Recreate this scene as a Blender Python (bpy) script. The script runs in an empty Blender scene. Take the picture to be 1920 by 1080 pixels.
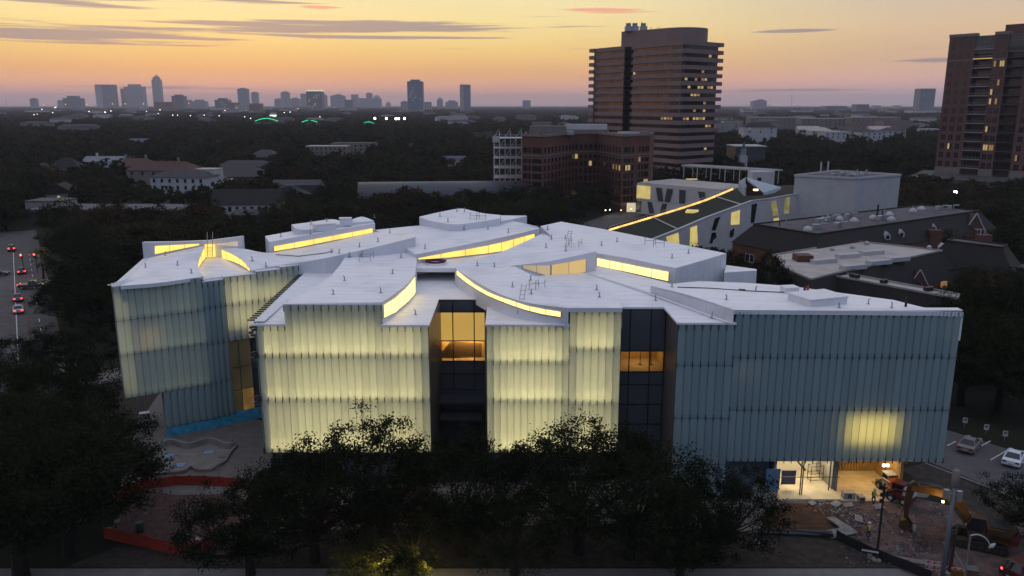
import bpy, math, random
from mathutils import Vector, Matrix, noise as mnoise
R = random.Random(7)
rad = math.radians
sc = bpy.context.scene
COL = sc.collection

# ------------------------------------------------------------------ camera
F, CAMH = 1500.0, 40.0
PITCH = math.atan(344.0 / F)
SN, CS = math.sin(PITCH), math.cos(PITCH)
cam = bpy.data.cameras.new("camera")
cam.sensor_width = 36.0
cam.lens = 36.0 * F / 1920.0
cam.clip_start, cam.clip_end = 0.5, 60000.0
camo = bpy.data.objects.new("camera", cam)
camo.location = (0, 0, CAMH)
camo.rotation_euler = (math.pi / 2 - PITCH, 0, 0)
COL.objects.link(camo)
sc.camera = camo

# ------------------------------------------------------------------ view
sc.view_settings.view_transform = 'Standard'
sc.view_settings.look = 'None'
sc.view_settings.exposure = 0.0
sc.view_settings.gamma = 1.0
sc.view_settings.use_curve_mapping = False
sc.render.engine = 'CYCLES'
sc.cycles.use_denoising = True
sc.cycles.use_adaptive_sampling = True
sc.cycles.adaptive_threshold = 0.015
sc.cycles.max_bounces = 5
sc.cycles.diffuse_bounces = 3
sc.cycles.glossy_bounces = 2
sc.cycles.transmission_bounces = 3
sc.cycles.transparent_max_bounces = 6
sc.cycles.volume_bounces = 1
sc.cycles.sample_clamp_indirect = 4.0
sc.cycles.caustics_reflective = False
sc.cycles.caustics_refractive = False

# ------------------------------------------------------------------ world: dusk sky
def srgb(r, g, b, a=1.0):
    f = lambda c: (c / 255 / 12.92) if c / 255 <= 0.04045 else ((c / 255 + 0.055) / 1.055) ** 2.4
    return (f(r), f(g), f(b), a)

world = bpy.data.worlds.new("World")
sc.world = world
world.use_nodes = True

class NT:
    """small helper that writes node trees"""
    def __init__(s, tree):
        s.t = tree
    def n(s, typ, **kw):
        nd = s.t.nodes.new(typ)
        for k, v in kw.items():
            setattr(nd, k, v)
        return nd
    def link(s, a, b):
        s.t.links.new(a, b)
    def put(s, sock, v):
        if hasattr(v, 'links') or isinstance(v, bpy.types.NodeSocket):
            s.t.links.new(v, sock)
        else:
            sock.default_value = v
    def m(s, op, a, b=0.0, c=0.0, clamp=False):
        nd = s.n('ShaderNodeMath', operation=op, use_clamp=clamp)
        s.put(nd.inputs[0], a)
        s.put(nd.inputs[1], b)
        if op in ('MULTIPLY_ADD', 'SMOOTH_MIN', 'COMPARE'):
            s.put(nd.inputs[2], c)
        return nd.outputs[0]
    def ss(s, x, lo, hi):
        nd = s.n('ShaderNodeMapRange', interpolation_type='SMOOTHSTEP')
        s.put(nd.inputs[0], x)
        nd.inputs[1].default_value, nd.inputs[2].default_value = lo, hi
        return nd.outputs[0]
    def mix(s, f, a, b, mode='MIX'):
        nd = s.n('ShaderNodeMix', data_type='RGBA', blend_type=mode, clamp_factor=True)
        s.put(nd.inputs[0], f)
        s.put(nd.inputs[6], a)
        s.put(nd.inputs[7], b)
        return nd.outputs[2]
    def ramp(s, x, stops, interp='EASE'):
        nd = s.n('ShaderNodeValToRGB')
        cr = nd.color_ramp
        cr.interpolation = interp
        while len(cr.elements) < len(stops):
            cr.elements.new(0.5)
        for e, (p, c) in zip(cr.elements, stops):
            e.position, e.color = p, c
        s.put(nd.inputs[0], x)
        return nd.outputs[0]

def build_sky():
    t = NT(world.node_tree)
    world.node_tree.nodes.clear()
    tc = t.n('ShaderNodeTexCoord')
    sep = t.n('ShaderNodeSeparateXYZ')
    t.link(tc.outputs['Generated'], sep.inputs[0])
    x, y, z = sep.outputs
    el = t.m('MULTIPLY', t.m('ARCSINE', z), 180 / math.pi)          # degrees above the horizon
    az = t.m('MULTIPLY', t.m('ARCTAN2', x, y), 180 / math.pi)       # degrees right of straight ahead
    # elevation bands, ramp position = elevation / 90 with the low band stretched
    u = t.m('POWER', t.m('DIVIDE', t.m('MAXIMUM', el, 0.0), 90.0), 0.5, clamp=True)
    e = lambda d: (d / 90.0) ** 0.5
    west = t.ramp(u, [(0.0, srgb(210, 164, 156)), (e(0.55), srgb(232, 170, 150)), (e(1.2), srgb(246, 178, 140)),
                      (e(2.2), srgb(242, 182, 114)), (e(3.6), srgb(248, 206, 124)), (e(5.2), srgb(251, 226, 152)),
                      (e(7.5), srgb(246, 228, 178)), (e(14), srgb(222, 212, 190)), (e(30), srgb(182, 190, 212)),
                      (e(60), srgb(160, 178, 216)), (1.0, srgb(154, 174, 214))], 'LINEAR')
    mid = t.ramp(u, [(0.0, srgb(194, 164, 170)), (e(0.7), srgb(216, 172, 168)), (e(1.6), srgb(232, 180, 162)),
                     (e(2.8), srgb(222, 182, 146)), (e(4.6), srgb(222, 190, 152)), (e(7), srgb(208, 190, 170)),
                     (e(14), srgb(192, 190, 194)), (e(30), srgb(210, 210, 222)), (e(60), srgb(210, 211, 226)), (1.0, srgb(208, 210, 226))], 'LINEAR')
    east = t.ramp(u, [(0.0, srgb(96, 112, 136)), (e(4), srgb(112, 128, 154)), (e(10), srgb(134, 146, 176)),
                      (e(22), srgb(146, 168, 204)), (e(50), srgb(188, 198, 224)), (1.0, srgb(208, 210, 226))], 'LINEAR')
    saz = rad(-20)
    hl = t.m('MAXIMUM', t.m('SQRT', t.m('ADD', t.m('MULTIPLY', x, x), t.m('MULTIPLY', y, y))), 1e-4)
    dt = t.m('DIVIDE', t.m('ADD', t.m('MULTIPLY', x, math.sin(saz)), t.m('MULTIPLY', y, math.cos(saz))), hl)
    # warm sector: from the sunset bearing to about 45 degrees beside it, then cool
    f1 = t.ss(dt, math.cos(rad(48)), math.cos(rad(16)))
    f2 = t.ss(dt, -0.75, 0.55)
    col = t.mix(f2, east, mid)
    col = t.mix(f1, col, west)
    # thin cloud streaks
    cv = t.n('ShaderNodeCombineXYZ')
    t.put(cv.inputs[0], t.m('MULTIPLY', az, 0.09))
    t.put(cv.inputs[1], t.m('MULTIPLY', el, 4.2))
    nz = t.n('ShaderNodeTexNoise')
    nz.inputs['Scale'].default_value = 1.0
    nz.inputs['Detail'].default_value = 6.0
    nz.inputs['Roughness'].default_value = 0.62
    t.link(cv.outputs[0], nz.inputs['Vector'])
    nv = t.m('SUBTRACT', nz.outputs[0], 0.5)
    def streak(px, py, hw, hh, slope, thr=0.32):
        a0 = math.degrees(math.atan((px - 960) / F)); e0 = math.degrees(math.atan((196 - py) / F))
        sa = math.degrees(hw / F); se = math.degrees(hh / F)
        da = t.m('SUBTRACT', az, a0)
        de = t.m('SUBTRACT', t.m('SUBTRACT', el, e0), t.m('MULTIPLY', da, slope))
        q = t.m('ADD', t.m('POWER', t.m('ABSOLUTE', t.m('DIVIDE', da, sa)), 2.0), t.m('POWER', t.m('ABSOLUTE', t.m('DIVIDE', de, se)), 2.0))
        g = t.m('EXPONENT', t.m('MULTIPLY', q, -1.0))
        return t.ss(t.m('ADD', g, t.m('MULTIPLY', nv, 2.6)), thr, thr + 0.42)
    greys = [(130, 86, 300, 17, 0.0, .34), (640, 64, 330, 15, 0.012, .34), (760, 80, 210, 5, 0.0, .42), (90, 33, 150, 9, -0.02, .30), (190, 5, 340, 10, 0.0, .30),
             (420, 22, 130, 5, -0.02, .34), (1460, 74, 70, 5, 0.0, .42), (1735, 127, 60, 4, 0.0, .36), (330, 168, 330, 5, 0.0, .62), (1500, 172, 260, 5, 0.0, .66)]
    gm = None
    for g in greys:
        s_ = streak(*g)
        gm = s_ if gm is None else t.m('MAXIMUM', gm, s_)
    pinks = [(1120, 32, 80, 6, -0.01, .36), (760, 2, 190, 7, 0.03, .4), (1140, 2, 40, 5, 0, .4), (620, 31, 40, 3, 0, .4)]
    pm = None
    for g in pinks:
        s_ = streak(*g)
        pm = s_ if pm is None else t.m('MAXIMUM', pm, s_)
    cg = t.mix(t.m('MULTIPLY', gm, 0.85), col, srgb(152, 137, 143))
    cp = t.mix(t.m('MULTIPLY', pm, 0.8), cg, srgb(240, 156, 132))
    # wide faint unevenness
    cv2 = t.n('ShaderNodeCombineXYZ')
    t.put(cv2.inputs[0], t.m('MULTIPLY', az, 0.05))
    t.put(cv2.inputs[1], t.m('MULTIPLY', el, 0.45))
    n2 = t.n('ShaderNodeTexNoise')
    n2.inputs['Scale'].default_value = 1.0
    n2.inputs['Detail'].default_value = 4.0
    t.link(cv2.outputs[0], n2.inputs['Vector'])
    k = t.m('MULTIPLY_ADD', n2.outputs[0], 0.16, 0.92)
    fin = t.mix(1.0, cp, k, 'MULTIPLY')
    sky = t.n('ShaderNodeTexSky', sky_type='NISHITA')
    sky.sun_disc = False
    sky.sun_elevation = rad(1.0)
    sky.sun_rotation = rad(-20)
    sky.altitude = 20
    sky.dust_density = 2.0
    bg1 = t.n('ShaderNodeBackground')
    t.link(fin, bg1.inputs[0])
    bg1.inputs[1].default_value = 1.05
    bg2 = t.n('ShaderNodeBackground')
    t.link(sky.outputs[0], bg2.inputs[0])
    bg2.inputs[1].default_value = 0.012
    ad = t.n('ShaderNodeAddShader')
    t.link(bg1.outputs[0], ad.inputs[0])
    t.link(bg2.outputs[0], ad.inputs[1])
    out = t.n('ShaderNodeOutputWorld')
    t.link(ad.outputs[0], out.inputs[0])
build_sky()

# the last light of the set sun: one very weak, wide, warm lamp low on the sunset side
sun = bpy.data.lights.new("sun", 'SUN')
sun.energy = 0.05
sun.angle = rad(20)
sun.color = (1.0, 0.72, 0.5)
suno = bpy.data.objects.new("sun", sun)
suno.rotation_euler = (Vector((math.sin(rad(-20)), math.cos(rad(-20)), math.sin(rad(4))))).to_track_quat('Z', 'Y').to_euler()
suno.location = (-200, 500, 200)
COL.objects.link(suno)

# ------------------------------------------------------------------ helpers
def ray(px, py):
    u, v = px - 960.0, py - 540.0
    return u, F * CS - v * SN, -F * SN - v * CS
def P(px, py, z=0.0):
    """world point at height z seen at that place of the 1920x1080 photograph"""
    x, y, w = ray(px, py)
    k = (z - CAMH) / w
    return Vector((x * k, y * k, z))
def PY(px, py, Y):
    x, y, w = ray(px, py)
    k = Y / y
    return Vector((x * k, Y, CAMH + w * k))
def zat(v, py):
    """height at which the vertical through v is seen on line py"""
    _, y, w = ray(960, py)
    return CAMH + w / y * v[1]
def xat(px, py, Y):
    return PY(px, py, Y).x

class MB:
    def __init__(s):
        s.v, s.f, s.mi = [], [], []
        s.cur = 0
        s.M = None
    def add(s, verts, faces):
        o = len(s.v)
        if s.M is not None:
            verts = [s.M @ Vector(p) for p in verts]
        s.v.extend([tuple(p) for p in verts])
        for f in faces:
            s.f.append(tuple(i + o for i in f))
            s.mi.append(s.cur)
        return s
    def quad(s, a, b, c, d):
        return s.add([a, b, c, d], [(0, 1, 2, 3)])
    def box(s, c, d, rz=0.0):
        x, y, z = d[0] / 2, d[1] / 2, d[2] / 2
        cr, sr = math.cos(rz), math.sin(rz)
        vs = [(c[0] + i * x * cr - j * y * sr, c[1] + i * x * sr + j * y * cr, c[2] + k * z) for k in (-1, 1) for j in (-1, 1) for i in (-1, 1)]
        return s.add(vs, [(0, 2, 3, 1), (4, 5, 7, 6), (0, 1, 5, 4), (2, 6, 7, 3), (0, 4, 6, 2), (1, 3, 7, 5)])
    def base(s, x0, x1, y0, y1, z0, z1):
        return s.box(((x0 + x1) / 2, (y0 + y1) / 2, (z0 + z1) / 2), (abs(x1 - x0), abs(y1 - y0), abs(z1 - z0)))
    def prism(s, poly, z0, z1):
        a = sum(poly[i][0] * poly[(i + 1) % len(poly)][1] - poly[(i + 1) % len(poly)][0] * poly[i][1] for i in range(len(poly)))
        if a < 0:
            poly = poly[::-1]
        n = len(poly)
        zz = z1 if isinstance(z1, (list, tuple)) else [z1] * n
        if a < 0 and isinstance(z1, (list, tuple)):
            zz = list(z1)[::-1]
        vs = [(p[0], p[1], z0) for p in poly] + [(p[0], p[1], zz[i]) for i, p in enumerate(poly)]
        fs = [tuple(range(n - 1, -1, -1)), tuple(range(n, 2 * n))] + [(i, (i + 1) % n, n + (i + 1) % n, n + i) for i in range(n)]
        return s.add(vs, fs)
    def tube(s, pts, r, n=6, caps=True):
        pts = [Vector(p) for p in pts]
        rr = r if isinstance(r, (list, tuple)) else [r] * len(pts)
        vs, fs = [], []
        up = None
        for i, p in enumerate(pts):
            d = (pts[min(i + 1, len(pts) - 1)] - pts[max(i - 1, 0)])
            d = d.normalized() if d.length > 1e-9 else Vector((0, 0, 1))
            if up is None or abs(up.dot(d)) > 0.98:
                up = Vector((0, 0, 1)) if abs(d.z) < 0.9 else Vector((1, 0, 0))
            a = d.cross(up).normalized()
            b = a.cross(d)
            up = b
            for k in range(n):
                an = 2 * math.pi * k / n
                vs.append(p + (a * math.cos(an) + b * math.sin(an)) * rr[i])
        for i in range(len(pts) - 1):
            for k in range(n):
                k2 = (k + 1) % n
                fs.append((i * n + k, i * n + k2, (i + 1) * n + k2, (i + 1) * n + k))
        if caps:
            fs.append(tuple(range(n - 1, -1, -1)))
            fs.append(tuple(range((len(pts) - 1) * n, len(pts) * n)))
        return s.add(vs, fs)
    def lathe(s, prof, c, n=16):
        vs, fs = [], []
        for r, z in prof:
            for k in range(n):
                an = 2 * math.pi * k / n
                vs.append((c[0] + r * math.cos(an), c[1] + r * math.sin(an), c[2] + z))
        for i in range(len(prof) - 1):
            for k in range(n):
                k2 = (k + 1) % n
                fs.append((i * n + k, i * n + k2, (i + 1) * n + k2, (i + 1) * n + k))
        fs.append(tuple(range(n - 1, -1, -1)))
        fs.append(tuple(range((len(prof) - 1) * n, len(prof) * n)))
        return s.add(vs, fs)
    def mesh(s, name, mats, smooth=False):
        me = bpy.data.meshes.new(name)
        me.from_pydata(s.v, [], s.f)
        mats = mats if isinstance(mats, (list, tuple)) else [mats]
        for m in mats:
            me.materials.append(m)
        if len(mats) > 1:
            me.polygons.foreach_set('material_index', s.mi)
        if smooth:
            me.polygons.foreach_set('use_smooth', [True] * len(me.polygons))
        me.update()
        return me
    def build(s, name, mats, parent=None, smooth=False, **tags):
        return ob(name, s.mesh(name, mats, smooth), parent, **tags)

def ob(name, me, parent=None, loc=None, rz=None, **tags):
    o = bpy.data.objects.new(name, me)
    COL.objects.link(o)
    if parent is not None:
        o.parent = parent
    if loc is not None:
        o.location = loc
    if rz is not None:
        o.rotation_euler = (0, 0, rz)
    for k, v in tags.items():
        o[k] = v
    return o
def thing(name, label, cat, loc=(0, 0, 0), rz=0.0, group=None):
    o = ob(name, None, None, loc, rz, label=label, category=cat)
    if group:
        o['group'] = group
    return o
def tag(o, label, cat, group=None):
    o['label'], o['category'] = label, cat
    if group:
        o['group'] = group
    return o
KIDS = {}
def copy_tree(o, loc=None, rz=None, label=None, group=None, scale=None, parent=None):
    kids = [c for c in o.children]
    c = o.copy()
    COL.objects.link(c)
    if parent is not None:
        c.parent = parent
    if loc is not None:
        c.location = loc
    if rz is not None:
        c.rotation_euler = (0, 0, rz)
    if scale is not None:
        c.scale = scale if isinstance(scale, (tuple, list)) else (scale,) * 3
    if label:
        c['label'] = label
    if group:
        c['group'] = group
    for k in kids:
        copy_tree(k, parent=c)
    return c

# ------------------------------------------------------------------ materials
def mat(name, col, rough=0.7, var=0.0, scale=2.0, spec=0.3, metal=0.0, bump=0.0, bscale=None, col2=None, detail=4.0, stretch=None):
    m = bpy.data.materials.new(name)
    m.use_nodes = True
    t = NT(m.node_tree)
    b = m.node_tree.nodes['Principled BSDF']
    b.inputs['Roughness'].default_value = rough
    b.inputs['Specular IOR Level'].default_value = spec
    b.inputs['Metallic'].default_value = metal
    c = tuple(col[:3]) + (1.0,)
    b.inputs['Base Color'].default_value = c
    if var or col2 or bump:
        g = t.n('ShaderNodeNewGeometry')
        vec = g.outputs['Position']
        if stretch:
            mp = t.n('ShaderNodeMapping')
            mp.inputs['Scale'].default_value = stretch
            t.link(vec, mp.inputs['Vector'])
            vec = mp.outputs[0]
        nz = t.n('ShaderNodeTexNoise')
        nz.inputs['Scale'].default_value = scale
        nz.inputs['Detail'].default_value = detail
        nz.inputs['Roughness'].default_value = 0.6
        t.link(vec, nz.inputs['Vector'])
        f = t.ss(nz.outputs[0], 0.32, 0.68)
        c2 = tuple(col2[:3]) + (1.0,) if col2 else tuple(max(0, v * (1 - var)) for v in c[:3]) + (1.0,)
        c1 = c if col2 else tuple(min(1, v * (1 + var)) for v in c[:3]) + (1.0,)
        t.link(t.mix(f, c2, c1), b.inputs['Base Color'])
        if bump:
            n2 = nz
            if bscale:
                n2 = t.n('ShaderNodeTexNoise')
                n2.inputs['Scale'].default_value = bscale
                n2.inputs['Detail'].default_value = 3.0
                t.link(g.outputs['Position'], n2.inputs['Vector'])
            bp = t.n('ShaderNodeBump')
            bp.inputs['Strength'].default_value = bump
            bp.inputs['Distance'].default_value = 0.1
            t.link(n2.outputs[0], bp.inputs['Height'])
            t.link(bp.outputs[0], b.inputs['Normal'])
    return m
def glow(name, col, strength, var=0.0, scale=0.4, base=(0.6, 0.6, 0.6)):
    """something that gives off light: a lamp, a lit window, a lit screen"""
    m = bpy.data.materials.new(name)
    m.use_nodes = True
    t = NT(m.node_tree)
    b = m.node_tree.nodes['Principled BSDF']
    b.inputs['Base Color'].default_value = tuple(base) + (1,)
    b.inputs['Roughness'].default_value = 0.3
    b.inputs['Emission Color'].default_value = tuple(col[:3]) + (1,)
    b.inputs['Emission Strength'].default_value = strength
    if var:
        g = t.n('ShaderNodeNewGeometry')
        nz = t.n('ShaderNodeTexNoise')
        nz.inputs['Scale'].default_value = scale
        nz.inputs['Detail'].default_value = 3.0
        t.link(g.outputs['Position'], nz.inputs['Vector'])
        t.link(t.m('MULTIPLY', t.m('MULTIPLY_ADD', t.ss(nz.outputs[0], .3, .7), 2 * var, 1 - var), strength), b.inputs['Emission Strength'])
    return m
def area(name, loc, size, direction, power, color=(1, .8, .45), parent=None):
    l = bpy.data.lights.new(name, 'AREA')
    l.shape = 'RECTANGLE'
    l.size, l.size_y = size
    l.energy = power
    l.color = color
    o = bpy.data.objects.new(name, l)
    COL.objects.link(o)
    o.location = loc
    o.rotation_euler = Vector(direction).to_track_quat('-Z', 'Y').to_euler()
    if parent is not None:
        o.parent = parent
    return o
def point(name, loc, power, color=(1, .8, .5), r=0.1, parent=None):
    l = bpy.data.lights.new(name, 'POINT')
    l.energy, l.color, l.shadow_soft_size = power, color, r
    o = bpy.data.objects.new(name, l)
    COL.objects.link(o)
    o.location = loc
    if parent is not None:
        o.parent = parent
    return o
def lerp(a, b, t):
    return a + (b - a) * t
def catmull(pts, n):
    """n+1 points along a smooth curve through pts"""
    pts = [Vector(p) for p in pts]
    if len(pts) == 2:
        return [pts[0].lerp(pts[1], i / n) for i in range(n + 1)]
    out = []
    for i in range(n + 1):
        t = i / n * (len(pts) - 1)
        k = min(int(t), len(pts) - 2)
        t -= k
        p0 = pts[k - 1] if k > 0 else pts[k] * 2 - pts[k + 1]
        p1, p2 = pts[k], pts[k + 1]
        p3 = pts[k + 2] if k + 2 < len(pts) else pts[k + 1] * 2 - pts[k]
        out.append(0.5 * ((2 * p1) + (p2 - p0) * t + (2 * p0 - 5 * p1 + 4 * p2 - p3) * t * t + (3 * p1 - p0 - 3 * p2 + p3) * t ** 3))
    return out

# ------------------------------------------------------------------ museum materials
def membrane():
    m = bpy.data.materials.new('white_membrane')
    m.use_nodes = True
    t = NT(m.node_tree)
    b = m.node_tree.nodes['Principled BSDF']
    b.inputs['Roughness'].default_value = .5
    b.inputs['Specular IOR Level'].default_value = .3
    g = t.n('ShaderNodeNewGeometry')
    sp = t.n('ShaderNodeSeparateXYZ')
    t.link(g.outputs['Position'], sp.inputs[0])
    def nz(sx, sy, sc_, det=4.0):
        mp = t.n('ShaderNodeMapping')
        mp.inputs['Scale'].default_value = (sx, sy, 1)
        t.link(g.outputs['Position'], mp.inputs[0])
        n = t.n('ShaderNodeTexNoise')
        n.inputs['Scale'].default_value = sc_
        n.inputs['Detail'].default_value = det
        t.link(mp.outputs[0], n.inputs['Vector'])
        return n.outputs[0]
    wav = t.m('MULTIPLY', t.m('SUBTRACT', nz(.25, 1, .5), .5), .5)
    v = t.m('DIVIDE', t.m('ADD', t.m('ADD', sp.outputs[1], t.m('MULTIPLY', sp.outputs[0], .12)), wav), 1.75)
    seam = t.m('SUBTRACT', 1.0, t.ss(t.m('ABSOLUTE', t.m('SUBTRACT', t.m('FRACT', v), .5)), .0, .055))
    stain = t.ss(nz(1, 1, .22, 6.0), .48, .72)
    fine = nz(.3, 2.2, 1.1, 5.0)
    k = t.m('SUBTRACT', t.m('SUBTRACT', t.m('MULTIPLY_ADD', fine, .30, .80), t.m('MULTIPLY', seam, .17)), t.m('MULTIPLY', stain, .13))
    t.link(t.mix(1.0, (.84, .82, .83, 1), k, 'MULTIPLY'), b.inputs['Base Color'])
    bp = t.n('ShaderNodeBump')
    bp.inputs['Strength'].default_value = .4
    bp.inputs['Distance'].default_value = .12
    t.link(t.m('SUBTRACT', fine, t.m('MULTIPLY', seam, .25)), bp.inputs['Height'])
    t.link(bp.outputs[0], b.inputs['Normal'])
    return m
M_roof = membrane()
M_wallw = mat('white_panel', (0.62, 0.62, 0.66), 0.5, var=0.04, scale=0.5)
M_curb = mat('white_curb', (0.70, 0.69, 0.70), 0.5, var=0.05, scale=1.0)
M_dark = mat('dark_metal', (0.05, 0.055, 0.06), 0.45, spec=0.4)
M_black = mat('black_metal', (0.02, 0.02, 0.022), 0.5)
M_bronze = mat('bronze_panel', (0.10, 0.088, 0.075), 0.35, var=0.08, scale=0.6, spec=0.5)
M_core = mat('core_wall', (0.12, 0.12, 0.13), 0.8)
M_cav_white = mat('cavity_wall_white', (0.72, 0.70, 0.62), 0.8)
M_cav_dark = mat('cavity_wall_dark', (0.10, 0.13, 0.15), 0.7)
M_galv = mat('galvanised_steel', (0.34, 0.35, 0.37), 0.45, metal=0.6)
M_blueboard = mat('blue_membrane', (0.055, 0.30, 0.46), 0.6, var=0.25, scale=1.6)
M_conc = mat('concrete', (0.24, 0.225, 0.21), 0.85, var=0.15, scale=0.5, bump=0.05)
M_glassdark = mat('dark_glass', (0.075, 0.082, 0.095), 0.12, spec=0.7)
G_olive = glow('olive_glass_glow', (.5, .4, .2), .045, var=.35, scale=.25, base=(.06, .05, .03))  # faint emission added to hold the olive tone; no lit room behind

def tube_mat(name, col, tcol, wt):
    m = bpy.data.materials.new(name)
    m.use_nodes = True
    t = NT(m.node_tree)
    m.node_tree.nodes.clear()
    oi = t.n('ShaderNodeObjectInfo')
    k = t.m('MULTIPLY_ADD', oi.outputs['Random'], 0.14, 0.93)
    df = t.n('ShaderNodeBsdfDiffuse')
    t.link(t.mix(1.0, tuple(col) + (1,), k, 'MULTIPLY'), df.inputs[0])
    tr = t.n('ShaderNodeBsdfTranslucent')
    t.link(t.mix(1.0, tuple(tcol) + (1,), k, 'MULTIPLY'), tr.inputs[0])
    mx = t.n('ShaderNodeMixShader')
    mx.inputs[0].default_value = wt
    t.link(df.outputs[0], mx.inputs[1])
    t.link(tr.outputs[0], mx.inputs[2])
    gl = t.n('ShaderNodeBsdfGlossy')
    gl.inputs['Roughness'].default_value = 0.28
    fr = t.n('ShaderNodeFresnel')
    fr.inputs[0].default_value = 1.4
    m2 = t.n('ShaderNodeMixShader')
    t.link(fr.outputs[0], m2.inputs[0])
    t.link(mx.outputs[0], m2.inputs[1])
    t.link(gl.outputs[0], m2.inputs[2])
    out = t.n('ShaderNodeOutputMaterial')
    t.link(m2.outputs[0], out.inputs[0])
    return m
M_tube = tube_mat('etched_glass', (0.37, 0.51, 0.545), (0.70, 0.71, 0.56), 0.52)
G_clere = glow('clerestory_lit', (1.0, 0.66, 0.12), 1.35, var=0.16, scale=0.35, base=(.2, .18, .1))
G_clere2 = glow('clerestory_pale', (1.0, 0.76, 0.26), 1.7, var=0.10, scale=0.3, base=(.2, .18, .12))
G_shade = glow('blind_lit', (0.92, 0.55, 0.12), 0.56, var=0.06, scale=0.3, base=(.12, .1, .06))
G_amber = glow('amber_room', (0.78, 0.40, 0.09), 0.18, var=0.35, scale=0.4, base=(.08, .06, .04))
G_bright = glow('bright_room', (1.0, 0.68, 0.15), 0.85, var=0.25, scale=0.5, base=(.12, .1, .06))
WARM = (1.0, 0.85, 0.47)

MUS = thing('museum_building', 'large white museum with swooping roofs and facades of glowing vertical glass tubes', 'museum', (0, 0, 0))

# ------------------------------------------------------------------ glass tube facades
_tube = {}
def tube_mesh(w, h, gap):
    key = (round(w, 3), round(h, 2), gap)
    if key not in _tube:
        mb = MB()
        n, hw, bl = 8, w / 2 - gap, 0.12
        rows = [(0.0, 0.93), (0.12, 1.0), (h - 0.16, 1.0), (h - 0.04, 0.93)]
        vs = []
        for z, k in rows:
            for i in range(n + 1):
                a = math.pi * i / n
                vs.append((-hw * math.cos(a), -bl * k * math.sin(a) ** 2, z))
        fs = [(r * (n + 1) + i, r * (n + 1) + i + 1, (r + 1) * (n + 1) + i + 1, (r + 1) * (n + 1) + i) for r in range(3) for i in range(n)]
        mb.add(vs, fs)
        _tube[key] = mb.mesh('glass_tube', M_tube, smooth=True)
    return _tube[key]
N_TUBE = [0]
TUBE_SUM = MB()
def facade(p0, p1, rows, lit=True, wall=None, backd=1.25, pitch=0.75, objects=True, top_cap=True, skip=(), ends=True):
    """glass tubes hung in rows in front of a back wall; p0 -> p1 runs left to right seen from outside"""
    p0, p1 = Vector((p0[0], p0[1], 0)), Vector((p1[0], p1[1], 0))
    d = (p1 - p0)
    L = d.length
    d.normalize()
    nrm = Vector((d.y, -d.x, 0))
    ang = math.atan2(d.y, d.x)
    n = max(1, round(L / pitch))
    w = L / n
    zb, zt = min(r[0] for r in rows), max(r[1] for r in rows)
    wb = MB()
    q = [p0 - nrm * backd, p1 - nrm * backd, p1 - nrm * (backd + 0.3), p0 - nrm * (backd + 0.3)]
    wb.prism(q, zb, zt - 0.1)
    for r in rows:                                  # floor edges behind the joints close each storey
        q = [p0 - nrm * 0.42, p1 - nrm * 0.42, p1 - nrm * (backd - 0.02), p0 - nrm * (backd - 0.02)]
        wb.prism(q, r[0] - 0.06, r[0] + 0.06)
    if ends:
        for e in (p0 + d * 0.06, p1 - d * 0.06):
            q = [e - nrm * 0.12 - d * .04, e - nrm * 0.12 + d * .04, e - nrm * (backd - 0.03) + d * .04, e - nrm * (backd - 0.03) - d * .04]
            wb.prism(q, zb + .2, zt - 0.12)
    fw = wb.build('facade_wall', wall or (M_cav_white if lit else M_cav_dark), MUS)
    br = MB()
    for ri, (z0, z1) in enumerate(rows):
        me = tube_mesh(w, z1 - z0, .026 if lit else .016)
        for i in range(n):
            if (ri, i) in skip:
                continue
            c = p0 + d * (w * (i + 0.5))
            if objects and N_TUBE[0] < 300:
                o = ob('glass_tube', me, fw, (c.x, c.y, z0 + 0.02), ang)
                N_TUBE[0] += 1
            else:
                TUBE_SUM.M = Matrix.Translation((c.x, c.y, z0 + 0.02)) @ Matrix.Rotation(ang, 4, 'Z')
                TUBE_SUM.add([v.co for v in me.vertices], [tuple(p.vertices) for p in me.polygons])
                TUBE_SUM.M = None
        for i in range(n + 1):
            c = p0 + d * (w * i)
            for zz, hh in ((z0 - 0.02, 0.62),) + (((z1 - 0.45, 0.62),) if ri == 0 else ()):
                br.box((c.x + nrm.x * 0.02, c.y + nrm.y * 0.02, zz + 0.1), (0.045 if lit else .03, 0.2, hh), ang)
        # clamp rail in the joint
        c = (p0 + p1) / 2 - nrm * 0.2
        br.box((c.x, c.y, z0 - 0.0), (L, 0.1, 0.07), ang)
    br.build('tube_bracket', M_dark, fw, kind='stuff')
    if top_cap:
        cp = MB()
        c = (p0 + p1) / 2 - nrm * (0.5)
        cp.box((c.x, c.y, zt + 0.05), (L + 0.1, 1.0, 0.09), ang)
        cp.build('coping', M_curb, MUS)
    return fw, d, nrm, ang
def cavity_light(p0, p1, z0, z1, nrm, k=1.0, back=1.1, col=WARM, strip=1.0):
    """the lamp rows mounted on the back wall of the glass cavity"""
    p0, p1 = Vector((p0[0], p0[1], 0)), Vector((p1[0], p1[1], 0))
    L = (p1 - p0).length
    c = (p0 + p1) / 2 - nrm * back
    hgt = (z1 - z0)
    area('cavity_lamp', (c.x, c.y, (z0 + z1) / 2 - .1), (L - 0.5, hgt - 0.55), nrm, k * 2.1 * math.pi * (L - .5) * (hgt - .55), col, MUS)
    c2 = (p0 + p1) / 2 - nrm * 0.62
    area('cavity_strip', (c2.x, c2.y, z0 + 0.3), (L - 0.5, 0.16), nrm * 0.3 + Vector((0, 0, 1)), strip * k * 26.0 * math.pi * (L - .5) * 0.16, col, MUS)

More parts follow.
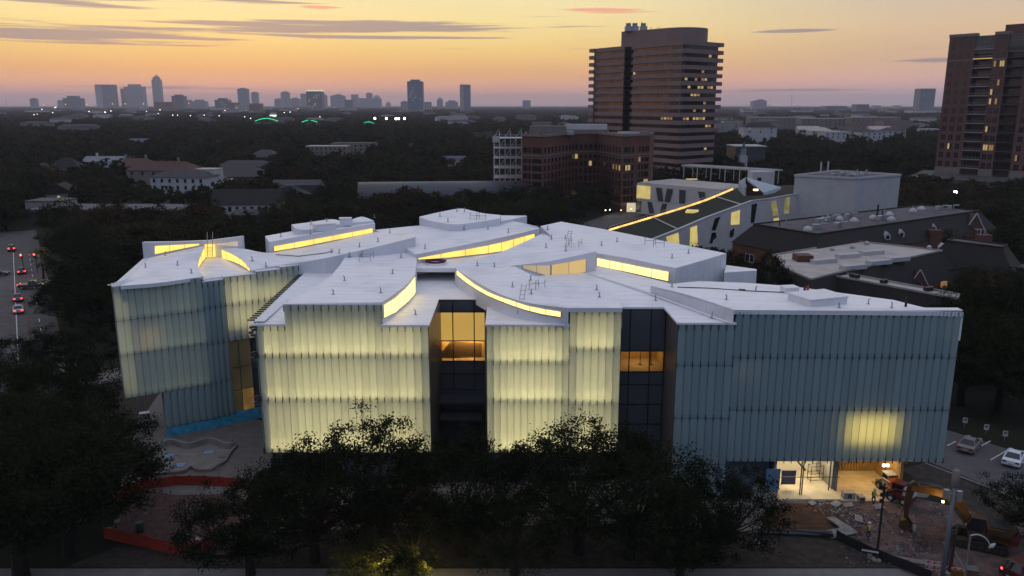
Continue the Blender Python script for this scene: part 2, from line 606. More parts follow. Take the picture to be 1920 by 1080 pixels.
Z = Vector((0, 0, 0))
nF = Vector((0, -1, 0))
YB, YC, YD = 80.0, 80.0, 76.2
bx = lambda px, Y: xat(px, 610, Y)
B0, B1, B2, B3 = bx(480, YB), bx(534, YB), bx(716, YB), bx(803, YB)
C0, C1, C2 = bx(912, YC), bx(1068, YC), bx(1165, YC)
D0, D1, D2 = bx(1272, YD), bx(1378, YD), 44.3
zB = (14.3, 9.4, 3.5)
# B
facade((B0, YB), (B1, YB), [(zB[0], 17.75), (zB[1], zB[0]), (zB[2], zB[1])])
facade((B1, YB), (B2, YB), [(zB[0], 19.85), (zB[1], zB[0]), (zB[2], zB[1])], ends=False)
facade((B2, YB), (B3, YB), [(zB[0], 17.65), (zB[1], zB[0]), (zB[2], zB[1])])
for z0, z1, k in ((zB[0], 18.2, .52), (zB[1], zB[0], .52), (zB[2], zB[1], .60)):
    cavity_light((B0 + .4, YB), (B3 - .5, YB), z0, z1, nF, k)
# C
facade((C0, YC), (C1, YC), [(13.6, 17.7), (9.3, 13.6), (3.5, 9.3)])
facade((C1, YC), (C2, YC), [(15.0, 19.4), (9.1, 15.0), (3.5, 9.1)])
for z0, z1, k in ((13.6, 17.4, .55), (9.3, 13.6, .58), (3.5, 9.3, .66)):
    cavity_light((C0 + .5, YC), (C1 - .2, YC), z0, z1, nF, k)
for z0, z1, k in ((15.0, 18.9, .58), (9.1, 15.0, .55), (3.5, 9.1, .62)):
    cavity_light((C1 + .3, YC), (C2 - .5, YC), z0, z1, nF, k)
# D
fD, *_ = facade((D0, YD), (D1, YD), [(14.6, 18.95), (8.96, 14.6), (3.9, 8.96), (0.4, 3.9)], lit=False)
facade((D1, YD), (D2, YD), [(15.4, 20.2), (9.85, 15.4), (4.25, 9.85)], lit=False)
xl0, xl1 = xat(1586, 790, YD), xat(1690, 790, YD)
area('gallery_lamp', ((xl0 + xl1) / 2, YD + 0.62, 7.7), (xl1 - xl0 - 0.6, 3.0), nF, 2.0 * math.pi * (xl1 - xl0 - .6) * 3.0, (1.0, .76, .20), MUS)
area('gallery_lamp_dim', (xat(1400, 690, YD), YD + 0.95, 14.0), (3.0, 1.2), nF, 0.10 * math.pi * 3.6, (1.0, .85, .6), MUS)
# A : front-left block, its concave middle and its left side
A0, A1 = (-46.0, 89.8), (-37.7, 94.9)
M_cavg = mat('cavity_wall_grey', (.25, .26, .24), .8)
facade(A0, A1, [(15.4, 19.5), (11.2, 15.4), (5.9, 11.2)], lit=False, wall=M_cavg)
Amid = catmull([A1, (-35.2, 97.2), (-31.4, 99.8), (-27.8, 101.8)], 5) if False else [Vector((a, b, 0)) for a, b in (A1, (-35.6, 96.6), (-32.2, 98.7), (-29.6, 100.4), (-27.7, 101.7))]
for i in range(4):
    a, b = Amid[i], Amid[i + 1]
    fw, d_, n_, g_ = facade(a, b, [(15.6, 18.9 + .25 * i), (11.0, 15.6)] + ([] if i else [(5.9, 11.0), (1.35, 5.9)]), lit=bool(i), wall=None if i else M_cavg, ends=(i == 0), top_cap=True)
    if i:
        cavity_light(a, b, 15.6, 18.6 + .25 * i, n_, .55, strip=.3)
        cavity_light(a, b, 11.0, 15.6, n_, .55, strip=.3)
nA = Vector((A1[1] - A0[1], -(A1[0] - A0[0]), 0)).normalized()
dA = Vector((A1[0] - A0[0], A1[1] - A0[1], 0)).normalized()
ca = Vector((A0[0], A0[1], 0)) + dA * 3.2 - nA * 0.95
area('gallery_lamp', (ca.x, ca.y, 13.0), (2.2, 2.4), nA, 0.5 * math.pi * 5, (1.0, .62, .3), MUS)
ca = Vector((A0[0], A0[1], 0)) + dA * 0.6 - nA * 0.7
area('corner_lamp', (ca.x, ca.y, 12.5), (0.9, 12.0), nA, 0.7 * math.pi * 10, WARM, MUS)
cavity_light(A0, A1, 11.2, 15.4, nA, .07, col=(.95, 1.0, .8))  # weak pale lamps added behind this unlit front to lift its tone
cavity_light(A0, A1, 15.4, 19.2, nA, .05, col=(.95, 1.0, .8))
cavity_light(A0, A1, 5.9, 11.2, nA, .05, col=(.95, 1.0, .8))
# lower part of A that reaches the ground behind the overhang
gA0, gA1 = Vector(A0 + (0,)).lerp(Vector(A1 + (0,)), .43), Vector((-35.6, 96.6, 0))
facade((gA0.x, gA0.y), A1, [(1.35, 5.9)], lit=False, wall=M_cavg, top_cap=False)
for q0, q1 in ((gA0, Vector(A1 + (0,))), (Vector(A1 + (0,)), gA1)):
    mb = MB()
    d_ = (q1 - q0).normalized()
    c_ = (q0 + q1) / 2 - Vector((d_.y, -d_.x, 0)) * .15
    mb.box((c_.x, c_.y, 0.66), ((q1 - q0).length + .1, 0.3, 1.3), math.atan2(d_.y, d_.x))
    mb.build('waterproofing_strip', M_blueboard, MUS, label='bright blue unfinished waterproofing strip at the foot of the left facade')
facade((-43.2, 104.4), (-45.45, 91.4), [(15.4, 19.4), (11.2, 15.4), (5.9, 11.2)], lit=False, ends=False, backd=.45)     # left side
facade((-26.72, 101.3), (-26.72, 80.2), [(14.3, 18.0), (9.4, 14.3), (3.5, 9.4)], lit=True, backd=.5, ends=False)     # left side of B
# narrow bronze glass bay between A and B
mb = MB()
a_, b_ = PY(428, 700, 96.7), PY(474, 700, 98.4)
nb = Vector((b_.y - a_.y, a_.x - b_.x, 0)).normalized()
bay = ob('bay_window', None, MUS)
mb.prism([a_ + nb * -.1, b_ + nb * -.1, b_ - nb * .4, a_ - nb * .4], 0.2, 12.5)
mb.build('bay_wall', M_dark, bay)
for ci in range(2):
    for zi, (z0, z1) in enumerate(((1.4, 4.2), (4.3, 7.2), (7.3, 12.3))):
        q0, q1 = a_.lerp(b_, ci * .5 + .02), a_.lerp(b_, ci * .5 + .48)
        mb = MB()
        mb.prism([q0, q1, q1 - nb * .08, q0 - nb * .08], z0, z1)
        mb.build('pane', G_amber if (ci == 1 and zi == 0) else G_olive, bay)
mb = MB()
mb.prism([a_ + nb * .3, b_ + nb * .3 + Vector((.6, .4, 0)), b_ + Vector((.6, .4, 0)), a_], 0, 1.35)
mb.build('waterproofing_strip', M_blueboard, MUS)
if TUBE_SUM.v:
    TUBE_SUM.build('glass_tube', M_tube, MUS, smooth=True, kind='stuff')

# ------------------------------------------------------------------ core volumes (dark storeys behind the glass)
def core(poly, z0, z1, m=None):
    mb = MB()
    mb.prism(poly, z0, z1)
    return mb.build('core_volume', m or M_core, MUS)
core([(B0 + .6, YB + 1.7), (B3 - .1, YB + 1.7), (B3 + .1, 91), (B3 + 0.1, 100), (-25.6, 100)], 0, 16.8)
core([(C0 - .1, YC + 1.7), (C2 - .05, YC + 1.7), (C2 - .05, 84), (12, 96), (C0 - .6, 96), (C0 - .6, 91)], 0, 16.8)
core([(D0 + .1, YD + 1.7), (26.8, YD + 1.7), (26.8, 86), (40, 83), (30, 90), (26, 96), (D0 + .5, 96), (D0 + .1, 83.5)], 0, 16.8)
core([(26.9, YD + 1.7), (D2 - .6, YD + 1.7), (34, 84), (26.9, 85.9)], 4.6, 16.8)
core([(-8.5, 92.2), (11.3, 92.2), (26, 96.2), (32, 100), (6, 124), (-10, 128), (-26, 116), (-25.6, 100.2), (-8.5, 100.2)], 0, 17.5)
core([(-44.6, 92.6), (-37.4, 96.8), (-28.2, 103.4), (-25.7, 103.4), (-26, 116), (-36, 112), (-42.5, 108)], 6.3, 17.8)
core([(gA0.x + .3, gA0.y + 1.8), (gA1.x, gA1.y + 2), (-28, 103.2), (-36, 108), (-38, 100)], 0, 6.2)

# ------------------------------------------------------------------ roofs
def roof(rows, zb, name='roof', n=18, nv=6, lin=False, m=None, drop=None):
    """rows of points front to back, lofted; vertical white walls close the sides down to zb"""
    g = []
    for r in rows:
        r = [Vector(p) for p in r]
        if lin:
            o = []
            for i in range(n + 1):
                t = i / n * (len(r) - 1)
                k = min(int(t), len(r) - 2)
                o.append(r[k].lerp(r[k + 1], t - k))
            g.append(o)
        else:
            g.append(catmull(r, n))
    cols = [catmull([g[j][i] for j in range(len(g))], nv) for i in range(n + 1)]
    mb = MB()
    W = n + 1
    vs = [cols[i][j] for j in range(nv + 1) for i in range(W)]
    mb.add(vs, [(j * W + i, j * W + i + 1, (j + 1) * W + i + 1, (j + 1) * W + i) for j in range(nv) for i in range(n)])
    ro = mb.build(name, m or M_roof, MUS, smooth=True)
    f_ = [cols[i][0] for i in range(W)]
    loop = f_ + [cols[n][j] for j in range(0, nv + 1)] + [cols[i][nv] for i in range(n - 1, -1, -1)] + [cols[0][j] for j in range(nv - 1, -1, -1)]
    low = [Vector((p.x, p.y, zb if drop is None or i >= W else p.z - drop)) for i, p in enumerate(loop)]
    wb = MB()
    k = len(loop)
    wb.add(loop + low, [(k + i, k + i + 1, i + 1, i) for i in range(k - 1) if (loop[i] - loop[i + 1]).length > 1e-6])
    wb.build('roof_wall', M_wallw, ro)
    # thin metal edge strip along the rim
    return ro, cols
p3 = lambda l: [P(*q) for q in l]
def flat(px, z, name='terrace', m=None, th=0.5):
    pts = [P(a, b, (c[0] if c else z)) for a, b, *c in px]
    return flat3(pts, name, m, th)
def flat3(pts, name='terrace', m=None, th=0.2):
    mb = MB()
    n = len(pts)
    vs = [Vector(p) for p in pts] + [Vector(p) - Vector((0, 0, th)) for p in pts]
    mb.add(vs, [tuple(range(n)), tuple(range(2 * n - 1, n - 1, -1))] + [(n + i, n + (i + 1) % n, (i + 1) % n, i) for i in range(n)])
    return mb.build(name, m or M_roof, MUS)

# B tall roof
rB, cB = roof([p3([(534, 570, 19.95), (596, 568, 20.0), (660, 567.5, 20.05), (716, 567, 20.1)]),
               p3([(570, 549, 20.1), (630, 546, 20.1), (690, 545, 20.2), (748, 545, 20.2)]),
               p3([(622, 516, 20.3), (675, 516, 20.3), (730, 515, 20.35), (778, 515, 20.4)]),
               p3([(650, 477, 20.6), (695, 475, 20.6), (740, 474, 20.6), (781, 473.5, 20.6)])], 17.2, drop=.5)
# B low roof on the left
flat3([Vector((-27.05, YB - .2, 17.85)), Vector((B1 + .2, YB - .2, 17.85)), P(545, 566, 18.0), P(600, 540, 18.3), P(660, 500, 18.7), P(572, 510, 18.7), Vector((-27.05, 101.0, 18.6))])
# centre terrace between B and C
flat3([Vector((B2 - .3, YB - .15, 17.75)), Vector((B3 + .1, YB - .15, 17.75)), Vector((B3 + .2, 90.1, 18.0)), Vector((C0 - .15, 90.1, 18.0)), Vector((C0 - .1, 92, 18)), Vector((2, 96, 18)), P(860, 511, 18.1), P(760, 511, 18.1), Vector((-15, 96, 18)), Vector((-13.8, 88, 18))])
# C low roof
flat3([Vector((C0 - .12, YC - .15, 17.8)), Vector((C1 + .1, YC - .15, 17.8)), Vector((C1 + .1, 84, 17.9)), Vector((2.2, 92, 18.0)), Vector((C0 - .12, 91.9, 18.03))])
# step up behind the centre terrace
st = MB()
a, b = P(776, 511.5, 18.1), P(856, 511.5, 18.1)
st.base(a.x, b.x, a.y, a.y + .4, 17.6, zat(a, 502))
st.build('step_wall', M_wallw, MUS)
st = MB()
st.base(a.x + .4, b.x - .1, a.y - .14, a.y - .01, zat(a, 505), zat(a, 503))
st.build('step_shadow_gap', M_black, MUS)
for q in (790, 798):
    c = P(q + .5, 510.5, 18.1)
    st = MB()
    st.lathe([(.30, 0), (.22, .35), (.16, .8)], (c.x, c.y - .6, c.z), 10)
    st.box((c.x, c.y - .6, c.z + 1.0), (.42, .42, .5))
    st.build('roof_drain', [M_curb], MUS)
flat([(770, 503), (858, 503), (905, 493), (985, 470), (985, 452), (940, 466), (880, 474), (776, 482)], 19.75)
# E roof (behind B) with its continuation over A
rE, cE = roof([[P(472, 507.5, 19.55), P(500, 501.5, 19.65), P(535, 495.5, 19.85), P(572, 490.5, 20.15), P(610, 484, 20.6), P(650, 475, 21.1), P(700, 464, 21.7), P(779, 444.5, 22.6)],
               [P(451, 484, 20.6), P(480, 478, 20.7), P(535, 480, 20.3), P(572, 476, 20.4), P(615, 467, 20.8), P(655, 459, 21.2), P(700, 450, 21.7), P(772, 438, 22.2)],
               [P(406, 461, 21.0), P(455, 466, 21.0), P(505, 474, 20.6), P(560, 463, 20.8), P(615, 453, 21.0), P(660, 444, 21.3), P(703, 435, 21.6), P(745, 430, 22.0)]], 17.6, n=28)
# A roof
rA, cA = roof([p3([(226, 536, 19.6), (290, 531, 19.6), (340, 524.5, 19.6), (381, 517.5, 19.6)]),
               p3([(250, 513, 19.7), (292, 505, 19.8), (335, 498, 20.0), (371, 494, 20.1)]),
               p3([(281, 483, 19.9), (318, 475, 20.4), (350, 468, 20.9), (383, 461, 21.4)])], 17.6, drop=.45)
# A left edge walkway above the side glass
flat3([P(209, 537, 19.55), P(226, 535.5, 19.5), P(281, 483, 19.6), P(268, 485, 19.6)], 'edge_strip', M_curb, .2)
# A sunken court with curved lit walls
flat([(381, 524, 19.15), (470, 510, 19.3), (452, 492, 19.5), (420, 480, 19.7), (404, 478, 19.8), (380, 480, 19.8), (368, 490, 19.6)], 19.3, th=.3)
# E2 and its upper step
rE2, cE2 = roof([p3([(504.5, 454, 22.0), (555, 444.5, 22.3), (603, 436, 22.5), (655, 427, 22.7), (703, 418.5, 22.9)]),
                 p3([(497, 442.5, 22.0), (545, 434, 22.4), (600, 424, 22.7), (655, 415, 23.0), (697, 413, 23.0)])], 18.5)
roof([p3([(550, 424, 23.3), (554, 428, 23.2), (572, 431, 23.0), (610, 424.5, 23.1), (650, 418.5, 23.2), (690, 415, 23.2)]),
      p3([(546, 421, 23.3), (580, 416.5, 23.3), (622, 411, 23.4), (648, 415.5, 23.2), (677, 406.2, 23.6), (701, 413.5, 23.2)])], 20.5, n=30, nv=5)
# M centre roof
rM, cM = roof([p3([(779, 477, 21.0), (818, 470, 21.1), (877, 458, 21.5), (927, 448, 21.8), (977, 437, 22.1), (1012, 428, 22.4)]),
               p3([(735, 448, 21.5), (800, 442, 21.7), (872, 434, 22.0), (925, 429, 22.2), (970, 425, 22.4), (1010, 426, 22.5)]),
               p3([(703, 431, 21.8), (785, 423, 22.2), (862, 419, 22.4), (912, 416, 22.6), (958, 414.5, 22.8), (1007, 424, 22.7)])], 18.2, n=26)
# F the far roof
roof([p3([(786, 407.5, 23.4), (810, 414.5, 23.1), (848, 420.5, 23.0), (877, 419, 23.0), (908, 414.5, 23.2), (938, 409.5, 23.5)]),
      p3([(787, 406, 23.5), (827, 397, 23.8), (863, 391, 24.0), (885, 395, 23.9), (908, 400, 23.8), (938, 403, 23.7)])], 19.5, n=24)
roof([p3([(938.5, 414.5, 23.0), (960, 411, 23.1), (988, 405.5, 23.3)]), p3([(938.5, 403.6, 23.4), (960, 404, 23.4), (986, 404, 23.4)])], 19.5, n=6, nv=3)
# C the swooping roof
L_ = p3([(1017, 437.5, 22.3), (985, 452.5, 21.8), (930, 475.5, 21.1), (855, 496.5, 20.3), (876, 517, 20.2), (914, 540, 20.1), (951, 556.5, 19.95), (1000, 569.5, 19.75), (1066, 577.5, 19.6)])
R_ = p3([(1019, 437.8, 22.3), (1070, 461.5, 22.1), (1118, 471.5, 21.9), (1030, 490, 20.9), (962, 498, 20.6), (995, 514.5, 20.45), (1035, 528, 20.3), (1153, 545.5, 19.9), (1167, 577.5, 19.6)])
gp = []
for k in range(8):
    for s_ in range(5):
        gp.append((k, s_ / 5))
gp.append((7, 1.0))
Lc, Rc = catmull(L_, 40), [R_[k].lerp(R_[k + 1], t_) for k, t_ in gp]
mb = MB()
vs, nv_ = [], 8
for a, b in zip(Lc, Rc):
    for j in range(nv_ + 1):
        q = a.lerp(b, j / nv_)
        vs.append(q - Vector((0, 0, 0.25 * math.sin(math.pi * j / nv_))))
W_ = nv_ + 1
mb.add(vs, [(i * W_ + j, i * W_ + j + 1, (i + 1) * W_ + j + 1, (i + 1) * W_ + j) for i in range(len(Lc) - 1) for j in range(nv_)])
rC = mb.build('roof', M_roof, MUS, smooth=True)
wb = MB()
loop = [Rc[-1]] + Rc[::-1] + Lc + [Lc[-1], Rc[-1]]
low = [Vector((p.x, p.y, 17.4)) for p in loop]
low[-1].z, low[-2].z = loop[-1].z - .45, loop[-2].z - .45
k_ = len(loop)
wb.add(loop + low, [(k_ + i, k_ + i + 1, i + 1, i) for i in range(k_ - 1) if (loop[i] - loop[i + 1]).length > 1e-6])
wb.build('roof_wall', M_wallw, rC)
# right terrace (between C, G and D), D low roof
flat3([Vector((11.2, 82.3, 19.05)), Vector((16.1, 82.3, 19.05)), Vector((16.3, YD - .15, 19.05)), Vector((D1 + .1, YD - .15, 19.05)), Vector((24, 84, 19.1)), P(1232, 551, 19.4), P(1119, 512, 19.15), P(1119, 498, 19.7), Vector((6, 104, 19.2)), Vector((-.5, 100, 19.1)), Vector((-1.5, 94, 19.1)), Vector((4.5, 87.5, 19.1)), Vector((9, 86, 19.1))])
# sloping band below the G windows, with its kerb
flat3([P(1099, 510.5, 19.25), P(1119, 497.5, 19.75), P(1256, 531, 19.6), P(1222, 549, 19.5)], th=.4)
kb = MB()
kb.tube([P(1099, 511.5, 19.3), P(1220, 551, 19.5), P(1366, 605, 19.15)], .09, 4)
kb.build('roof_kerb', M_curb, MUS)
# G right roof
rG, cG = roof([p3([(1060, 470, 20.9), (1112, 473.5, 21.2), (1180, 484.5, 21.3), (1228, 495, 21.1), (1267, 502.5, 21.0)]),
               p3([(1030, 440, 21.3), (1090, 446, 21.6), (1170, 460, 21.7), (1250, 476, 21.5), (1318, 488, 21.4)]),
               p3([(1013, 424, 22.2), (1052, 415.5, 22.3), (1140, 431, 22.2), (1250, 453, 22.1), (1362, 475, 22.0)])], 18.4, lin=True, n=24)
# low block behind G
roof([p3([(1358, 511, 20.1), (1419, 507, 20.1)]), p3([(1362, 497, 20.1), (1418, 504.5, 20.1)])], 15, n=3, nv=2, lin=True)
# D roof
rD, cD = roof([[Vector((D1 - .2, YD - .1, 20.35)), Vector((28, YD - .15, 20.3)), Vector((35, YD - .15, 20.25)), Vector((41, YD - .12, 20.2)), Vector((44.4, YD - .1, 20.1))],
               [P(1290, 553, 20.3), P(1392, 552, 20.3), P(1500, 556, 20.2), P(1640, 571, 20.1), P(1745, 579, 20.1)],
               [P(1220, 536, 20.3), P(1310, 527, 20.2), P(1395, 530, 20.1), P(1484, 536.5, 20.1), P(1676, 562.5, 20.1)]], 17.2, n=24, lin=True, drop=.45)

# ------------------------------------------------------------------ clerestory windows (lit strips) in the roof walls
def clerestory(top, zbot, n, m, off=0.035, parent=None, mull=0.06):
    """top: points along the wall (upper edge of the glass), zbot: its lower edge; panes follow the curve"""
    par = ob('clerestory_window', None, MUS)
    K = 8
    pts = catmull(top, n * K) if len(top) > 2 else [Vector(top[0]).lerp(Vector(top[1]), i / (n * K)) for i in range(n * K + 1)]
    zb = []
    for i in range(n * K + 1):
        t = i / (n * K) * (len(zbot) - 1)
        k = min(int(t), len(zbot) - 2)
        zb.append(lerp(zbot[k], zbot[k + 1], t - k))
    fr = MB()
    def nrm(i):
        d = pts[min(i + 1, n * K)] - pts[max(i - 1, 0)]
        v = Vector((d.y, -d.x, 0)).normalized()
        return v
    for p in range(n):
        mb = MB()
        idx = list(range(p * K, (p + 1) * K + 1))
        vs = []
        for i in idx:
            q = pts[i] + nrm(i) * off
            if i == idx[0]:
                q = q + (pts[i + 1] - pts[i]).normalized() * mull / 2
            if i == idx[-1]:
                q = q - (pts[i] - pts[i - 1]).normalized() * mull / 2
            vs += [Vector((q.x, q.y, zb[i])), q.copy()]
        mb.add(vs, [(2 * j, 2 * j + 2, 2 * j + 3, 2 * j + 1) for j in range(K)])
        mb.build('pane', m, par)
    for p in range(n + 1):
        i = p * K
        q = pts[i] + nrm(i) * (off - .005)
        d = pts[min(i + 1, n * K)] - pts[max(i - 1, 0)]
        fr.box((q.x, q.y, (q.z + zb[i]) / 2), (mull, .05, max(.05, q.z - zb[i])), math.atan2(d.y, d.x))
    # sill and head strips
    for i in range(n * K):
        a, b = pts[i] + nrm(i) * (off + .02), pts[i + 1] + nrm(i + 1) * (off + .02)
        fr.quad(Vector((a.x, a.y, zb[i] - .09)), Vector((b.x, b.y, zb[i + 1] - .09)), Vector((b.x, b.y, zb[i + 1])), Vector((a.x, a.y, zb[i])))
    fr.build('frame', M_galv, par)
    return par
def on(cols_edge, px):
    """point of a roof edge (list of points) whose picture column is nearest to px, interpolated"""
    def col(p):
        y = p.y * CS - (p.z - CAMH) * SN
        return 960 + F * p.x / y
    best = None
    for a, b in zip(cols_edge[:-1], cols_edge[1:]):
        ca_, cb_ = col(a), col(b)
        if min(ca_, cb_) - 1e-6 <= px <= max(ca_, cb_) + 1e-6:
            return a.lerp(b, (px - ca_) / (cb_ - ca_ + 1e-12))
    return min(cols_edge, key=lambda p: abs(col(p) - px))
def strip(edge, spec, n, m, off=.06):
    """spec: (px, py_top, py_bottom) along a roof edge"""
    top, zb = [], []
    dense = []
    for (p0_, t0, b0), (p1_, t1, b1) in zip(spec[:-1], spec[1:]):
        dense += [(lerp(p0_, p1_, q / 6), lerp(t0, t1, q / 6), lerp(b0, b1, q / 6)) for q in range(6)]
    for px, yt, yb in dense + [spec[-1]]:
        e = on(edge, px)
        top.append(Vector((e.x, e.y, min(zat(e, yt), e.z - .08))))
        zb.append(zat(e, yb))
    return clerestory(top, zb, n, m, off)
front = lambda cols: [c[0] for c in cols]
back = lambda cols: [c[-1] for c in cols]
# E2 strip
strip(front(cE2), [(512, 462, 471), (560, 453.5, 463), (605, 445.5, 454), (650, 437, 445.5), (698, 428, 435.5)], 5, G_clere)
# M strip
strip(front(cM), [(783, 484.5, 486.5), (843, 473, 482.5), (910, 461.5, 475), (945, 453.5, 470), (975, 445.5, 461), (1002, 438.5, 452)], 7, G_clere)
# B curved strip (right edge of the B roof)
eB = cB[-1]
def strip_e(edge, spec, n, m, off=.06):
    """like strip, but along an edge given by parameter 0..1"""
    top, zb = [], []
    dense = []
    for (p0_, t0, b0), (p1_, t1, b1) in zip(spec[:-1], spec[1:]):
        dense += [(lerp(p0_, p1_, q / 6), lerp(t0, t1, q / 6), lerp(b0, b1, q / 6)) for q in range(6)]
    for t_, yt, yb in dense + [spec[-1]]:
        k = t_ * (len(edge) - 1)
        i = min(int(k), len(edge) - 2)
        e = Vector(edge[i]).lerp(Vector(edge[i + 1]), k - i)
        top.append(Vector((e.x, e.y, min(zat(e, yt), e.z - .12))))
        zb.append(max(zat(e, yb), 17.95))
    return clerestory(top, zb, n, m, off)
eBs = [eB[0].lerp(eB[1], .12)] + list(eB[1:])
strip_e(eBs, [(0.0, 573, 596), (.25, 559, 585), (.45, 541, 568), (.62, 523, 553), (.66, 519, 548)], 6, G_clere2)
# C curved strip
eC = Lc[15:]
strip(eC, [(857, 507, 515), (874, 521, 529), (893, 535, 541.5), (914, 547, 553.5), (934, 555.5, 562), (960, 564, 572), (987, 573, 581), (1019, 579.5, 589), (1052, 585, 594)], 9, G_clere2)
# C inner dim panels, and the warm wall beside them
eC2 = [Rc[i] for i in range(20, 9, -1)]
strip(eC2, [(1034, 497, 517.5), (1099, 485.5, 510)], 2, glow('blind_pale', (.92, .62, .22), .62, var=.06, scale=.3, base=(.15, .12, .08)))
strip(eC2, [(980, 497.5, 503), (1032, 497.5, 518.5)], 2, glow('wall_glow', (.92, .66, .30), .40, var=.08, scale=.3, base=(.3, .27, .22)))  # emission stands in for window light falling on this plain wall
# G strip
strip(front(cG), [(1120, 484, 497.5), (1150, 490, 504), (1180, 496, 510), (1215, 503, 518), (1255, 510, 527)], 5, G_clere2)
# A back wall with two wedge windows and the lit niche
aw = MB()
w0, w1, w2, w3 = P(266.5, 485, 19.6), P(322, 470, 20.6), P(388, 462, 21.2), P(455, 466.5, 21.0)
w0.y = w1.y = w2.y = w3.y = 107.2
for a, px in ((w0, 266.5), (w1, 322), (w2, 388), (w3, 455)):
    a.x = xat(px, 456, 107.2)
tops = [zat(w0, 454.6), zat(w1, 454), zat(w2, 451.5), zat(w3, 443.3)]
ws = [w0, w1, w2, w3]
for i in range(3):
    a, b = ws[i], ws[i + 1]
    aw.prism([(a.x, 107.2), (b.x, 107.2), (b.x, 107.9), (a.x, 107.9)], 17.6, [tops[i], tops[i + 1], tops[i + 1], tops[i]])
aw.build('back_wall', M_wallw, MUS)
def wedge(pxs, n, m):
    pts = [PY(px, py, 107.15) for px, py in pxs]
    par = ob('wedge_window', None, MUS)
    (a, b, c, d) = pts        # top-left, bottom-left, bottom-right, top-right
    for i in range(n):
        t0, t1 = i / n + .006, (i + 1) / n - .006
        mb = MB()
        mb.quad(b.lerp(c, t0), b.lerp(c, t1), a.lerp(d, t1), a.lerp(d, t0))
        mb.build('pane', m, par)
wedge([(290, 461.6), (290, 476.5), (374, 459.5), (374, 457)], 3, G_clere)
wedge([(406, 457), (406, 459.5), (446, 462), (446, 452.3)], 2, glow('clerestory_dim', (.8, .5, .2), .35, var=.3, scale=.5))
nich = MB()
a, b = PY(384, 482, 106.6), PY(404, 481, 106.6)
nich.quad(a, b, PY(403, 458, 106.6), PY(384, 458, 106.6))
nich.build('niche_pane', G_clere, MUS)
ld = MB()
for sx in (388.5, 398.5):
    ld.tube([PY(sx, 481, 106.4), PY(sx, 435, 106.4)], .05, 5)
for i in range(7):
    yy = 464 + i * 2.6
    ld.tube([PY(388.5, yy, 106.4), PY(398.5, yy, 106.4)], .03, 4)
ld.build('roof_ladder', M_galv, MUS)
eA = cA[-1]
strip_e(eA, [(.12, 514, 521), (.42, 487, 505), (.7, 471, 495), (.98, 466, 483)], 4, G_clere)
eE = [c for c in cE[0]][::-1]
def nflip(edge, spec, n, m):
    return strip_e(edge, spec, n, m, off=.05)
nflip(eE, [(.05, 466, 482), (.35, 478, 491), (.6, 486, 500), (.93, 503, 509)], 6, G_clere)
# small lit windows of the far steps
for spec in ([(550.5, 432.5), (550.5, 437), (561, 438.5), (561, 436)], [(795, 415), (795, 424), (817, 424.5), (817, 419.5)]):
    Y_ = 118.5 if spec[0][0] < 600 else 122.5
    q = [PY(px, py, Y_ - .6) for px, py in spec]
    mb = MB()
    mb.quad(q[1], q[2], q[3], q[0])
    mb.build('far_window', G_clere, MUS)

# ------------------------------------------------------------------ wall panels on the two long white walls
def panel_wall(top, zbot, n, m, off=.03, gap=.03):
    par = ob('panel_wall', None, MUS)
    pts = [Vector(p) for p in top]
    def at_(t):
        k = min(int(t * (len(pts) - 1)), len(pts) - 2)
        f = t * (len(pts) - 1) - k
        return pts[k].lerp(pts[k + 1], f), lerp(zbot[k], zbot[k + 1], f)
    for i in range(n):
        (a, za), (b, zb_) = at_(i / n), at_((i + 1) / n)
        d = (b - a)
        d.z = 0
        d.normalize()
        nv = Vector((d.y, -d.x, 0))
        a2, b2 = a + d * gap / 2, b - d * gap / 2
        mb = MB()
        mb.prism([a2 + nv * off, b2 + nv * off, b2 + nv * .003, a2 + nv * .003], min(za, zb_), [a2.z - .06, b2.z - .06, b2.z - .06, a2.z - .06])
        mb.build('wall_panel', m, par)
# left wall of the D roof
dl = cD[0][::-1]
t0_, t1_ = dl[0], dl[-1]
panel_wall([t0_, t1_], [zat(t0_, 549), zat(t1_, 604) - .1], 10, M_wallw)
# E wall behind the B roofs
ef = front(cE)
es = [on(ef, px) for px in (573, 612, 652, 700, 776)]
panel_wall(es, [17.5] * 5, 12, M_wallw)
# far-right wall of G
gr = cG[-1]
panel_wall([gr[0], gr[-1]], [18.3, 18.3], 9, M_wallw)

# ------------------------------------------------------------------ recessed window walls between the glass blocks
M_clear = bpy.data.materials.new('clear_glass')
M_clear.use_nodes = True
t = NT(M_clear.node_tree)
M_clear.node_tree.nodes.clear()
_tr = t.n('ShaderNodeBsdfTransparent')
_tr.inputs[0].default_value = (.88, .86, .8, 1)
_gl = t.n('ShaderNodeBsdfGlossy')
_gl.inputs['Roughness'].default_value = .05
_fr = t.n('ShaderNodeFresnel')
_fr.inputs[0].default_value = 1.45
_mx = t.n('ShaderNodeMixShader')
t.link(_fr.outputs[0], _mx.inputs[0]); t.link(_tr.outputs[0], _mx.inputs[1]); t.link(_gl.outputs[0], _mx.inputs[2])
_ou = t.n('ShaderNodeOutputMaterial')
t.link(_mx.outputs[0], _ou.inputs[0])
M_ochre = mat('room_ochre', (.50, .31, .10), .7, var=.1, scale=.6)
M_roomf = mat('room_floor', (.38, .26, .13), .5, var=.12, scale=.8)
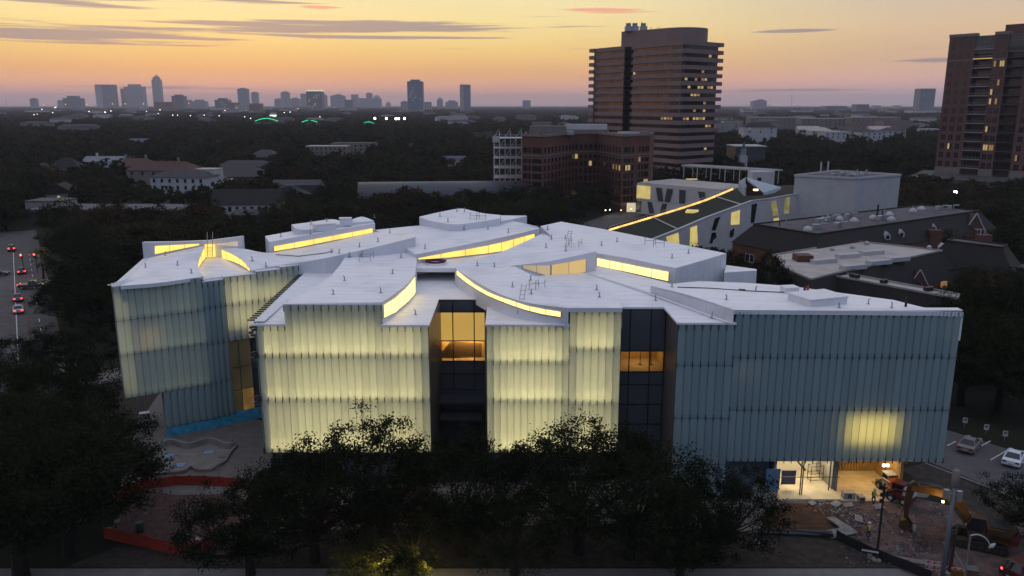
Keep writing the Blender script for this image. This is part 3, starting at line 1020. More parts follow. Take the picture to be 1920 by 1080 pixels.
def room(par, x0, x1, z0, z1, Y, depth, power, slab):
    R_ = ob('lit_room', None, par)
    q = MB(); q.base(x0 - .1, x1 + .1, Y + .13, Y + depth, z0 - .12, z0 + .02); q.build('room_floor', M_roomf, R_)
    q = MB(); q.base(x0 - .1, x1 + .1, Y + .13, Y + depth, z1, z1 + .1); q.build('room_ceiling', M_cav_white, R_)
    q = MB(); q.base(x0 - .1, x1 + .1, Y + depth, Y + depth + .1, z0, z1); q.build('room_wall', M_ochre, R_)
    for x in (x0 - .2, x1 + .1):
        q = MB(); q.base(x, x + .1, Y + .13, Y + depth, z0, z1); q.build('room_wall', M_ochre, R_)
    if slab:
        q = MB(); q.prism([(x0 + .3, Y + 1.2), (x0 + 1.5, Y + 1.0), (x1 - .7, Y + 1.5), (x1 - .9, Y + 1.8)], z0 + .02, [z0 + .5, z1 - .35, z1 - .7, z0 + .8]); q.build('ramp_wall', mat('ramp_brown', (.20, .12, .055), .7), R_)
        q = MB(); q.base(x0 + 1.0, x1 - .2, Y + .6, Y + .66, z0 + .25, z0 + .32); q.build('hand_rail', M_bronze, R_)
    else:
        for f in (.55, .8):
            q = MB(); q.tube([(lerp(x0, x1, f), Y + 2.4, z0), (lerp(x0, x1, f), Y + 2.4, z1)], .05, 6); q.lathe([(.3, z0 + .02), (.3, z0 + .06)], (lerp(x0, x1, f), Y + 2.4, 0), 10); q.build('stanchion', M_bronze, R_)
    area('room_lamp', ((x0 + x1) / 2, Y + depth * .55, z1 - .05), ((x1 - x0) * .8, depth * .5), (0, .001, -1), power, (1.0, .70, .32), par)
def window_wall(Y, cols, rows, paint, zt, name='window_wall', gap=None):
    par = ob(name, None, MUS)
    xs = [xat(c, 600, Y) for c in cols]
    zs = [PY(cols[0], r, Y).z for r in rows]
    zs[0] = zt
    bk = MB()
    if gap is None:
        bk.base(xs[0] - .4, xs[-1] + .4, Y + .12, Y + .6, 0, zt)
    else:
        bk.base(xs[0] - .4, xs[-1] + .4, Y + .12, Y + .6, 0, zs[gap + 1] - .02)
        bk.base(xs[0] - .4, xs[-1] + .4, Y + .12, Y + .6, zs[gap] + .02, zt)
    bk.build('backing', M_black, par)
    for i in range(len(xs) - 1):
        for j in range(len(zs) - 1):
            mb = MB()
            mb.base(xs[i] + .06, xs[i + 1] - .06, Y, Y + .06, zs[j + 1] + .06, zs[j] - .06)
            mb.build('pane', paint(i, j), par)
    fr = MB()
    for x in xs:
        fr.base(x - .06, x + .06, Y - .08, Y + .1, 0, zt - .01)
    for z in zs:
        for i in range(len(xs) - 1):
            fr.base(xs[i] + .061, xs[i + 1] - .061, Y - .05, Y + .09, max(.02, z - .06), z + .05)
    fr.build('mullion', M_black, par)
    return par, xs, zs
def paintBC(i, j):
    if j == 1:
        return G_shade
    if j == 2:
        return M_clear
    return M_glassdark
wBC, xsB, zsB = window_wall(90.0, (818, 849, 889, 913), (562, 585, 639, 677, 701, 730, 764, 783, 830), paintBC, 17.9, gap=2)
room(wBC, xsB[0], xsB[-1], zsB[3], zsB[2], 90.0, 2.15, 360, True)
def paintCD(i, j):
    if j == 1:
        return M_clear
    return M_glassdark
wCD, xsC, zsC = window_wall(82.4, (1164, 1182, 1221, 1248), (577, 658, 697, 721, 758, 795, 830, 870), paintCD, 18.95, gap=1)
room(wCD, xsC[0], xsC[-1], zsC[2], zsC[1], 82.4, 5.0, 95, False)
for pts in ([(B3 + .02, YB + .05), (B3 + .42, 90.5)], [(C0 - .05, YC + .05), (C0 - .35, 90.4)], [(C2 + .04, YC + .05), (C2 + .1, 82.9)], [(D0 - .06, YD + .1), (xsC[-1] + .06, 82.8)]):
    (x0, y0), (x1, y1) = pts
    par = ob('side_wall', None, MUS)
    zt = 18.9 if x0 > 8 else 17.6
    for i in range(4):
        a = Vector((x0, y0, 0)).lerp(Vector((x1, y1, 0)), i / 4 + .004)
        b = Vector((x0, y0, 0)).lerp(Vector((x1, y1, 0)), (i + 1) / 4 - .004)
        mb = MB()
        w_ = .12
        s_ = -1 if x0 in (B3 + .02, C2 + .04) else 1
        mb.prism([a, b, b + Vector((w_ * s_, 0, 0)), a + Vector((w_ * s_, 0, 0))], 0, zt)
        mb.build('metal_panel', M_bronze, par)
# canopy over the BC entrance, small flood lamps
cn = MB()
cn.base(xsB[0] + .3, xsB[-1] - .2, 87.2, 89.8, 6.2, 6.5)
cn.base(xsB[0] + .6, xsB[-1] - .6, 86.2, 89.0, 4.6, 4.9)
cn.build('entrance_canopy', M_dark, MUS)

# ------------------------------------------------------------------ ground, roads, air
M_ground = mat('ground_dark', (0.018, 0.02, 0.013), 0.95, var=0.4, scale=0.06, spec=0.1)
M_asph = mat('asphalt', (0.075, 0.072, 0.074), 0.8, var=0.18, scale=0.5, spec=0.25, bump=0.04)
M_asph_d = mat('asphalt_dark', (0.06, 0.057, 0.058), 0.8, var=0.2, scale=0.4)
M_pave = mat('paving_grey', (0.14, 0.124, 0.113), 0.85, var=0.12, scale=0.8)
M_pave_l = mat('paving_light', (0.16, 0.147, 0.138), 0.85, var=0.1, scale=0.8)
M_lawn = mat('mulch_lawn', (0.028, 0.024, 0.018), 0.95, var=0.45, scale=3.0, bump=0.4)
M_dirt = mat('brown_dirt', (0.036, 0.028, 0.022), 0.95, var=0.35, scale=1.2, bump=0.5)
M_reddirt = mat('red_dirt', (0.075, 0.032, 0.017), 0.95, col2=(0.026, 0.015, 0.011), scale=0.9, bump=0.6, stretch=(0.45, 1.3, 1))
M_rubgr = mat('rubble_ground', (0.125, 0.082, 0.072), 0.95, col2=(0.045, 0.036, 0.038), scale=0.7, bump=0.6, detail=8)
M_paint = mat('white_paint', (0.55, 0.55, 0.55), 0.7, var=0.2, scale=2)
M_brickpave = mat('brown_paving', (0.075, 0.042, 0.035), 0.9, var=0.2, scale=1.5)

def sheet(name, pts, z, m, lbl=None):
    mb = MB()
    mb.add([(p[0], p[1], z) for p in pts], [tuple(range(len(pts)))])
    me = mb.mesh(name, m)
    if me.polygons[0].normal.z < 0:
        me.flip_normals()
    return ob(name, me, None, kind='structure')
def psheet(name, px, z, m):
    return sheet(name, [P(a, b, 0) for a, b in px], z, m)
gm = MB()
xs_ = [-16000, -4000, -800, -200, 200, 800, 4000, 16000]
ys_ = [-300, 60, 300, 1200, 5000, 24000]
gm.add([(x, y, 0) for y in ys_ for x in xs_], [(j * 8 + i, j * 8 + i + 1, (j + 1) * 8 + i + 1, (j + 1) * 8 + i) for j in range(5) for i in range(7)])
gm.build('ground', M_ground, kind='structure')

# haze: one closed box of thin air round everything
hz = MB()
hz.base(-16500, 16500, -400, 24500, -1.0, 300)
m = bpy.data.materials.new('haze')
m.use_nodes = True
m.node_tree.nodes.clear()
t = NT(m.node_tree)
pv = t.n('ShaderNodeVolumePrincipled')
pv.inputs['Color'].default_value = (0.93, 0.88, 0.95, 1)
pv.inputs['Density'].default_value = 6.4e-5
pv.inputs['Anisotropy'].default_value = 0.0
ou = t.n('ShaderNodeOutputMaterial')
t.link(pv.outputs[0], ou.inputs['Volume'])
if 1:
    hz.build('haze', m, kind='stuff')

# roads on the left
def strip_road(name, a, b, w, z, m, ext=(0, 0)):
    a, b = Vector((a[0], a[1], 0)), Vector((b[0], b[1], 0))
    d = (b - a).normalized()
    n = Vector((-d.y, d.x, 0))
    a, b = a - d * ext[0], b + d * ext[1]
    return sheet(name, [a + n * w / 2, a - n * w / 2, b - n * w / 2, b + n * w / 2], z, m), a, b, d, n
RA, RB = P(34, 640), P(24, 440)
_, ra, rb, rd, rn = strip_road('road', RA, RB, 13, .008, M_asph_d, (60, 8))
CA, CB = P(-60, 534), P(200, 528)
_, ca, cb, cd, cn = strip_road('cross_street', CA, CB, 12, .012, M_asph, (120, 30))
_, sa, sb, sd, sn = strip_road('street_behind', P(1050, 446), P(1190, 397), 12, .008, M_asph, (30, 60))
_, fa, fb, fd, fn = strip_road('road_front', (-90, 57), (90, 57), 7.5, .008, M_asph_d)
sheet('sidewalk', [(-60, 61), (70, 61), (70, 63.4), (-60, 63.4)], .016, M_pave_l)
# lane lines and stop line
for off in (-3.6, 0.1, 3.6):
    q = MB()
    for k in range(40):
        if off != 0.1 and k % 2:
            continue
        c = ra + rd * (k * 4 + 2) + rn * off
        if 40 < (c - ra).length < 75 and False:
            continue
        q.box((c.x, c.y, .018), (2.6 if off != .1 else 4.1, .14, .004), math.atan2(rd.y, rd.x))
    q.build('lane_marking', M_paint, kind='structure')
# walkway, plaza, planting on the left
psheet('path', [(150, 726), (160, 706), (228, 688), (236, 712)], .010, M_pave_l)
psheet('lawn', [(130, 790), (165, 728), (236, 714), (300, 738), (262, 790), (235, 860), (150, 900)], .006, M_lawn)
psheet('plaza', [(300, 736), (262, 790), (232, 870), (226, 912), (330, 928), (500, 925), (520, 800), (440, 770), (430, 740)], .014, M_pave)
q = MB()
for px0, py0, px1, py1 in ((260, 800, 470, 800), (250, 830, 300, 826), (446, 835, 500, 834), (300, 770, 262, 860), (340, 905, 350, 880), (405, 905, 420, 870)):
    a, b = P(px0, py0), P(px1, py1)
    d = b - a
    c = (a + b) / 2
    q.box((c.x, c.y, .019), (d.length, .05, .004), math.atan2(d.y, d.x))
q.build('paving_joint', M_dark, kind='structure')
psheet('excavated_ground', [(195, 1008), (250, 930), (320, 915), (440, 915), (470, 960), (420, 1030), (330, 1036)], .010, M_brickpave)
psheet('dirt', [(120, 1064), (250, 1015), (480, 1000), (800, 985), (1200, 985), (1440, 1000), (1580, 1015), (1680, 1064)], .006, M_dirt)
psheet('site_ground', [(430, 925), (800, 905), (1250, 900), (1460, 940), (1460, 1000), (1100, 985), (800, 985), (480, 1000)], .008, M_pave)
# construction ground on the right
psheet('red_earth', [(1440, 950), (1540, 940), (1590, 960), (1620, 1005), (1560, 1008), (1440, 1000), (1425, 975)], .022, M_reddirt)
psheet('rubble_ground', [(1455, 944), (1530, 932), (1700, 928), (1920, 985), (1920, 1110), (1720, 1085), (1570, 1010), (1540, 960)], .018, M_rubgr)
psheet('slab_apron', [(1460, 943), (1460, 928), (1700, 918), (1720, 934), (1560, 945)], .026, mat('apron', (.19, .14, .115), .85, var=.15, scale=.8))
psheet('earth_bank', [(1690, 880), (1735, 868), (1860, 925), (1920, 955), (1920, 990), (1790, 950)], .022, M_dirt)
psheet('parking_lot', [(1700, 866), (1775, 806), (1960, 865), (1960, 960), (1880, 922), (1745, 868)], .026, mat('parking_asphalt', (.085, .08, .083), .85, var=.1, scale=.6))
q = MB()
for px0, py0, px1, py1 in ((1776, 836, 1792, 828), (1817, 849, 1857, 827), (1857, 863, 1893, 842), (1900, 878, 1935, 858)):
    a, b = P(px0, py0), P(px1, py1)
    d = b - a
    c = (a + b) / 2
    q.box((c.x, c.y, .032), (d.length, .14, .004), math.atan2(d.y, d.x))
q.build('parking_line', M_paint, kind='structure')
psheet('path_slab', [(1697, 912), (1712, 900), (1748, 922), (1738, 934), (1700, 930)], .034, M_pave_l)
kb = MB()
kb.tube([P(1735, 868.5), P(1880, 924), P(1960, 960)], .12, 4)
kb.build('kerb', M_conc, kind='structure')
kb = MB()
for s_ in (-1, 1):
    a, b = ra + rn * 7.6 * s_, ra + rd * 42 + rn * 7.6 * s_
    c = (a + b) / 2
    kb.box((c.x, c.y, .07), ((b - a).length, .2, .14), math.atan2(rd.y, rd.x))
kb.build('road_kerb', M_conc, kind='structure')
a, b = ra + rn * 11 + rd * 8, ra + rn * 11 + rd * 46
strip_road('sidewalk_left', a, b, 6, .010, mat('brick_walk', (.11, .07, .065), .9, var=.2, scale=1))
EXCL = []           # ground circles kept free of trees
def keep(x, y, r):
    EXCL.append((x, y, r))

# ------------------------------------------------------------------ buildings round about
M_granite = mat('pink_granite', (0.19, 0.13, 0.122), 0.6, var=0.06, scale=0.3, spec=0.3)
M_brick = mat('red_brick', (0.105, 0.046, 0.034), 0.85, var=0.16, scale=1.5)
M_brickr = mat('red_brick_tower', (0.115, 0.062, 0.055), 0.85, var=0.08, scale=0.4)
M_stone = mat('pale_stone', (0.17, 0.148, 0.135), 0.85, var=0.1, scale=0.6)
M_win = mat('window_dark', (0.012, 0.014, 0.018), 0.12, spec=0.5)
M_winsheen = mat('window_pink_sheen', (0.20, 0.075, 0.04), 0.25, spec=0.4, var=0.35, scale=0.12)  # pink light caught by the upper panes is put into the glass colour
M_winbrown = mat('window_brown', (0.032, 0.018, 0.018), 0.2, spec=0.4, var=0.3, scale=0.1)
M_white = mat('white_concrete', (0.44, 0.42, 0.425), 0.8, var=0.06, scale=0.3)
M_whiteb = mat('white_stucco', (0.38, 0.375, 0.385), 0.8, var=0.06, scale=0.4)
M_roofgrey = mat('grey_roof', (0.075, 0.067, 0.075), 0.85, var=0.25, scale=0.25)
M_rooftan = mat('tan_roof', (0.38, 0.34, 0.31), 0.9, var=0.12, scale=0.3)
M_slate = mat('slate_roof', (0.014, 0.0125, 0.0115), 0.8, var=0.25, scale=2.0, bump=0.2)
M_shingle = mat('shingle_roof', (0.055, 0.05, 0.052), 0.9, var=0.2, scale=1.5)
M_rtile = mat('red_tile_roof', (0.085, 0.042, 0.035), 0.9, var=0.2, scale=1.5)
M_green = mat('green_roof', (0.009, 0.013, 0.006), 0.95, var=0.4, scale=0.8, bump=0.3)
M_vault = mat('vault_metal', (0.060, 0.062, 0.075), 0.45, metal=0.0, var=0.05, scale=0.2)
M_greyglass = mat('grey_glass', (0.055, 0.06, 0.065), 0.3, spec=0.4)
G_win = glow('window_lit', (1.0, 0.70, 0.25), 0.42, base=(.1, .1, .1))
G_wino = glow('window_orange', (1.0, 0.48, 0.12), 0.26, base=(.1, .1, .1))
G_winw = glow('window_white', (1.0, 0.85, 0.55), 0.6, base=(.1, .1, .1))
G_room = glow('room_yellow', (0.95, 0.74, 0.22), 0.55, var=0.15, scale=.3, base=(.15, .15, .12))

_wmesh = {}
def win_mesh(w, h, m, fm):
    k = (round(w, 2), round(h, 2), m.name, fm.name if fm else '')
    if k not in _wmesh:
        mb = MB()
        mb.base(-w / 2, w / 2, -.05, .02, 0, h)
        if fm:
            mb.cur = 1
            t_ = .09
            mb.base(-w / 2 - t_, -w / 2, -.10, .02, 0, h)
            mb.base(w / 2, w / 2 + t_, -.10, .02, 0, h)
            mb.base(-w / 2 - t_, w / 2 + t_, -.10, .02, h, h + t_)
            mb.base(-w / 2 - .16, w / 2 + .16, -.16, .02, -.15, 0)
        _wmesh[k] = mb.mesh('window', [m, fm] if fm else m)
    return _wmesh[k]
def windows_on(par, a, b, zs, cols, w, h, pick=None, fm=M_stone, name='window'):
    """windows on the wall from a to b (left to right seen from outside)"""
    a, b = Vector((a[0], a[1], 0)), Vector((b[0], b[1], 0))
    d = (b - a)
    ang = math.atan2(d.y, d.x)
    for zi, z in enumerate(zs):
        for ci, f in enumerate(cols):
            m = (pick(zi, ci) if pick else None) or M_win
            c = a + d * f
            ob(name, win_mesh(w, h, m, fm), par, (c.x, c.y, z), ang)
def seg_normal(a, b):
    d = Vector((b[0] - a[0], b[1] - a[1], 0)).normalized()
    return Vector((d.y, -d.x, 0))

# ---- office tower of pink granite with continuous window bands
def office_tower():
    T = thing('office_tower', 'tall pink granite office tower with horizontal window bands and a rounded penthouse', 'building')
    L, Cn, Rr, R2, L2 = Vector((46.5, 476, 0)), Vector((85.2, 412, 0)), Vector((107, 430, 0)), Vector((99, 470, 0)), Vector((64, 500, 0))
    u = Cn - L
    nL = seg_normal(L, Cn)
    S0, S1 = L + u * .37, L + u * .47
    dp = 5.0
    e0 = Cn - (Cn - L).normalized() * 1.8
    e1 = Cn + (Rr - Cn).normalized() * 1.8
    foot = [L, S0, S0 - nL * dp, S1 - nL * dp, S1, e0, e1, Rr, R2, L2]
    ctr = Vector((78, 455, 0))
    inner = [p + (ctr - p).normalized() * 1.1 for p in foot]
    for i in (2, 3):
        inner[i] = foot[i] - nL * .8
    NF, FH, z_top = 18, 3.9, 71.0
    core = MB()
    core.prism(inner, 0, z_top - .6)
    core.build('core', M_win, T)
    rr = random.Random(3)
    for k in range(NF):
        z1 = z_top - k * FH
        mb = MB()
        mb.prism(foot, z1 - 2.05, z1)
        mb.build('spandrel', M_granite, T)
        # balcony ends
        for p, dr in ((L, (L - Cn).normalized()), (Rr, (Rr - Cn).normalized())):
            if k < 12:
                c = p + dr * 1.6 + (ctr - p).normalized() * 1.5
                mb = MB()
                mb.box((c.x, c.y, z1 - 1.0), (4.6, 3.4, 1.95), math.atan2(dr.y, dr.x))
                mb.build('balcony', M_granite, T)
        if k == NF - 1:
            continue
        zt, zb = z1 - 2.1, z1 - FH + .02
        for a, b, nn in ((L, S0, 11), (S1, e0, 16), (e1, Rr, 10)):
            n_ = seg_normal(a, b)
            mb = MB()
            d = b - a
            for i in range(nn):
                q0, q1 = a + d * ((i + .04) / nn) - n_ * .55, a + d * ((i + .96) / nn) - n_ * .55
                mb.prism([q0, q1, q1 - n_ * .1, q0 - n_ * .1], zb, zt)
            pinkish = k < 8 and a is not e1
            mb.build('window_strip', M_winsheen if (pinkish or (k < 11 and rr.random() < .5 and a is not e1)) else (M_winbrown if a is not e1 else M_win), T)
            # lit panes
            lit = {(9, 1): [10, 11, 12, 13, 14], (9, 2): [0, 1, 3, 4, 5, 6], (10, 2): [7, 8], (4, 2): [0, 3, 5, 6], (3, 1): [0], (5, 2): [1, 4, 5, 7, 8], (13, 2): [7], (7, 2): [6], (8, 2): [3, 6], (12, 0): [8], (6, 2): [2, 3, 4], (3, 2): [5], (1, 2): [7]}.get((k, 0 if a is L else 1 if a is S1 else 2), [])
            for i in lit:
                q0, q1 = a + d * ((i + .12) / nn) - n_ * .5, a + d * ((i + .88) / nn) - n_ * .5
                mb = MB()
                mb.prism([q0, q1, q1 - n_ * .04, q0 - n_ * .04], zb + .25 + .2 * rr.random(), zt - .2)
                mb.build('lit_window', rr.choice([G_win, G_wino, G_wino, G_win]), T)
    # penthouse: long volume with a round end
    pc = [Vector((66, 462, 0)), Vector((62, 470, 0)), Vector((70, 486, 0)), Vector((92, 474, 0))]
    arc = []
    c0, r0 = Vector((92, 452, 0)), 13.5
    for i in range(13):
        an = rad(-135 + i * 15)
        arc.append(c0 + Vector((math.cos(an), math.sin(an), 0)) * r0)
    mb = MB()
    mb.prism([Vector((61, 466, 0))] + arc + [Vector((70, 488, 0))], 70.5, 79.5)
    mb.build('penthouse', M_granite, T)
    for i, px in enumerate((1178, 1190, 1206)):
        c = PY(px, 60, 462)
        mb = MB()
        mb.base(c.x - 1.9, c.x + 1.9, 460, 464, 79.4, 82.0)
        mb.lathe([(1.3, 82.0), (1.5, 83.6)], (c.x, 462, 0), 10)
        mb.build('cooling_unit', M_galv, T)
    for px, py, lean in ((1172, 45, 3), (1186, 43, -5), (1200, 40, 2), (1233, 51, 0), (1220, 53, 0), (1237, 54, 0)):
        c = PY(px, 62, 461)
        mb = MB()
        mb.tube([(c.x, 461, 79.4), (c.x + lean * .2, 461, 81.5), (c.x + lean * .45, 461, zat(c, py))], .14, 5)
        mb.build('mast', M_black, T)
    for px, py in ((1201, 213), (1264, 237), (1213, 173)):
        pass
    # podium
    mb = MB()
    mb.prism([Vector((60, 405, 0)), Vector((112, 395, 0)), Vector((125, 450, 0)), Vector((70, 470, 0))], 0, 6.5)
    mb.build('podium', M_granite, T)
    keep(80, 450, 42)
office_tower()

# ---- brick residential tower at the right edge
def residential_tower():
    T = thing('apartment_tower', 'tall brick apartment tower with balcony bays at the right edge of the view', 'building')
    a, b = Vector((219, 418, 0)), Vector((251, 375, 0))
    n_ = seg_normal(a, b)
    d = (b - a).normalized()
    W = (b - a).length
    ang = math.atan2(d.y, d.x)
    foot = [a, b, b - n_ * 24, a - n_ * 24]
    H = 72.0
    # body with vertical piers and recessed balcony bays
    bays = [(.235, .40), (.52, .665)]
    segs = [(0, .235), (.40, .52), (.665, 1.0)]
    mb = MB()
    mb.prism([a - n_ * 3, b - n_ * 3, b - n_ * 24, a - n_ * 24], 0, H)
    mb.build('rear_body', M_brickr, T)
    for f0, f1 in segs:
        mb = MB()
        mb.prism([a + d * W * f0, a + d * W * f1, a + d * W * f1 - n_ * 2.99, a + d * W * f0 - n_ * 2.99], 9.0, H + .5)
        mb.build('wall_bay', M_brickr, T)
        mb = MB()
        mb.prism([a + d * W * f0 + n_ * .15, a + d * W * f1 + n_ * .15, a + d * W * f1 - n_ * 2.9, a + d * W * f0 - n_ * 2.9], 0, 8.9)
        mb.build('stone_base', M_stone, T)
        mb = MB()
        mb.prism([a + d * (W * f0 - .2) + n_ * .3, a + d * (W * f1 + .2) + n_ * .3, a + d * (W * f1 + .2) - n_ * 3, a + d * (W * f0 - .2) - n_ * 3], H + .51, H + 2.0)
        mb.prism([a + d * W * f0 + n_ * .12, a + d * W * f1 + n_ * .12, a + d * W * f1 - n_ * .02, a + d * W * f0 - n_ * .02], H - 11.0, H - 10.4)
        mb.build('cornice', M_stone, T, kind='stuff')
    NFl, FH = 14, 4.42
    rr = random.Random(5)
    zs = [9.2 + i * FH for i in range(NFl)]
    lit = {(2, 1): G_win, (1, 5): G_wino, (8, 3): G_win, (11, 3): G_wino, (4, 3): G_win, (2, 3): G_win}
    for i, z in enumerate(zs):
        cols = [.035, .085, .125, .165, .205]
        cols = [.045, .115, .185]
        for ci, f in enumerate(cols + [.435, .485, .715, .79, .86, .93]):
            c = a + d * W * f
            m = M_win
            if (i, ci) in lit:
                m = lit[(i, ci)]
            elif ci in (3, 4) and i in (1, 2, 5, 7, 8, 9, 11, 13) and rr.random() < .5:
                m = rr.choice([G_wino, G_win, M_win])
            hh = 2.7 if i < NFl - 1 else 5.0
            ob('window', win_mesh(.85, hh, m, None), T, (c.x - d.x * .55, c.y - d.y * .55, z), ang)
            ob('window', win_mesh(.85, hh, M_win if rr.random() < .8 else m, None), T, (c.x + d.x * .55, c.y + d.y * .55, z), ang)
        for bi, (f0, f1) in enumerate(bays):
            mb = MB()
            p0, p1 = a + d * (W * f0 + .02), a + d * (W * f1 - .02)
            mb.prism([p0 + n_ * .4, p1 + n_ * .4, p1 - n_ * 2.9, p0 - n_ * 2.9], z - .55, z - .25)
            for k in range(7):
                q = p0.lerp(p1, (k + .5) / 7) + n_ * .3
                mb.box((q.x, q.y, z + .25), (.07, .07, 1.0), ang)
            q = (p0 + p1) / 2 + n_ * .3
            mb.box((q.x, q.y, z + .78), ((p1 - p0).length, .08, .08), ang)
            mb.build('balcony', M_galv if bi == 0 else M_dark, T)
            mb = MB()
            for k in range(5):
                q = p0.lerp(p1, (k + .5) / 5) - n_ * 2.92
                mb.box((q.x, q.y, z + 1.3), ((p1 - p0).length / 5 - .2, .1, 2.9), ang)
            mb.build('balcony_door', rr.choice([M_win, M_win, M_winbrown] + ([G_wino] if (bi == 1 and i in (6, 7)) else [])), T)
    # lit beam under the upper left bay
    p0, p1 = a + d * W * bays[0][0] + n_ * .45, a + d * W * bays[0][1] + n_ * .45
    c = (p0 + p1) / 2
    mb = MB()
    mb.box((c.x, c.y, H - 10.2), ((p1 - p0).length, .15, .5), ang)
    mb.build('light_strip', G_win, T)
    # white gridded top windows
    for f0, f1 in bays:
        mb = MB()
        p0, p1 = a + d * W * f0 - n_ * .6, a + d * W * f1 - n_ * .6
        c = (p0 + p1) / 2
        mb.box((c.x, c.y, H - 3.6), ((p1 - p0).length, .1, 8.4), ang)
        mb.build('top_glazing', M_greyglass, T)
        mb = MB()
        for k in range(5):
            q = p0.lerp(p1, k / 4) + n_ * .1
            mb.box((q.x, q.y, H - 3.6), (.22, .12, 8.4), ang)
        for zz in (H - 7.6, H - 4.9, H - 2.2, H + .4):
            q = c + n_ * .12
            mb.box((q.x, q.y, zz), ((p1 - p0).length, .12, .22), ang)
        mb.build('top_mullion', M_stone, T)
    c = a + d * W * .55 - n_ * 12
    mb = MB()
    mb.box((c.x, c.y, H + 3), (14, 10, 5), ang)
    mb.build('penthouse', M_brickr, T)
    # garage podium in front
    Pd = thing('parking_podium', 'low grey parking podium with white floodlights below the brick apartment tower', 'parking garage')
    mb = MB()
    mb.prism([P(1700, 352), P(1960, 372), P(1960, 345), P(1730, 338)], 0, 5.5)
    mb.build('wall', M_asph_d, Pd)
    for px, py in ((1786, 360), (1862, 350)):
        q = P(px, py + 34)
        keep(q.x, q.y - 6, 9)
        q.z = zat(q, py)
        mb = MB()
        mb.tube([(q.x, q.y, 0), (q.x, q.y, q.z)], .08, 5)
        mb.build('lamp_post', M_black, Pd)
        mb = MB()
        mb.box((q.x, q.y - .4, q.z), (1.0, .5, .8))
        mb.build('flood_lamp', glow('flood_white', (.9, .95, 1), 14), Pd)
        point('flood_light', (q.x, q.y - 1.0, q.z - .4), 500, (.85, .93, 1), .3, Pd)
    keep(232, 395, 55)
    keep(215, 370, 30)
residential_tower()

# ---- brick hotel with three wings
def hotel():
    T = thing('brick_hotel', 'nine storey red brick apartment hotel with projecting wings and rooftop plant', 'building')
    pt = lambda px, Y: Vector((xat(px, 300, Y), Y, 0))
    A, B, C, D, E, F_ = pt(979, 305), pt(1018, 299), pt(1076, 328), pt(1120, 330), pt(1166, 303), pt(1218, 314)
    G, H = pt(1225, 350), pt(985, 352)
    zt = 28.5
    mb = MB()
    mb.prism([A, B, C, D, E, F_, G, H], 0, zt)
    mb.build('wall', M_brick, T)
    fr = MB()
    for a, b in ((A, B), (B, C), (C, D), (D, E), (E, F_)):
        n_ = seg_normal(a, b)
        for z, h, o in ((21.2, .35, .14), (zt - .1, .9, .35), (2.6, .8, .14), (20.3, .2, .1)):
            fr.prism([a + n_ * o, b + n_ * o, b - n_ * .05, a - n_ * .05], z, z + h)
    fr.build('cornice', M_stone, T, kind='stuff')
    zs = [3.9 + i * 2.95 for i in range(6)] + [22.4]
    rr = random.Random(9)
    lit = {('CD', 5, 0): G_win, ('CD', 4, 3): G_win, ('EF', 4, 1): G_win, ('EF', 4, 2): G_win, ('DE', 4, 7): G_win, ('DE', 4, 5): G_wino, ('DE', 4, 6): G_wino, ('CD', 0, 0): G_win, ('EF', 2, 6): G_win, ('EF', 5, 4): G_wino, ('EF', 2, 7): G_win}
    for nm, a, b, cols in (('AB', A, B, [.12, .2, .36, .56, .66, .78, .88]), ('BC', B, C, [.06 + i * .113 for i in range(9)]), ('CD', C, D, [.1, .3, .5, .7, .9]), ('DE', D, E, [.08 + i * .12 for i in range(8)]), ('EF', E, F_, [.1, .16, .26, .38, .62, .74, .84, .92])):
        L_ = (b - a).length
        windows_on(T, a, b, zs, cols, 1.15 if nm != 'BC' else 1.6, 1.95, lambda zi, ci, nm=nm: lit.get((nm, zi, ci)), None)
    mb = MB()
    for px, Y, w, dd, h in ((1028, 315, 7, 7, 3.4), ):
        mb.base(xat(px, 250, Y) - w, xat(px, 250, Y) + w, Y, Y + dd, zt, zt + h)
    mb.build('roof_pavilion', M_stone, T)
    for px, py0, py1, Y, w, m in ((1016, 229, 250, 322, 3.8, M_stone), (1040, 246, 256, 318, 1.6, M_white), (1057, 246, 256, 320, 4.0, M_galv), (1098, 243, 260, 333, 9.5, M_stone), (1100, 233, 242, 336, 8.5, M_white), (1180, 250, 260, 320, 4, M_white), (1200, 252, 260, 322, 3.5, M_stone)):
        c = PY(px, py0, Y)
        mb = MB()
        mb.base(c.x - w, c.x + w, Y, Y + 5, zt - .2, max(zt + 1, c.z))
        mb.build('roof_plant', m, T)
    c = PY(1013, 247, 318)
    mb = MB()
    mb.lathe([(5.5, zt), (5.0, zt + 1.2), (.5, zt + 3.2)], (c.x, 320, 0), 4)
    mb.build('roof_hip', M_rtile, T)
    # lit ground floor corner
    q = P(1178, 394)
    mb = MB()
    mb.base(q.x - 1.6, q.x + 1.6, 302, 303.2, .3, 3.6)
    mb.build('lit_entrance', G_winw, T)
    keep(55, 325, 40)
    keep(20, 330, 30)
hotel()

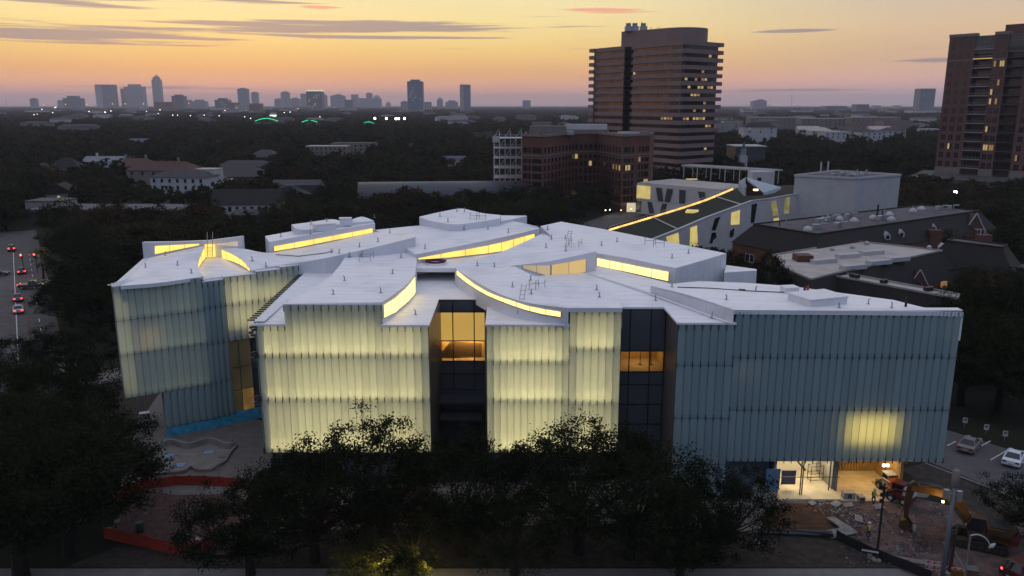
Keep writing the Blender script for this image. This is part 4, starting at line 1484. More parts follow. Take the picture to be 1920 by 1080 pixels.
# ---- white open stair and scaffold frame beside the hotel
def frame_tower():
    T = thing('car_park', 'open white steel parking structure with diagonal braces left of the brick hotel', 'car park')
    x0, x1, Y0, Y1 = xat(926, 300, 330), xat(978, 300, 330), 330.0, 342.0
    zt = 27.5
    mb = MB()
    n = 6
    for i in range(n):
        x = lerp(x0, x1, i / (n - 1))
        for Y in (Y0, Y1):
            mb.base(x - .14, x + .14, Y - .14, Y + .14, 0, zt + (1.5 if i % 2 else 0))
    mb.build('column', M_white, T, kind='stuff')
    for k in range(7):
        z = 2.5 + k * 4.0
        mb = MB()
        mb.base(x0 - .3, x1 + .3, Y0 - .35, Y1 + .35, z, z + .24)
        mb.build('deck', M_white, T)
        mb = MB()
        for i in range(n - 1):
            xa, xb = lerp(x0, x1, i / (n - 1)), lerp(x0, x1, (i + 1) / (n - 1))
            if (i + k) % 2 == 0:
                mb.tube([(xa, Y0 - .1, z + .4), (xb, Y0 - .1, z + 4)], .1, 4)
            mb.tube([(xa, Y0 - .2, z + 1.5), (xb, Y0 - .2, z + 1.5)], .06, 4)
        mb.build('brace', M_white, T)
    mb = MB()
    mb.base(x0 - .5, x0 + 2.2, Y0 - .45, Y0 - .3, zt - 2.5, zt)
    mb.build('end_panel', M_white, T)
    keep((x0 + x1) / 2, 335, 16)
frame_tower()

# ---- barrel-vaulted hall
def vault():
    T = thing('vaulted_hall', 'long low building with a dull grey barrel vault roof behind the museum', 'building')
    A, B = Vector((xat(672, 370, 292), 292, 0)), Vector((xat(1004, 360, 299), 299, 0))
    d = (B - A).normalized()
    n = Vector((-d.y, d.x, 0))
    r, zs = 8.0, 4.4
    mb = MB()
    mb.prism([A, B, B + n * 2 * r, A + n * 2 * r], 0, zs)
    mb.build('wall', M_conc, T)
    mb = MB()
    vs = []
    N = 14
    for p in (A - d * .4, B + d * .4):
        for i in range(N + 1):
            an = math.pi * i / N
            vs.append(p + n * (r - r * 1.04 * math.cos(an)) + Vector((0, 0, zs + r * .92 * math.sin(an))))
    fs = [(i, N + 1 + i, N + 2 + i, i + 1) for i in range(N)] + [tuple(range(N + 1)), tuple(range(2 * N + 1, N, -1))]
    mb.add(vs, fs)
    mb.build('vault_roof', M_vault, T, smooth=True)
    mb = MB()
    for i in range(20):
        p = A.lerp(B, (i + .5) / 20) - n * .06
        if 12 < i < 17:
            mb.box((p.x, p.y, 2.6), (2.2, .1, 1.8), math.atan2(d.y, d.x))
    mb.build('window', G_wino, T)
    for i in range(14):
        keep(*(A.lerp(B, i / 13) + n * r)[:2], 11)
vault()

# ---- art school with the sloped planted roof
def school():
    T = thing('art_school', 'white concrete art school with a sloping planted roof and slanted window openings', 'building')
    # long front facade, roof edge rises from the low end to the high end
    tops = [PY(px, py, Y) for px, py, Y in ((1205, 456, 198), (1272, 430, 206), (1326, 407, 213), (1411, 376, 224), (1442, 372.5, 228), (1540, 355, 240))]
    a, b, c, d, e = tops[0], tops[1], tops[3], tops[4], tops[5]
    mb = MB()
    vs = [(p.x, p.y, p.z) for p in tops] + [(p.x, p.y, 0) for p in tops]
    back = [Vector((p.x - 4, p.y + 6, p.z)) for p in tops]
    n = len(tops)
    for i in range(n - 1):
        p, q = tops[i], tops[i + 1]
        nn = seg_normal(p, q)
        mb.prism([Vector((p.x, p.y, 0)), Vector((q.x, q.y, 0)), Vector((q.x, q.y, 0)) - nn * .8, Vector((p.x, p.y, 0)) - nn * .8], 0, [p.z, q.z, q.z, p.z])
    mb.build('front_wall', M_white, T)
    ed = MB()
    ed.tube([p + Vector((0, -.1, 0)) for p in tops], .14, 4)
    ed.build('roof_edge', M_white, T)
    # planted slope between the front wall and the lit stair line
    f, g, h = P(1142, 433, .3), P(1300, 385, 9.3), P(1374, 356, 13.4)
    mb = MB()
    tl = catmull([f, g, h], 12)
    bl = []
    for i in range(13):
        k = i / 12 * 3
        j = min(int(k), 2)
        bl.append(tops[j].lerp(tops[j + 1], k - j) + Vector((0, .3, -.15)))
    mb.add(tl + bl, [(i, i + 1, 13 + i + 1, 13 + i) for i in range(12)])
    mb.build('planted_slope', M_green, T)
    mb = MB()
    sl = [h, Vector(c) + Vector((0, .3, -.15)), Vector(d) + Vector((0, .3, -.15)), Vector(e) + Vector((0, .3, -.2)), P(1500, 346, 15.0), P(1385, 352, 14.0)]
    mb.add(sl, [tuple(range(6))])
    mb.build('planted_terrace', mat('roof_garden', (.022, .02, .013), .95, var=.4, scale=.7), T)
    # lit balustrade line up the slope
    st = MB()
    st.tube([p + Vector((0, 0, .25)) for p in catmull([f, g, h], 24)], .38, 5)
    st.build('stair_light', glow('stair_glow', (1.0, .60, .13), 1.3, var=.35, scale=.5, base=(.2, .2, .2)), T)
    rl = MB()
    cl = catmull([f, g, h], 60)
    for p in cl:
        rl.tube([p, p + Vector((0, .3, 1.3))], .05, 4)
    rl.tube([p + Vector((0, .3, 1.3)) for p in cl], .06, 4)
    rl.build('handrail', M_galv, T, kind='stuff')
    # cross lines and skylight in the planted slope
    for (x0, y0), (x1, y1), z0, z1 in (((1195, 419, ), (1272, 425)), ((1200, 421), (1272, 425))) if False else []:
        pass
    ln = MB()
    u0, u1 = tl[3].lerp(bl[3], .02), tl[3].lerp(bl[4], .98)
    ln.tube([u0 + Vector((0, 0, .12)), u1 + Vector((0, 0, .12))], .2, 4)
    u0, u1 = tl[9].lerp(bl[9], .02), tl[9].lerp(bl[11], .98)
    ln.tube([u0 + Vector((0, 0, .12)), u1 + Vector((0, 0, .12))], .2, 4)
    ln.build('drain_kerb', M_white, T)
    c0 = tl[6].lerp(bl[6], .42)
    sk = MB()
    sk.box((c0.x, c0.y, c0.z + .25), (4.0, 5.0, .5), -.3)
    sk.build('slope_skylight', G_room, T)
    # windows in the front wall (slanted)
    def pane(px, m, name='slant_window'):
        pts = []
        for x, y in px:
            # on the wall segment seen at that column
            for p, q in zip(tops[:-1], tops[1:]):
                k0, k1 = p.x / (p.y * CS - (p.z - CAMH) * SN), q.x / (q.y * CS - (q.z - CAMH) * SN)
                cx0, cx1 = 960 + F * k0, 960 + F * k1
                if cx0 - 2 <= x <= cx1 + 2:
                    # intersect the pixel ray with the vertical plane p-q
                    rx, ry, rz = ray(x, y)
                    nn = seg_normal(p, q)
                    k = (nn.x * p.x + nn.y * p.y) / (nn.x * rx + nn.y * ry)
                    pts.append(Vector((rx * k, ry * k, CAMH + rz * k)) + nn * .06)
                    break
        if len(pts) >= 3:
            q = MB()
            nn = Vector((0, .05, 0))
            m_ = len(pts)
            q.add(pts + [p + nn for p in pts], [tuple(range(m_))] + [(i, m_ + i, m_ + (i + 1) % m_, (i + 1) % m_) for i in range(m_)])
            q.build(name, m, T)
    Z6 = lambda l: [(1180 + x / 5.333, 280 + y / 5.333) for x, y in l]
    pane(Z6([(367, 875), (490, 832), (500, 955), (385, 960)]), G_room)
    pane(Z6([(608, 785), (675, 760), (685, 965), (603, 968)]), G_room)
    pane(Z6([(855, 690), (910, 672), (862, 808), (820, 812)]), M_win)
    pane(Z6([(822, 836), (862, 828), (872, 880), (840, 905), (828, 940), (800, 942)]), M_win)
    pane(Z6([(1018, 635), (1105, 605), (1100, 750), (1012, 756)]), G_room)
    pane(Z6([(1222, 552), (1278, 540), (1248, 732), (1212, 738)]), M_win)
    pane(Z6([(1415, 525), (1465, 510), (1490, 660), (1435, 668)]), glow('room_olive', (.8, .62, .15), .28, var=.3, scale=.5, base=(.1, .1, .08)))
    pane(Z6([(1555, 490), (1605, 475), (1595, 640), (1545, 645)]), glow('room_olive2', (.8, .7, .15), .22, var=.3, scale=.5, base=(.1, .1, .08)))
    pane(Z6([(1700, 455), (1740, 448), (1720, 615), (1680, 620)]), M_greyglass)
    pane(Z6([(1845, 445), (1910, 430), (1870, 585), (1828, 590)]), M_win)
    pane(Z6([(1440, 693), (1495, 682), (1495, 720), (1442, 726)]), G_room)
    pane(Z6([(1005, 815), (1050, 785), (1040, 870), (1000, 885)]), M_winbrown)
    # string course
    # left wing facing the street, two slanted storeys
    wl = [P(1194, 343, 12.0), P(1350, 357, 12.0)]
    A, B = Vector((wl[0].x, wl[0].y, 0)), Vector((wl[1].x, wl[1].y, 0))
    n_ = seg_normal(A, B)
    W = MB()
    W.prism([A, B, B - n_ * 22, A - n_ * 22], 6.0, 11.9)
    W.build('wing_upper', M_white, T)
    W = MB()
    W.prism([A + n_ * .2 + (B - A).normalized() * .6, B + n_ * .2, B - n_ * 20, A - n_ * 20 + (B - A).normalized() * .6], 1.0, 5.9)
    W.build('wing_lower', M_white, T)
    W = MB()
    W.prism([A - n_ * .3 + (B - A).normalized() * .3, B - n_ * .3, B - n_ * 21.6, A - n_ * 21.6 + (B - A).normalized() * .3], 11.91, 12.25)
    W.build('wing_roof', M_rooftan, T)
    L_ = (B - A).length
    def wq(pts, m):
        q = MB()
        v = [A + (B - A) * f + n_ * .26 + Vector((0, 0, z)) for f, z in pts]
        q.add(v, [tuple(range(len(v)))])
        q.build('slant_window', m, T)
    wq([(.01, 6.6), (.185, 6.6), (.185, 11.2), (.01, 11.2)], G_room)
    for f, k in ((.29, .03), (.43, -.03), (.58, 0), (.80, .04)):
        wq([(f - .035 + k, 6.3), (f + .03 + k, 6.3), (f + .035, 11.0), (f - .04, 11.0)], M_greyglass)
    for f, k in ((.05, -.02), (.18, .03), (.37, -.03)):
        wq([(f - .03 + k, 1.4), (f + .04 + k, 1.4), (f + .03, 5.6), (f - .03, 5.6)], M_greyglass)
    # roof pergola
    pg = MB()
    p0, p1 = P(1278, 309.5, 17.2), P(1452, 320, 17.2)
    dv = (p1 - p0).normalized()
    nv = Vector((-dv.y, dv.x, 0))
    Lp = (p1 - p0).length
    for i in range(44):
        c = p0 + dv * (Lp * (i + .5) / 44) + nv * 3
        pg.box((c.x, c.y, 17.2), (.25, 7.0, .28), math.atan2(dv.y, dv.x))
    for o in (0, 6.4):
        c = (p0 + p1) / 2 + nv * o
        pg.box((c.x, c.y, 16.9), (Lp, .3, .35), math.atan2(dv.y, dv.x))
    pg.build('pergola_beam', M_white, T, kind='stuff')
    for i in range(7):
        for o in (0, 6.4):
            c = p0 + dv * (Lp * (.03 + i * .155)) + nv * o
            q = MB()
            q.tube([(c.x, c.y, 12.2), (c.x, c.y, 16.8)], .16, 6)
            q.build('pergola_post', M_white, T)
    c = P(1434, 345, 13.0)
    q = MB()
    q.base(c.x - 3.6, c.x + 4.2, c.y + 3, c.y + 9, 12.2, 17.0)
    q.build('roof_house', M_white, T)
    q = MB()
    q.base(c.x - 1.8, c.x - .4, c.y + 2.9, c.y + 3.05, 12.3, 15.0)
    q.build('roof_door', M_winbrown, T)
    # glass pyramid skylight with white cheek
    k0 = P(1398, 370, 13.2)
    y_ = k0.y
    bx_ = lambda px, py, Y: PY(px, py, Y)
    v = [bx_(1385, 340, y_ + 1), bx_(1398, 332.5, y_ + 3), bx_(1398, 370, y_), bx_(1384, 356, y_ + 1)]
    q = MB()
    q.add(v, [(0, 1, 2, 3)])
    q.build('skylight_cheek', M_white, T)
    q = MB()
    q.add([v[1], bx_(1465, 351, y_ + 6), bx_(1431, 361, y_), ], [(0, 1, 2)])
    q.add([bx_(1431, 361, y_), bx_(1465, 351, y_ + 6), bx_(1464, 355, y_ + 5.5), bx_(1435, 371.5, y_)], [(0, 1, 2, 3)])
    q.build('skylight_wedge', mat('zinc_pale', (.36, .42, .47), .45), T)
    q = MB()
    q.add([bx_(1399.5, 338, y_ - .1), bx_(1430, 362, y_ - .1), bx_(1427, 371, y_ - .1), bx_(1399.5, 369, y_ - .1)], [(0, 1, 2, 3)])
    q.build('skylight_glass', M_winbrown, T)
    q = MB()
    u = bx_(1417, 356, y_ - .3)
    q.base(u.x - .7, u.x + .7, u.y - .05, u.y + .05, u.z - .25, u.z + .25)
    q.build('skylight_lamp', glow('lamp_warm', (1, .75, .3), 4), T)
    q = MB()
    u = P(1297, 337, 12.3)
    q.box((u.x, u.y, 12.5), (4, 2.5, .25))
    q.build('roof_light', G_room, T)
    # low rear court house on the left
    for px in (1330, 1410, 1480):
        pp = P(px, 400, 8)
        keep(pp.x, pp.y, 26)
    for px, py in ((1230, 462), (1262, 455), (1300, 440), (1340, 420), (1235, 480), (1300, 470), (1350, 455), (1180, 430), (1190, 410), (1240, 405), (1210, 440), (1300, 410), (1240, 375), (1320, 350), (1160, 440), (1400, 370)):
        pp = P(px, py, 3)
        keep(pp.x, pp.y, 20)
school()

# ---- plain white block with roof plant
def white_block():
    T = thing('white_block', 'plain windowless white block with ducts on its flat roof behind the art school', 'building')
    a, b, c, d = P(1490, 331, 19.5), P(1605, 336.5, 19.5), P(1688.5, 330, 19.5), P(1566, 322, 19.5)
    mb = MB()
    mb.prism([a, b, c, d], 0, 19.5)
    mb.build('wall', M_whiteb, T)
    rm = MB()
    cc = (a + b + c + d) / 4
    rm.prism([p + (cc - p).normalized() * 1.2 for p in (a, b, c, d)], 19.51, 19.7)
    rm.build('roof', M_roofgrey, T)
    rr = random.Random(4)
    pr = MB()
    for p, q in ((a, b), (b, c), (c, d), (d, a)):
        m_ = (p + q) / 2
        dv = q - p
        pr.box((m_.x, m_.y, 19.8), (dv.length, .5, .6), math.atan2(dv.y, dv.x))
    pr.build('parapet', M_whiteb, T)
    for i in range(22):
        u, v = .4 + .4 * rr.random(), .15 + .5 * rr.random()
        p = a.lerp(b, u).lerp(d.lerp(c, u), v)
        q = MB()
        if i % 3:
            q.tube([(p.x, p.y, 19.6), (p.x, p.y, 20.6 + rr.random() * 1.2)], .18, 5)
        else:
            q.box((p.x, p.y, 20.1), (1.6, 1.2, .9), rr.random())
        q.build('roof_vent', M_galv, T)
    for f in (.62, .8):
        p = a.lerp(d, f)
        q = MB()
        q.tube([(p.x, p.y, 19.6), (p.x, p.y, 23.0)], .25, 6)
        q.build('stack_pipe', M_whiteb, T)
    keep(cc.x, cc.y, 26)
    keep(a.x + 12, a.y, 18)
white_block()

# ---- brick school ranges with dark mansards
def mansard(name, label, roofpx, eave, zt, ze, out, rm, wm=M_brick, lip=.5):
    """flat topped building: roof polygon in the picture at height zt, dark sloping skirts to ze, brick below"""
    T = thing(name, label, 'building')
    top = [P(x, y, zt) for x, y in roofpx]
    ar = sum(top[i].x * top[(i + 1) % len(top)].y - top[(i + 1) % len(top)].x * top[i].y for i in range(len(top)))
    if ar < 0:
        top = top[::-1]
    n = len(top)
    ev = []
    for i in range(n):
        d0 = (top[i] - top[i - 1]).normalized()
        d1 = (top[(i + 1) % n] - top[i]).normalized()
        n0, n1 = Vector((d0.y, -d0.x, 0)), Vector((d1.y, -d1.x, 0))
        m_ = (n0 + n1)
        m_ = m_.normalized() * (out / max(.35, m_.normalized().dot(n0)))
        ev.append(Vector((top[i].x + m_.x, top[i].y + m_.y, ze)))
    mb = MB()
    mb.add(top, [tuple(range(n))])
    mb.build('flat_roof', rm, T)
    mb = MB()
    for i in range(n):
        j = (i + 1) % n
        mb.add([ev[i], ev[j], top[j], top[i]], [(0, 1, 2, 3)])
    mb.build('mansard', M_slate, T)
    cc = sum(top, Vector()) / n
    wl = [Vector((p.x, p.y, 0)) + (Vector((cc.x, cc.y, 0)) - Vector((p.x, p.y, 0))).normalized() * lip for p in ev]
    mb = MB()
    mb.prism(wl, 0, ze - .05)
    mb.build('wall', wm, T)
    mb = MB()
    for i in range(n):
        p, q = top[i], top[(i + 1) % n]
        m_ = (p + q) / 2
        dv = q - p
        mb.box((m_.x, m_.y, zt + .12), (dv.length, .3, .3), math.atan2(dv.y, dv.x))
    mb.build('roof_edge', M_conc if rm is M_rooftan else M_slate, T)
    return T, top, ev, wl
T1, top1, ev1, wl1 = mansard('brick_range', 'long brick range with a dark mansard and a grey flat roof full of vents', [(1413, 421), (1532, 440), (1836, 396), (1731, 385)], None, 13.5, 9.2, 3.4, M_roofgrey)
rr = random.Random(11)
for i in range(34):
    u, v = rr.random(), .15 + .7 * rr.random()
    A_, B_ = P(1440, 421, 13.5).lerp(P(1738, 387, 13.5), u), P(1540, 436, 13.5).lerp(P(1825, 396, 13.5), u)
    p = A_.lerp(B_, v)
    q = MB()
    k = i % 4
    if k == 0:
        q.lathe([(1.0, 13.5), (1.0, 13.8), (.75, 14.2), (.2, 14.5)], (p.x, p.y, 0), 10)
        q.build('roof_dome', M_whiteb, T1)
    elif k == 1:
        q.box((p.x, p.y, 14.0), (1.6, 1.0, 1.0), rr.random())
        q.tube([(p.x + 1, p.y, 13.6), (p.x + 1, p.y, 14.6), (p.x + 2.4, p.y, 14.6)], .2, 5)
        q.build('roof_unit', M_galv, T1)
    else:
        q.tube([(p.x, p.y, 13.5), (p.x, p.y, 14.3 + rr.random() * .6)], .14, 5)
        q.build('roof_pipe', rr.choice([M_galv, M_black]), T1)
q = MB()
p = P(1644, 411, 13.5)
q.tube([(p.x, p.y, 13.5), (p.x, p.y, 17.0)], .22, 6)
q.build('flue', M_black, T1)
# dormers, brick windows, half-timbered gable
def dormer(T, p, s=1.0):
    q = MB()
    x, y, z = p
    q.add([(x - .75 * s, y, z), (x + .75 * s, y, z), (x + .75 * s, y, z + 1.1 * s), (x, y, z + 2.0 * s), (x - .75 * s, y, z + 1.1 * s),
           (x - .75 * s, y + 2.4 * s, z), (x + .75 * s, y + 2.4 * s, z), (x + .75 * s, y + 2.4 * s, z + 1.1 * s), (x, y + 2.4 * s, z + 2.0 * s), (x - .75 * s, y + 2.4 * s, z + 1.1 * s)],
          [(0, 1, 2, 3, 4), (1, 6, 7, 2), (0, 4, 9, 5), (2, 7, 8, 3), (3, 8, 9, 4)])
    d = q.build('dormer', M_whiteb, T)
    w = MB()
    w.base(x - .4 * s, x + .4 * s, y - .05, y - .01, z + .25 * s, z + 1.1 * s)
    w.build('dormer_window', M_win, d)
for px, py in ((1664, 450), (1690, 445), (1750, 434), (1770, 429), (1793, 425)):
    dormer(T1, P(px, py, 10.6), .9)
for px, py, m in ((1772, 446, G_win), (1776, 446, G_win), (1789, 443, G_win), (1712, 457, G_wino), (1725, 454, M_stone), (1738, 451, M_win)):
    p = P(px, py, 7.2)
    q = MB()
    q.base(p.x - .45, p.x + .45, p.y - .3, p.y - .1, 6.0, 8.2)
    q.build('window', m, T1)
p = P(1826, 442, 8.2)
q = MB()
q.add([(p.x - 3.2, p.y, 8), (p.x + 3.2, p.y, 8), (p.x, p.y, 13.6), (p.x - 3.2, p.y + 5, 8), (p.x + 3.2, p.y + 5, 8), (p.x, p.y + 5, 13.6)], [(0, 1, 2), (1, 4, 5, 2), (0, 2, 5, 3)])
q.build('gable', M_brick, T1)
q = MB()
for s_ in (-1, 1):
    q.tube([(p.x + 3.4 * s_, p.y - .1, 7.9), (p.x, p.y - .1, 13.8)], .16, 4)
for i in range(6):
    q.base(p.x - 2.4 + i * .95, p.x - 2.15 + i * .95, p.y - .12, p.y - .02, 8, 9.7)
q.base(p.x - 2.7, p.x + 2.7, p.y - .12, p.y - .02, 9.7, 9.95)
q.build('gable_timber', M_whiteb, T1)
# low end of the brick range: windows on its left end
a_, b_ = [w for w in (wl1[i] for i in range(4))][:2]
ends = sorted(wl1, key=lambda p: p.x)[:2]
ends.sort(key=lambda p: -p.y)
windows_on(T1, ends[0], ends[1], [5.6], [.2, .25, .5, .55, .78, .83], 1.2, 1.6, None, M_whiteb)
T2, top2, ev2, wl2 = mansard('tan_roof_hall', 'brick hall with a pale tan flat roof and five long skylights', [(1450, 479), (1606, 453), (1690, 462), (1766, 471), (1575, 511), (1520, 525), (1489, 512), (1466, 500)], None, 11.0, 6.0, 3.0, M_rooftan)
for px, py in ((1545, 490), (1590, 480), (1634, 474), (1600, 501), (1648, 492), (1682, 486)):
    p = P(px, py, 11.3)
    q = MB()
    q.box((p.x, p.y, 11.35), (5.2, 1.5, .8), .38)
    q.build('long_skylight', M_whiteb, T2)
for px, py in ((1533, 462), (1560, 470), (1598, 466), (1625, 459), (1742, 467)):
    p = P(px, py, 11.0)
    q = MB()
    q.lathe([(.5, 11), (.5, 11.5), (.2, 11.8)], (p.x, p.y, 0), 8)
    q.build('roof_vent', M_galv, T2)
q = MB()
p = P(1507, 540, 6.0)
q.base(p.x - 1.6, p.x + 1.4, p.y, p.y + 3, 0, 12.2)
q.build('chimney', M_brick, T2)
q = MB()
q.prism([P(1477, 515, 8), P(1512, 524, 8), P(1520, 500, 8), P(1482, 498, 8)], 0, 8.5)
q.build('brick_bay', M_brick, T2)
T3, top3, ev3, wl3 = mansard('narrow_range', 'narrow dark mansard wing with a thin pale flat top running to the right', [(1541, 514), (1560, 509), (1798, 553), (1795, 561)], None, 10.5, 5.5, 2.6, M_rooftan)
for px, py in ((1598, 519), (1606, 521), (1655, 531), (1660, 530), (1738, 545), (1745, 544)):
    p = P(px, py, 10.6)
    q = MB()
    q.box((p.x, p.y, 10.9), (.9, .7, .6), rr.random())
    q.build('roof_unit', M_black, T3)
T4, top4, ev4, wl4 = mansard('dormer_house', 'dark mansard house with white dormers and brick chimneys at the far right', [(1775, 452), (1790, 447), (1888, 460), (1880, 465)], None, 12.0, 7.5, 3.0, M_roofgrey)
for px, py in ((1773, 474), (1794, 478), (1824, 478)):
    dormer(T4, P(px, py, 8.6), .95)
for px, py in ((1815, 486), (1846, 470), (1754, 460)):
    p = P(px, py, 8)
    q = MB()
    q.base(p.x - 1.4, p.x + 1.4, p.y, p.y + 2, 0, 11.5)
    q.build('chimney', M_brick, T4)
q = MB()
p = P(1792, 491, 5)
q.base(p.x - .6, p.x + .6, p.y - .8, p.y - .6, 4, 6)
q.build('window', G_wino, T4)
T5, top5, ev5, wl5 = mansard('flat_annex', 'low annex with a pale grey flat roof behind the trees at the right edge', [(1822, 490), (1834, 482), (1980, 505), (1980, 516)], None, 8.0, 5.0, 1.5, M_roofgrey)
T6, top6, ev6, wl6 = mansard('courtyard_wing', 'dark courtyard wing with two small pointed gables and lit windows', [(1560, 530), (1570, 518), (1790, 490), (1800, 505)], None, 7.4, 4.0, 2.5, M_slate)
for px, py, s_ in ((1722, 536, 2.4), (1680, 536, 1.8)):
    p = P(px, py, 6.0)
    q = MB()
    q.add([(p.x - s_, p.y, 5), (p.x + s_, p.y, 5), (p.x, p.y, 5 + s_ * 1.7), (p.x - s_, p.y + 4, 5), (p.x + s_, p.y + 4, 5), (p.x, p.y + 4, 5 + s_ * 1.7)], [(0, 1, 2), (1, 4, 5, 2), (0, 2, 5, 3)])
    q.build('gable', M_brick, T6)
    q = MB()
    for e_ in (-1, 1):
        q.tube([(p.x + s_ * e_ * 1.05, p.y - .1, 4.9), (p.x, p.y - .1, 5.1 + s_ * 1.7)], .13, 4)
    q.build('gable_trim', M_whiteb, T6)
for i, (px, py) in enumerate(((1762, 531), (1766, 535), (1770, 534))):
    p = P(px, py, 5.0)
    q = MB()
    q.base(p.x - .4, p.x + .4, p.y - .4, p.y - .2, 4.3, 5.8)
    q.build('window', G_wino if i else G_winw, T6)
for px, py in ((1440, 440), (1500, 440), (1560, 440), (1620, 430), (1690, 420), (1760, 410), (1820, 410), (1480, 490), (1530, 480), (1580, 480), (1640, 480), (1700, 475), (1760, 470), (1560, 520), (1620, 535), (1690, 545), (1760, 555), (1660, 515), (1720, 510), (1790, 500), (1850, 465), (1880, 500), (1780, 520), (1750, 540)):
    pp = P(px, py, 9)
    keep(pp.x, pp.y, 13)

# ---- church steeple
def steeple():
    T = thing('church_steeple', 'slim white church steeple with a green spire rising from the trees', 'steeple')
    b = P(1393, 318, 0)
    Y = 430.0
    x = xat(1393, 300, Y)
    zb, z1, z2, z3 = PY(1393, 306, Y).z, PY(1393, 292, Y).z, PY(1393, 280, Y).z, PY(1393, 264, Y).z
    q = MB()
    q.base(x - 1.9, x + 1.9, Y - 1.9, Y + 1.9, 0, z1)
    q.build('tower_base', M_whiteb, T)
    q = MB()
    for i in range(8):
        an = math.pi * i / 4
        q.tube([(x + 1.25 * math.cos(an), Y + 1.25 * math.sin(an), z1), (x + 1.25 * math.cos(an), Y + 1.25 * math.sin(an), z2)], .22, 5)
    q.lathe([(1.6, z2 - .4), (1.6, z2)], (x, Y, 0), 8)
    q.lathe([(.7, z1), (.7, z2)], (x, Y, 0), 8)
    q.build('belfry', M_whiteb, T)
    q = MB()
    q.lathe([(1.35, z2), (.06, z3)], (x, Y, 0), 8)
    q.build('spire', mat('copper_green', (.06, .13, .12), .6), T)
    N_ = thing('church_hall', 'low church hall with a pale flat eave among the trees beside the steeple', 'building')
    q = MB()
    p0, p1 = PY(1380, 274, 470), PY(1436, 277, 470)
    q.base(p0.x, p1.x, 470, 490, 0, p0.z - .5)
    q.build('wall', M_dark, N_)
    q = MB()
    q.base(p0.x - .5, p1.x + .5, 469.4, 490.5, p0.z - .49, p0.z + .1)
    q.build('flat_roof', M_whiteb, N_)
    keep(x, Y - 6, 6)
steeple()

# ---- houses and flats
def house(label, px, py, w, d, h, rz=0.0, wall=M_whiteb, roof_m=M_shingle, rh=3.0, kind='hip', name='house', group=None, nwin=4, lit=0, chim=0, floors=1, clear=True):
    p = P(px, py, 0)
    T = thing(name, label, 'house' if name == 'house' else 'building', (p.x, p.y, 0), rz, group)
    q = MB()
    q.base(-w / 2, w / 2, 0, d, 0, h)
    q.build('wall', wall, T)
    o = .6
    a = [(-w / 2 - o, -o, h), (w / 2 + o, -o, h), (w / 2 + o, d + o, h), (-w / 2 - o, d + o, h)]
    q = MB()
    if kind == 'hip':
        i_ = min(w, d) / 2 * .9
        if w >= d:
            r = [(-w / 2 + i_, d / 2, h + rh), (w / 2 - i_, d / 2, h + rh)]
            q.add(a + r, [(0, 1, 5, 4), (2, 3, 4, 5), (1, 2, 5), (3, 0, 4), (3, 2, 1, 0)])
        else:
            r = [(0, i_, h + rh), (0, d - i_, h + rh)]
            q.add(a + r, [(0, 1, 4), (1, 2, 5, 4), (2, 3, 5), (3, 0, 4, 5), (3, 2, 1, 0)])
    elif kind == 'gable':
        r = [(-w / 2 - o, d / 2, h + rh), (w / 2 + o, d / 2, h + rh)]
        q.add(a + r, [(0, 1, 5, 4), (2, 3, 4, 5), (1, 2, 5), (3, 0, 4), (3, 2, 1, 0)])
    elif kind == 'front':
        r = [(0, -o, h + rh), (0, d + o, h + rh)]
        q.add(a + r, [(0, 4, 5, 3), (1, 2, 5, 4), (0, 1, 4), (2, 3, 5), (3, 2, 1, 0)])
    else:
        q.base(-w / 2 - .1, w / 2 + .1, -.1, d + .1, h + .001, h + .5)
    q.build('roof', roof_m, T)
    for fl in range(floors):
        for i in range(nwin):
            x = -w / 2 + w * (i + .5) / nwin
            m_ = (G_wino if i % 2 else G_win) if i < lit and fl == 0 else M_win
            ob('window', win_mesh(1.1, 1.5, m_, M_stone), T, (x, -.01, h - 2.3 - fl * 3.0), 0)
    for i in range(chim):
        q = MB()
        q.base(-w * .3 + i * w * .5, -w * .3 + i * w * .5 + 1, d * .45, d * .45 + 1, h, h + rh + 2)
        q.build('chimney', wall if wall is not M_whiteb else M_stone, T)
    keep(p.x, p.y + d / 2, max(w, d) * .55)
    dv = Vector((p.x, p.y, 0)).normalized()
    for k_ in range(1, 5):
        if not clear:
            break
        if p.y < 520:
            keep(p.x - dv.x * k_ * p.y * .03, p.y - dv.y * k_ * p.y * .03, w * .42)
        else:
            keep(p.x - dv.x * k_ * p.y * .04, p.y - dv.y * k_ * p.y * .04, w * .5)
    return T
house('large white two storey house with arched windows and a grey roof', 335, 366, 26, 14, 8, -.12, M_whiteb, M_shingle, 3.2, nwin=7, floors=2)
house('plain white cube wing at the right end of the large white house', 386, 362, 9.5, 9, 10.5, -.12, M_whiteb, M_rooftan, 0, 'flat', nwin=1)
house('cream house with a dark red tile roof and white chimneys', 300, 350, 34, 14, 8, -.1, M_stone, M_rtile, 4.2, nwin=6, chim=2, floors=1)
house('smaller red tile roofed villa with two tall chimneys on the left', 250, 336, 22, 14, 7, 0, M_stone, M_rtile, 4.0, nwin=3, chim=2)
house('house with pale blue-grey sheet roof and a small white cupola', 200, 318, 30, 14, 5, 0, M_white, mat('sheet_roof', (.17, .175, .2), .7), 3.0, 'gable', nwin=3, chim=1)
house('dark slate roofed house with a round window half hidden by trees', 120, 335, 16, 12, 6, .1, M_stone, M_slate, 5, nwin=2)
house('small house with a steep pale gable at the left edge of the view', 78, 345, 8, 10, 6, .25, M_stone, M_slate, 4.5, 'front', nwin=1)
house('low house with one orange lamp lit beside its dark gable', 112, 384, 12, 10, 4.5, .2, M_conc, M_slate, 4.0, 'front', nwin=1, lit=1)
house('long flat grey roofed building with a pale roof edge left of the museum', 195, 424, 52, 17, 5.0, -.03, M_dark, mat('slate_grey_flat', (.08, .08, .092), .8, var=.2, scale=.4), 0, 'flat', name='flat_roofed_building', nwin=0, clear=False)
